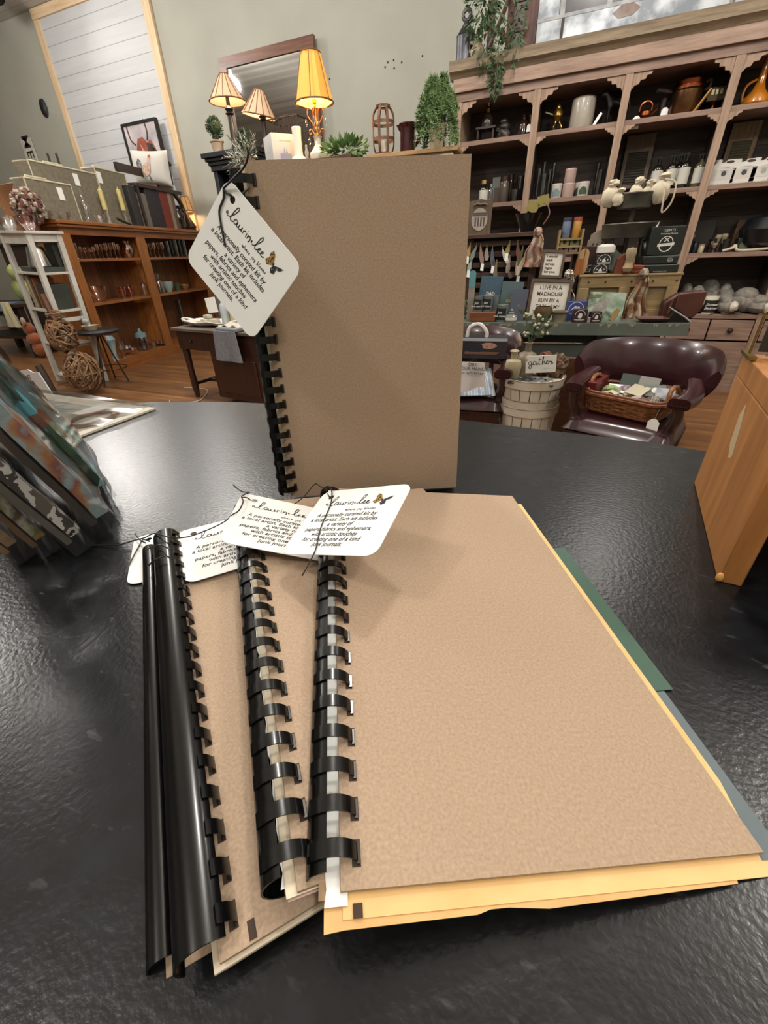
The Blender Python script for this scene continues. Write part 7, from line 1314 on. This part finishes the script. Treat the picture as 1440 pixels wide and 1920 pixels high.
for i, (dx, dy, sx, sz_, a) in enumerate([(-.15, -.02, .05, .12, .2), (-.10, -.05, .035, .08, -.3), (-.01, -.03, .045, .12, .1), (.06, .03, .05, .11, .4), (.12, -.03, .055, .13, -.2)]):
    t2 = thing('cotton_bag', ['cream cotton bag at the left end of the tiered tray', 'small cream cotton bag second from the left on the tray', 'cream cotton bag in the middle of the tray', 'cream cotton bag behind the tall spray bottles side of the tray', 'cream drawstring bag at the right with a loop hanging down'][i], 'bag', (P[0] + dx, P[1] - .05 + dy, zt_), a, 'cotton bags on the tiered tray')
    b = MB(); b.ball((0, 0, sz_ * .45), (sx, sx * .7, sz_ * .45), jit=.12); b.tube([(0, 0, sz_ * .8), (.01, 0, sz_ * .95)], sx * .3, 8); b.ball((.01, 0, sz_ * 1.05), (sx * .6, sx * .5, sz_ * .16), jit=.25); b.build('bag', cot, t2)
    if i == 4: MB().tube([(.02, -.06, sz_ * .9), (.08, -.09, sz_ * .7), (.085, -.10, .0), (.05, -.10, -.05), (.04, -.10, .01), (.03, -.08, sz_ * .6)], .005, 6, smooth=5).build('drawstring', mat('cotton_cord', 'a89c86', .8), t2); MB().prism([(.035, -.12), (.05, -.09), (.045, -.15), (.03, -.18)][::-1], .10, .102, UP).build('price_tag', paperw, t2, smooth=False)
# left group on the rear: little shelf of jars, scarf, pot
P = (-0.1216, 3.465, 0.836, 0.1294, 0.5312); t = thing('jar_shelf', 'small wooden shelf unit holding candles and little boxes behind the small sign', 'shelf', (P[0], P[1], TT + .0008), TRZ2); w = P[3]
zs = 1.2999 - TT; zs2 = 1.2573 - TT; zs3 = 1.2198 - TT
for x in (-w / 2 - .012, w / 2): MB().box((x, 0, 0), (x + .012, .09, zs + .05)).build('side', MATS['crate_pine'], t)
for z in (zs, zs2, zs3, .06): MB().box((-w / 2, 0, z - .01), (w / 2, .09, z)).build('shelf', MATS['crate_pine'], t)
for i, (x, c, lc, lb) in enumerate([(-.25, '5d6a7e', '2e3448', 'blue jar candle on top of the little wooden shelf'), (.24, 'a87a34', '8a4426', 'orange jar candle on top of the little wooden shelf')]):
    q = Mat.Translation((P[0], P[1], 0)) @ Mat.Rotation(TRZ2, 4, 'Z') @ Vec((x * w, .045, TT + zs + .0014)); jar('jar_candle', lb, (q.x, q.y, q.z, w * .40, .115), mat('jc_' + c, c, .4), mat('jl_' + lc, lc, .5), cat='candle')
for i, (x, z, c, lb) in enumerate([(-.25, zs2, '9a9250', 'small yellow box with a dark window, left on the little shelf'), (.24, zs2, '6f7f52', 'small green box with a dark window, right on the little shelf'), (-.25, zs3, 'a88a8a', 'small pink box with a dark window, left below the yellow box'), (.24, zs3, 'b0898a', 'small pink box with a dark window, right below the green box')]):
    q = Mat.Translation((P[0], P[1], 0)) @ Mat.Rotation(TRZ2, 4, 'Z') @ Vec((x * w, .02, TT + z + .0014)); t2 = thing('soap_box', lb, 'box', q, TRZ2); MB().box((-w * .21, 0, 0), (w * .21, .05, .042)).build('box', mat('sb_' + c, c, .6), t2, bevel=.002); MB().box((-w * .08, -.001, .012), (w * .08, .0, .032)).build('window', INK, t2, smooth=False)
scarfm = ramp('patchwork_scarf', ['8a5f48', 'b59a84', '4c3a3c', 'a5765c', 'c2b3a0', '6a4438'], 26, .7, 'cells'); scarf2 = ramp('geometric_scarf', ['7d3f2a', 'a89478', '3c3a3a', 'b8a88c', '5a2c20', '8a6a4a'], 30, .7, 'cells')
def scarf(name, label, top, w0, w1, h, m, rz=0):
    t = thing(name, label, 'scarf', top, rz); MB().grid(14, 20, lambda u, v: ((u - .5) * (w0 + (w1 - w0) * v) + .008 * math.sin(v * 9), .014 * math.sin(u * 17) * (.4 + v) - .01, -h * v), th=.006).build('hanging_cloth', m, t); b = MB(); b.ball((0, -.01, .006), (w0 * .55, .03, .03), jit=.15); b.build('knot', m, t); return t
p = Vec((-0.329, 3.418, 1.335)); scarf('patterned_scarf', 'rust and cream patterned scarf hanging left of the little wooden shelf', p, .05, .17, p.z - 1.1417, scarfm, TRZ2)
p = Vec((0.3363, 3.3379, 1.0872)); scarf('geometric_scarf', 'brown and cream geometric scarf hanging over the crate front', p, .05, .15, p.z - 0.8173, scarf2, TRZ2)
p = Vec((-0.0904, 3.2775, 1.0916)); scarf('spotted_cloth', 'black and white spotted cloth hanging between the sign and the crate', p, .05, .11, p.z - 0.9508, ramp('spots', ['3a332e', 'b5ac9e', '5a5048', 'c4bcae'], 26, .8, 'noise', const=True), TRZ2)
t = thing('black_planter', 'black flared pot with yellow tickets at the right end of the slatted rack', 'pot', onT(0.2972, .47, sz + .0255), TRZ2); MB().lathe([(.04, 0), (.085, .10), (.09, .105), (.075, .1), (0, .03)]).build('pot', BLACK, t)
for a, b_, r_ in ((.02, .14, .5), (.08, .17, -.2)): MB().box((-.035, -.002, -.03), (.035, .002, .03), T((a, -.02, b_), 0, 0, r_)).build('ticket', mat('mustard_ticket', '84783c', .6), t, smooth=False)
MB().tube([(.0, 0, .06), (.03, -.01, .12), (.09, -.02, .16), (.13, -.02, .10), (.10, -.02, .04)], .004, 5, smooth=4).build('wire', mat('pink_wire', '7d5a55', .5), t)
P = (0.0584, 3.5691, 0.836, 0.1301, 0.5017); t = thing('wooden_model', 'small pale wooden building model with arched openings', 'model', (P[0], P[1], 1.2508), TRZ2); w, h = P[3], .085
MB().box((-w / 2, 0, 0), (w / 2, .08, h * .45)).build('base', mat('pale_ply', '85796a', .7), t); MB().prism([(-w * .42, h * .45), (w * .2, h * .45), (w * .2, h * 1.1), (-w * .1, h * 1.05), (-w * .42, h * .8)], -.06, -.02, UP).build('wall', mat('pale_ply', ''), t); MB().box((w * .22, .02, h * .45), (w * .44, .06, h * .8)).build('tower', mat('pale_ply', ''), t)
b = MB()
for q in range(4): b.prism([(-w * .36 + q * w * .19, h * .05), (-w * .27 + q * w * .19, h * .05), (-w * .25 + q * w * .19, h * .3)], 0, .001, UP)
b.build('arched_openings', INK, t, smooth=False)
solo('model_riser', 'dark red wooden riser under the pale building model', 'block', MB().box((-.15, -.01, 0), (.15, .11, 1.2508 - TT - .0018)), mat('dark_red_paint', '331512', .6), (P[0], P[1], TT + .0008), TRZ2, bevel=.003)
# leather bag, dish and papers at the right end
P = (0.5861, 3.2947, 0.835, 0.2052, 0.1622); t = thing('leather_bag', 'brown leather saddle bag at the right end of the grey table', 'bag', P[:3], TRZ2 - .1); w, h = P[3], P[4]
lea = mat('brown_leather', '3c1c13', .45, c2='4d271b', scale=6, bump=.06, bscale=60)
MB().prism([(-w * .5, 0), (w * .34, 0), (w * .48, h * .35), (w * .5, h), (-w * .2, h * .9), (-w * .5, h * .62)], -.12, -.02, UP).build('body', lea, t, bevel=.012); MB().prism([(-w * .20, h * .06), (w * .36, h * .10), (w * .50, h * .42), (w * .51, h * 1.01), (-w * .19, h * .92)], -.02, .0, UP).build('flap', lea, t, bevel=.006); MB().prism([(-w * .34, h * .0), (-w * .29, 0), (-w * .27, h * .72), (-w * .32, h * .70)], -.02, -.008, UP).build('strap', mat('strap_leather', '5a3020', .5), t)
P = (0.4338, 3.1539, 0.835, 0.1684, 0.0172); t = thing('leather_tray', 'shallow brown leather tray with pale lining before the saddle bag', 'tray', P[:3], TRZ2); MB().grid(20, 8, lambda u, v: ((u - .5) * P[3], v * .10, .004 + .022 * max(abs(2 * u - 1), abs(2 * v - 1)) ** 4), th=.003).build('tray', lea, t); MB().box((-P[3] * .3, .03, .0045), (P[3] * .3, .07, .008)).build('lining', mat('pale_lining', '9a938a', .5), t, bevel=.002)
t = thing('display_stand', 'small black wedge stand with a metal strip at the right corner of the grey table', 'stand', onT(1.2251, .04), TRZ2); MB().prism([(-.06, 0), (.06, 0), (.055, .02), (-.02, .075)], -.08, 0, UP).build('wedge', BLACK, t, smooth=False); MB().tube([(-.07, -.01, .085), (.03, -.01, .03), (.065, -.01, .004)], .005, 5).build('metal_strip', STEEL, t)

# ================================================================ chairs, barrel, basket
oxb = mat('oxblood_leather', '2a1216', .26, c2='35181c', scale=5, coat=.35); dkw = wood('chair_mahogany', '20100c', '39201a', 'z', 1, .35, coat=.3)
def captain(label, loc, rz):
    t = thing('leather_chair', label, 'chair', loc, rz)
    def seat(u, v, k):
        x, y = u * 2 - 1, v * 2 - 1; e = max(0, (1 - x ** 6) * (1 - y ** 6)); s = 1 - .12 * max(0, y) ** 2
        return (x * .27 * s, y * .25, .43 + (.055 * e ** .35 + .018 * e if k > 0 else -.03 * e ** .3))
    b = MB(); b.grid(20, 20, lambda u, v: seat(u, v, 1)); b.grid(20, 20, lambda u, v: seat(1 - u, v, -1)); b.build('seat', oxb, t)
    def back(u, v, k):    # wraps from arm to arm, rolls outwards at the top
        a = (u - .5) * 2 * rad(96); e = math.sin(PI * min(1, max(0, v))) ** .5; lift = .03 * math.cos(a * .8); z0, z1 = .60 + .02 * abs(u - .5), .80 + lift - .10 * max(0, abs(u - .5) * 2 - .75) * 2
        r = .27 + .05 * v + (.035 * e if k > 0 else -.022 * e)
        return (r * math.sin(a) * 1.04, .02 + r * math.cos(a) * .92, z0 + (z1 - z0) * v)
    b = MB(); b.grid(36, 10, lambda u, v: back(u, v, 1)); b.grid(36, 10, lambda u, v: back(1 - u, v, -1))
    for u in (0, 1): b.add([back(u, v / 10, 1) for v in range(11)] + [back(u, v / 10, -1) for v in range(11)], [[i, i + 1, 12 + i, 11 + i] for i in range(10)])
    b.build('backrest', oxb, t)
    for s in (-1, 1):
        def arm(u, v): a = v * 2 * PI; w_ = .038 + .008 * math.cos(u * 2); h_ = .026; return (s * (.245 + .028 * math.sin(u * PI)) + w_ * math.copysign(abs(math.cos(a)) ** .6, math.cos(a)), -.25 + .30 * u, .645 + .03 * u * u + h_ * math.copysign(abs(math.sin(a)) ** .6, math.sin(a)))
        b = MB(); b.grid(12, 20, arm); b.add([arm(0, j / 20) for j in range(20)], [list(range(20))[::-1]]); b.add([arm(1, j / 20) for j in range(20)], [list(range(20))]); b.cur = 1
        for j in range(9): b.ball((s * .245 - .036 + j * .009, -.2515, .636), .0045, n=6, m=4)
        b.build('armrest', [oxb, mat('antique_nail', '3a2c20', .35, .8)], t)
        MB().tube([(s * .245, -.215, .62), (s * .25, -.20, .56), (s * .235, -.17, .50), (s * .24, -.19, .43), (s * .25, -.215, .36)], .024, 10, smooth=5).build('arm_post', dkw, t)
        for q in (.06, .17): MB().cyl((s * q, .215 + .02 * (q < .1), .44), (s * q, .25 + .02 * (q < .1), .62), .016).build('back_spindle', dkw, t)
        for y in (-.21, .2): MB().lathe([(.018, 0), (.03, .12), (.022, .3), (.032, .41)], T((s * .23, y, 0)), 12).build('leg', dkw, t)
    for y in (-.235, .22):
        b = MB().box((-.25, y - .012, .36), (.25, y + .012, .42)); b.cur = 1
        if y < 0:
            for j in range(24): b.ball((-.24 + j * .0209, -.2482, .405), .005, n=6, m=4)
        b.build('seat_rail', [dkw, mat('antique_nail', '')], t)
    return t
ch = captain('oxblood leather armchair holding the sock basket', (.345, 2.46, 0), rad(-19))
chL = dup(ch, (-.60, 2.66, 0), rad(8), 'oxblood leather armchair mostly behind the standing journal, towel over its arm')
ch.scale = (.93, .97, .985); chL['group'] = ch['group'] = 'oxblood leather armchairs'
CM_ = T((.345, 2.46, 0), rad(-19))
def onC(x, y, z): return CM_ @ Vec((x, y, z))
# sock basket
bp0, bp1 = Vec((0.1269, 2.4067, 0.5)), Vec((0.4227, 2.2577, 0.5)); bd = bp1 - bp0; BZ = .507; brz = math.atan2(bd.y, bd.x); bl = bd.length
t = thing('wicker_basket', 'brown wicker basket of socks on the leather armchair', 'basket', (bp0.x, bp0.y, BZ), brz); bw, bh = .24, .085
wk = mat('wicker', '5e351a', .55, c2='8a5a30', scale=60, bump=.3, bscale=90)
b = MB(); lo = [Vec((bl * .5 + (bl * .5) * x, bw * .5 + bw * .5 * y, 0)) for x, y in rrect(2, 2, .35, 5)]
N_ = len(lo); c_ = Vec((bl / 2, bw / 2, 0))
for k in range(8):
    z = .006 + k * (bh - .006) / 8; g = 1 + .10 * z / bh
    pts = [c_ + (p - c_) * g + Vec((0, 0, z)) for p in curve(lo, 4, True)]; L_ = len(pts); pts = [p + (p - c_ - Vec((0, 0, p.z))).normalized() * .004 * math.sin(i * PI * 8 / 9 + k * PI) for i, p in enumerate(pts)]
    b.tube(pts, .0062, 5, closed=True)
b.build('woven_sides', wk, t)
b = MB()
for z, g, r_ in ((.006, 1.0, .010), (bh, 1.12, .011), (bh + .012, 1.10, .009)): b.tube([c_ + (p - c_) * g + Vec((0, 0, z)) for p in lo], r_, 7, closed=True, smooth=2)
b.build('rim', mat('wicker_rim', '552d16', .45, c2='774322', scale=40), t); MB().box((.02, .02, .0), (bl - .02, bw - .02, .008)).build('base', wk, t)
for x in (-.02, bl + .02): MB().tube([(x, bw * .25, bh), (x - .005, bw * .3, bh + .05), (x - .01, bw * .5, bh + .065), (x - .005, bw * .7, bh + .05), (x, bw * .75, bh)], .011, 7, smooth=4).build('handle', wk, t)
price_tag(t, (bl * 1.03, -.02, bh * .35), .05); MB().tube([(bl * 1.03, -.018, bh * .35), (bl * 1.04, .0, bh)], .0012, 4).build('thread', mat('twine', ''), t)
BM_ = T((bp0.x, bp0.y, BZ), brz)
SK = [('2a2420', 'a8964a', 'dark sock with yellow and pink dots at the front of the basket', .16, .06, .075, 0, .15), ('8b8784', '5a3c34', 'pale grey sock with brown patches at the front right of the basket', .40, .05, .075, .5, .16), ('6f8050', '8fa06a', 'lime green sock at the back left of the basket', .10, .16, .08, .7, .12), ('4a4440', '8a7e70', 'dark grey sock at the right end of the basket', .46, .12, .07, 1.0, .12), ('a59c8c', '6a5a48', 'cream sock in the middle of the basket', .29, .15, .075, .2, .14), ('93808a', '5c4a58', 'mauve striped sock at the back of the basket', .20, .19, .075, -.2, .13), ('3c3632', '7a6a58', 'brown sock under the cream one', .33, .20, .07, -.4, .13)]
for i, (c, c2, lb, x, y, z, a, l) in enumerate(SK):
    x *= bl / .52
    t = thing('sock', lb, 'sock', BM_ @ Vec((x, y, z * .45)), brz + a, 'socks in the wicker basket'); b = MB()
    b.grid(16, 10, lambda u, v: ((u - .5) * l + .03 * max(0, u - .6) * math.cos(v * 2 * PI), .034 * math.cos(v * 2 * PI) * (1 - (2 * u - 1) ** 8 * .6), .034 + .024 * math.sin(v * 2 * PI) * (1 - (2 * u - 1) ** 8 * .7) + .012 * math.sin(u * 5)))
    b.add([((-.5) * l, .014 * math.cos(v * PI / 5), .034 + .007 * math.sin(v * PI / 5)) for v in range(10)], [list(range(10))]); b.build('sock', ramp('sock_' + c, [c, c, c2, c, 'b5ab9a' if i == 0 else c2], 50, .9, 'cells' if i in (0, 1) else 'noise', const=True), t)
CARDS = [(.12, .17, .085, .35, -.35, 'white card band on the green sock', WHITEP), (.29, .13, .105, -.35, -.5, 'cream card band on the middle sock', mat('cream_card', 'a49c84', .6)), (.40, .16, .11, .55, -.6, 'grey card band with a pale mark near the arm', mat('grey_card', '565a58', .6)), (.49, .15, .105, .35, -.6, 'pale landscape card band nearest the right arm', mat('silver_scene', '9b9da0', .4, c2='5f6468', scale=14)), (.31, .22, .12, 0, -1.2, 'upright clear fronted card at the back of the basket', mat('clear_card', '86857f', .4)), (.16, .24, .115, .1, -1.2, 'upright dark green card at the back left of the basket', mat('dark_green_card', '3c463e', .5))]
for i, (x, y, z, a, tlt_, lb, m) in enumerate(CARDS):
    x *= bl / .52; t = thing('sock_card', lb, 'card', M=BM_ @ T((x, y, z), a) @ Mat.Rotation(-tlt_, 4, 'X')); MB().box((-.048, -.036, 0), (.048, .036, .002)).build('card', m, t, smooth=False)
    if i == 0: text('HAPPY FEET\nSOCKS', .014, mat('pink_ink', '8a4a5a', .6), t, Mat.Translation((0, .005, .0022)))
    if i == 2: MB().lathe([(.018, .002), (.018, .0026), (0, .0026)]).build('pale_mark', wi, t)
solo('red_box', 'dark red box wedged between the leather armchair and its left arm', 'box', MB().box((0, 0, 0), (.05, .20, .13)), mat('deep_red', '5a1418', .4), CM_ @ Vec((-.215, -.09, .508)), rad(-19), bevel=.003)
# barrel stand of two white bushel baskets
BC = Vec((-0.1732, 2.5864, 0)); br_ = 0.172
chip = mat('chippy_white', 'd2cbbc', .65, c2='b9b09d', scale=6); bare = mat('bare_basket', '6b5844', .8, c2='8d7c66', scale=30)
def bushel(label, z0, z1, r0, r1, rot):
    t = thing('bushel_basket', label, 'basket', (BC.x, BC.y, z0), rot, 'white bushel baskets'); h = z1 - z0; n = 18
    for k in range(n):
        a0, a1 = 2 * PI * k / n + .02, 2 * PI * (k + 1) / n - .012
        MB().grid(4, 1, lambda u, v: ((r0 + (r1 - r0) * v) * math.cos(a0 + (a1 - a0) * u), (r0 + (r1 - r0) * v) * math.sin(a0 + (a1 - a0) * u), h * v), th=.006).build('stave', chip, t)
    MB().lathe([(r0 - .009, .0), (r0 - .009, h * .5), (r1 - .009, h * .98)], cap=False, n=30).build('inner_lining', bare, t)
    for z, w_ in ((.0, .04), (h - .045, .045)): rr0 = r0 + (r1 - r0) * z / h + .003; rr1 = r0 + (r1 - r0) * (z + w_) / h + .003; MB().lathe([(rr0, z), (rr0 + .006, z), (rr1 + .006, z + w_), (rr1, z + w_)], cap=False, n=36).build('hoop', chip, t); MB().tube([((rr1 + .004) * math.cos(a * PI / 18), (rr1 + .004) * math.sin(a * PI / 18), z + w_) for a in range(36)], .0035, 5, closed=True).build('worn_edge', bare, t)
    MB().lathe([(0, h - .03), (r1 - .01, h - .03), (r1 - .01, h - .022), (0, h - .022)], n=30).build('lid_board', chip, t); return t
bushel('lower tall white bushel basket standing on the floor between the armchairs', .001, .462, br_ * .74, br_ * .96, .1); bushel('upper short white bushel basket carrying the vases and small sign', .4635, .62, br_ * .88, br_, .25)
BZt = .62 - .022 + .0008
def onB(x, y): return Vec((BC.x + x, BC.y + y, BZt))
P = (-0.2812, 2.62, 0.6, 0.0939, 0.1659); x_ = P[0] - BC.x
solo('cream_vase', 'cream wooden bottle vase at the left of the basket top', 'vase', MB().lathe([(P[3] * .28, 0), (P[3] * .42, P[4] * .15), (P[3] * .5, P[4] * .5), (P[3] * .42, P[4] * .66), (P[3] * .18, P[4] * .72), (P[3] * .2, P[4] * .9), (P[3] * .28, P[4] * .97), (P[3] * .2, P[4]), (0, P[4])], n=22), mat('cream_carved', 'a59a7c', .5, c2='8f8366', scale=12, stretch=(3, 3, 1)), (P[0], BC.y - .06, BZt))
P = (-0.2217, 2.74, 0.6, 0.1222, 0.1858); t = thing('stem_vase', 'grey brown bottle vase with white flowered sprigs on the basket', 'vase', (P[0], BC.y + .07, BZt)); r, h = P[3] / 2, P[4]
MB().lathe([(r * .7, 0), (r * .95, h * .2), (r, h * .55), (r * .75, h * .68), (r * .3, h * .74), (r * .28, h * .92), (r * .4, h), (r * .25, h)], n=22).build('vase', mat('taupe_ceramic', '6f6554', .5, c2='86795f', scale=8, stretch=(3, 3, 1)), t)
b = MB(); bw_ = MB()
for (x, z) in ((-.04, .15), (.03, .10), (.05, .14), (-.01, .06), (.08, .06), (.09, .11)):
    e = Vec((x, -.03 - rnd.random() * .04, h + z)); b.tube([(0, 0, h * .9), (x * .4, -.01, h + z * .5), e], .003, 4, smooth=3)
    for q in range(3): p = Vec((x * .5, -.02, h + z * .5)) + (e - Vec((x * .5, -.02, h + z * .5))) * (q / 2); d = Vec((rnd.uniform(-1, 1), -.3, rnd.uniform(.3, 1))).normalized(); s = d.cross(Vec((0, 1, 0))).normalized(); l = .055; b.add([p, p + d * l * .5 + s * .013, p + d * l, p + d * l * .5 - s * .013], [[0, 1, 2, 3]])
    for q in range(4): bw_.ball(e + Vec((rnd.uniform(-.018, .018), rnd.uniform(-.01, .01), rnd.uniform(-.012, .012))), .008, n=7, m=5)
b.build('sprigs', mat('grey_leaf', '46563f', .6, c2='5d6e54', scale=14), t, smooth=False); bw_.build('white_buds', mat('white_bud', 'b4b395', .7), t)['kind'] = 'stuff'
Mq, w, h = quad_frame((-0.2251, 2.6, 0.7191), (-0.0622, 2.6, 0.7356), (-0.2191, 2.59, 0.6406))
t = thing('gather_sign', 'small white sign with one handwritten word on the basket', 'sign', M=Mq); MB().box((-w / 2, -h / 2 - .015, -.014), (w / 2, h / 2, 0)).build('board', mat('white_sign_board', 'bdb9b0', .6), t, bevel=.002)
GA = [[(.9, .8), (.4, 1.0), (0, .5), (.3, 0), (.8, .3), (.95, .9), (.9, -.6), (.5, -1.1), (.1, -.7), (.9, -.1), (1.4, .2)], [(2.1, .8), (1.6, 1), (1.3, .5), (1.5, 0), (2, .3), (2.15, .9), (2.2, .2), (2.5, 0), (2.8, .4)], [(3.2, 1.9), (3.0, .8), (3.1, .05), (3.5, .2)], [(2.7, 1.3), (3.7, 1.5)], [(3.9, .0), (4.1, 1.2), (4.3, 2.1), (4.15, 2.2), (4.0, 1.0), (4.0, 0), (4.3, .8), (4.6, .8), (4.65, .1), (5.0, .3)], [(5.0, .4), (5.5, .7), (5.4, 1), (5.05, .7), (5.2, .1), (5.7, .2)], [(5.7, .2), (6.0, .9), (6.1, .7), (6.5, .8), (6.6, .1), (7.0, .4)]]
strokes(GA, w * .115, -w * .40, -h * .12, .0022, 'handwritten_word', t, INK); text('your tribe', h * .11, mat('dim_ink', ''), t, Mat.Translation((w * .22, -h * .38, .0004)))
t = thing('black_packet', 'glossy black plastic packet lying on the basket top', 'packet', onB(.0, -.10), .1); MB().grid(16, 8, lambda u, v: ((u - .5) * .24, (v - .5) * .11, .012 + .012 * math.sin(u * 11) * math.sin(v * 7) + .014 * math.sin(u * PI) * math.sin(v * PI)), th=.008).build('packet', mat('black_wrap', '1a1b1d', .18, c2='6a6c70', scale=14, contrast=(.5, .7), coat=.5), t)
for i, (x, y) in enumerate(((.045, .10), (.125, .07))): solo('pine_cone', ['reddish pine cone behind the word sign, left one', 'brown pine cone behind the word sign, right one'][i], 'pine cone', MB().ball((0, 0, .065), (.05, .045, .065), jit=.22, n=16, m=12), mat('cone_' + str(i), ['4d2a1c', '4a3626'][i], .7, c2=['7a4a34', '7d6248'][i], scale=40), onB(x, y), smooth=False)
# behind: low stool, pot box on its stand, towel, striped cushion
t = thing('low_stool', 'low brown wooden bench under the grey table behind the white baskets', 'bench', (0.04, 2.95, 0), .05)
zs_ = 0.6613
MB().prism(rrect(.62, zs_ * .75, .05, cx=0, cy=zs_ * .62), 0, .03, UP).build('end_board', wood('bench_wood', '3f2416', '5c3822', 'x', .8, .5), t, bevel=.003); MB().box((-.26, -.02, 0), (-.2, .22, zs_ * .25)).build('leg', dk, t); MB().box((.2, -.02, 0), (.26, .22, zs_ * .25)).build('leg', dk, t); MB().box((-.3, .0, zs_ * .24), (.3, .24, zs_ * .28)).build('seat', MATS['bench_wood'], t)
PBX = ((-0.5932, 2.62, 0.6973), (-0.3403, 2.62, 0.7095), (-0.6005, 2.62, 0.805))
x0, x1, zb0, zb1 = PBX[0][0] - .12, PBX[1][0], PBX[1][2], PBX[2][2]
zb0 = .688; t = thing('pot_carton', 'black printed carton for a cooking pot with a white handle, near the standing journal', 'carton', (x0, 2.60, zb0), .10); w, h = x1 - x0, zb1 - zb0
MB().box((0, 0, 0), (w, .13, h)).build('carton', mat('black_carton_print', '1d1b1e', .45, c2='2c282a', scale=4), t, bevel=.003); MB().box((0, -.0012, h * .86), (w, 0, h)).build('pale_top_band', mat('pale_band', '9a9da3', .5), t); MB().tube([(w * .36, .04, h), (w * .40, .04, h + .055), (w * .55, .04, h + .07), (w * .66, .04, h + .03), (w * .67, .04, h)], .011, 6, smooth=4).build('handle', mat('white_plastic', ''), t)
b = MB(); b.prism(rrect(w * .26, h * .38, .015, cx=w * .5, cy=h * .52), 0, .0012, UP); b.cur = 1; b.prism([(w * .34, h * .22), (w * .85, h * .22), (w * .9, h * .34), (w * .36, h * .34)], 0, .001, UP); b.cur = 2; b.prism([(w * .72 + w * .13 * math.cos(a * PI / 5), h * .64 + h * .15 * math.sin(a * PI / 5)) for a in range(10)], 0, .0011, UP); b.build('pot_picture', [mat('print_navy', '23232b', .4), mat('print_wood', '6a4836', .6), mat('print_food', '8a5a48', .6, c2='b08a76', scale=60)], t, smooth=False)
p0_ = Vec((-0.5623, 2.41, 0.7174)); p1_ = Vec((-0.4234, 2.41, 0.7074)); hz_ = p0_.z - 0.5671
t = thing('tea_towel', 'white tea towel with black words hanging over the left armchair', 'towel', (p0_ + p1_) / 2, .06); w = (p1_ - p0_).length
MB().grid(14, 12, lambda u, v: ((u - .5) * w * (1.0 + .28 * v), -.012 * math.sin(u * 7 + .5) * v, -hz_ * v * (1 + .12 * math.sin(u * 5))), th=.004).build('towel', mat('white_towel', ''), t); text('DRY\nYOUR HANDS\nor whatever', hz_ * .17, mat('dark_print', '2a2a2c', .8), t, front(w * .06, -.016, -hz_ * .22), line=.9)
t = thing('striped_cushion', 'blue and white striped cushion on the seat of the left armchair', 'cushion', T((-.60, 2.66, 0), rad(8)) @ Vec((.03, -.14, .512)), .35)
def pil(u, v, k): x, y = u * 2 - 1, v * 2 - 1; return (x * .17, y * .11 + .04 * k * max(0, (1 - x ** 4) * (1 - y ** 4)) ** .6, .055 + y * .055)
b = MB(); b.grid(14, 14, lambda u, v: pil(u, v, -1)); b.grid(14, 14, lambda u, v: pil(1 - u, v, 1)); b.build('cushion', ramp('blue_stripes', ['7d93ab', 'b9bcbd', 'b9bcbd', '8a6f78', 'c2c0b8', '4c5566', 'c2c0b8', '7d93ab'], 3.2, .9, 'wave', stretch=(1.4, .0, 1.0), detail=0, const=True), t)
# gold wire stand at the right edge
p = Vec((0.1452, 0.4761, 1.1618)); sc = .14
t = thing('wire_stand', 'gold wire frame stand with a dark panel on top of the riser box', 'stand', M=T((p.x + .012, p.y - .006, ZC + HB + .0006), ang, 0, 0, sc)); zt3 = .28
gw_ = mat('gold_wire', '8f7a44', .3, .9); MB().tube([(-.10, 0, 0), (-.10, 0, zt3 - .03), (-.07, 0, zt3), (.25, 0, zt3), (.28, 0, zt3 - .03), (.28, 0, 0)], .007, 6).build('frame', gw_, t); MB().tube([(.12, -.02, zt3 - .02), (-.03, -.06, .02)], .006, 6).build('brace', gw_, t); MB().box((-.06, .01, .03), (.24, .02, zt3 - .05)).build('panel', mat('dark_olive_panel', '2b2822', .5), t)
for x in (-.10, .28): MB().box((x - .02, -.12, 0), (x + .02, .12, .02)).build('foot', gw_, t)
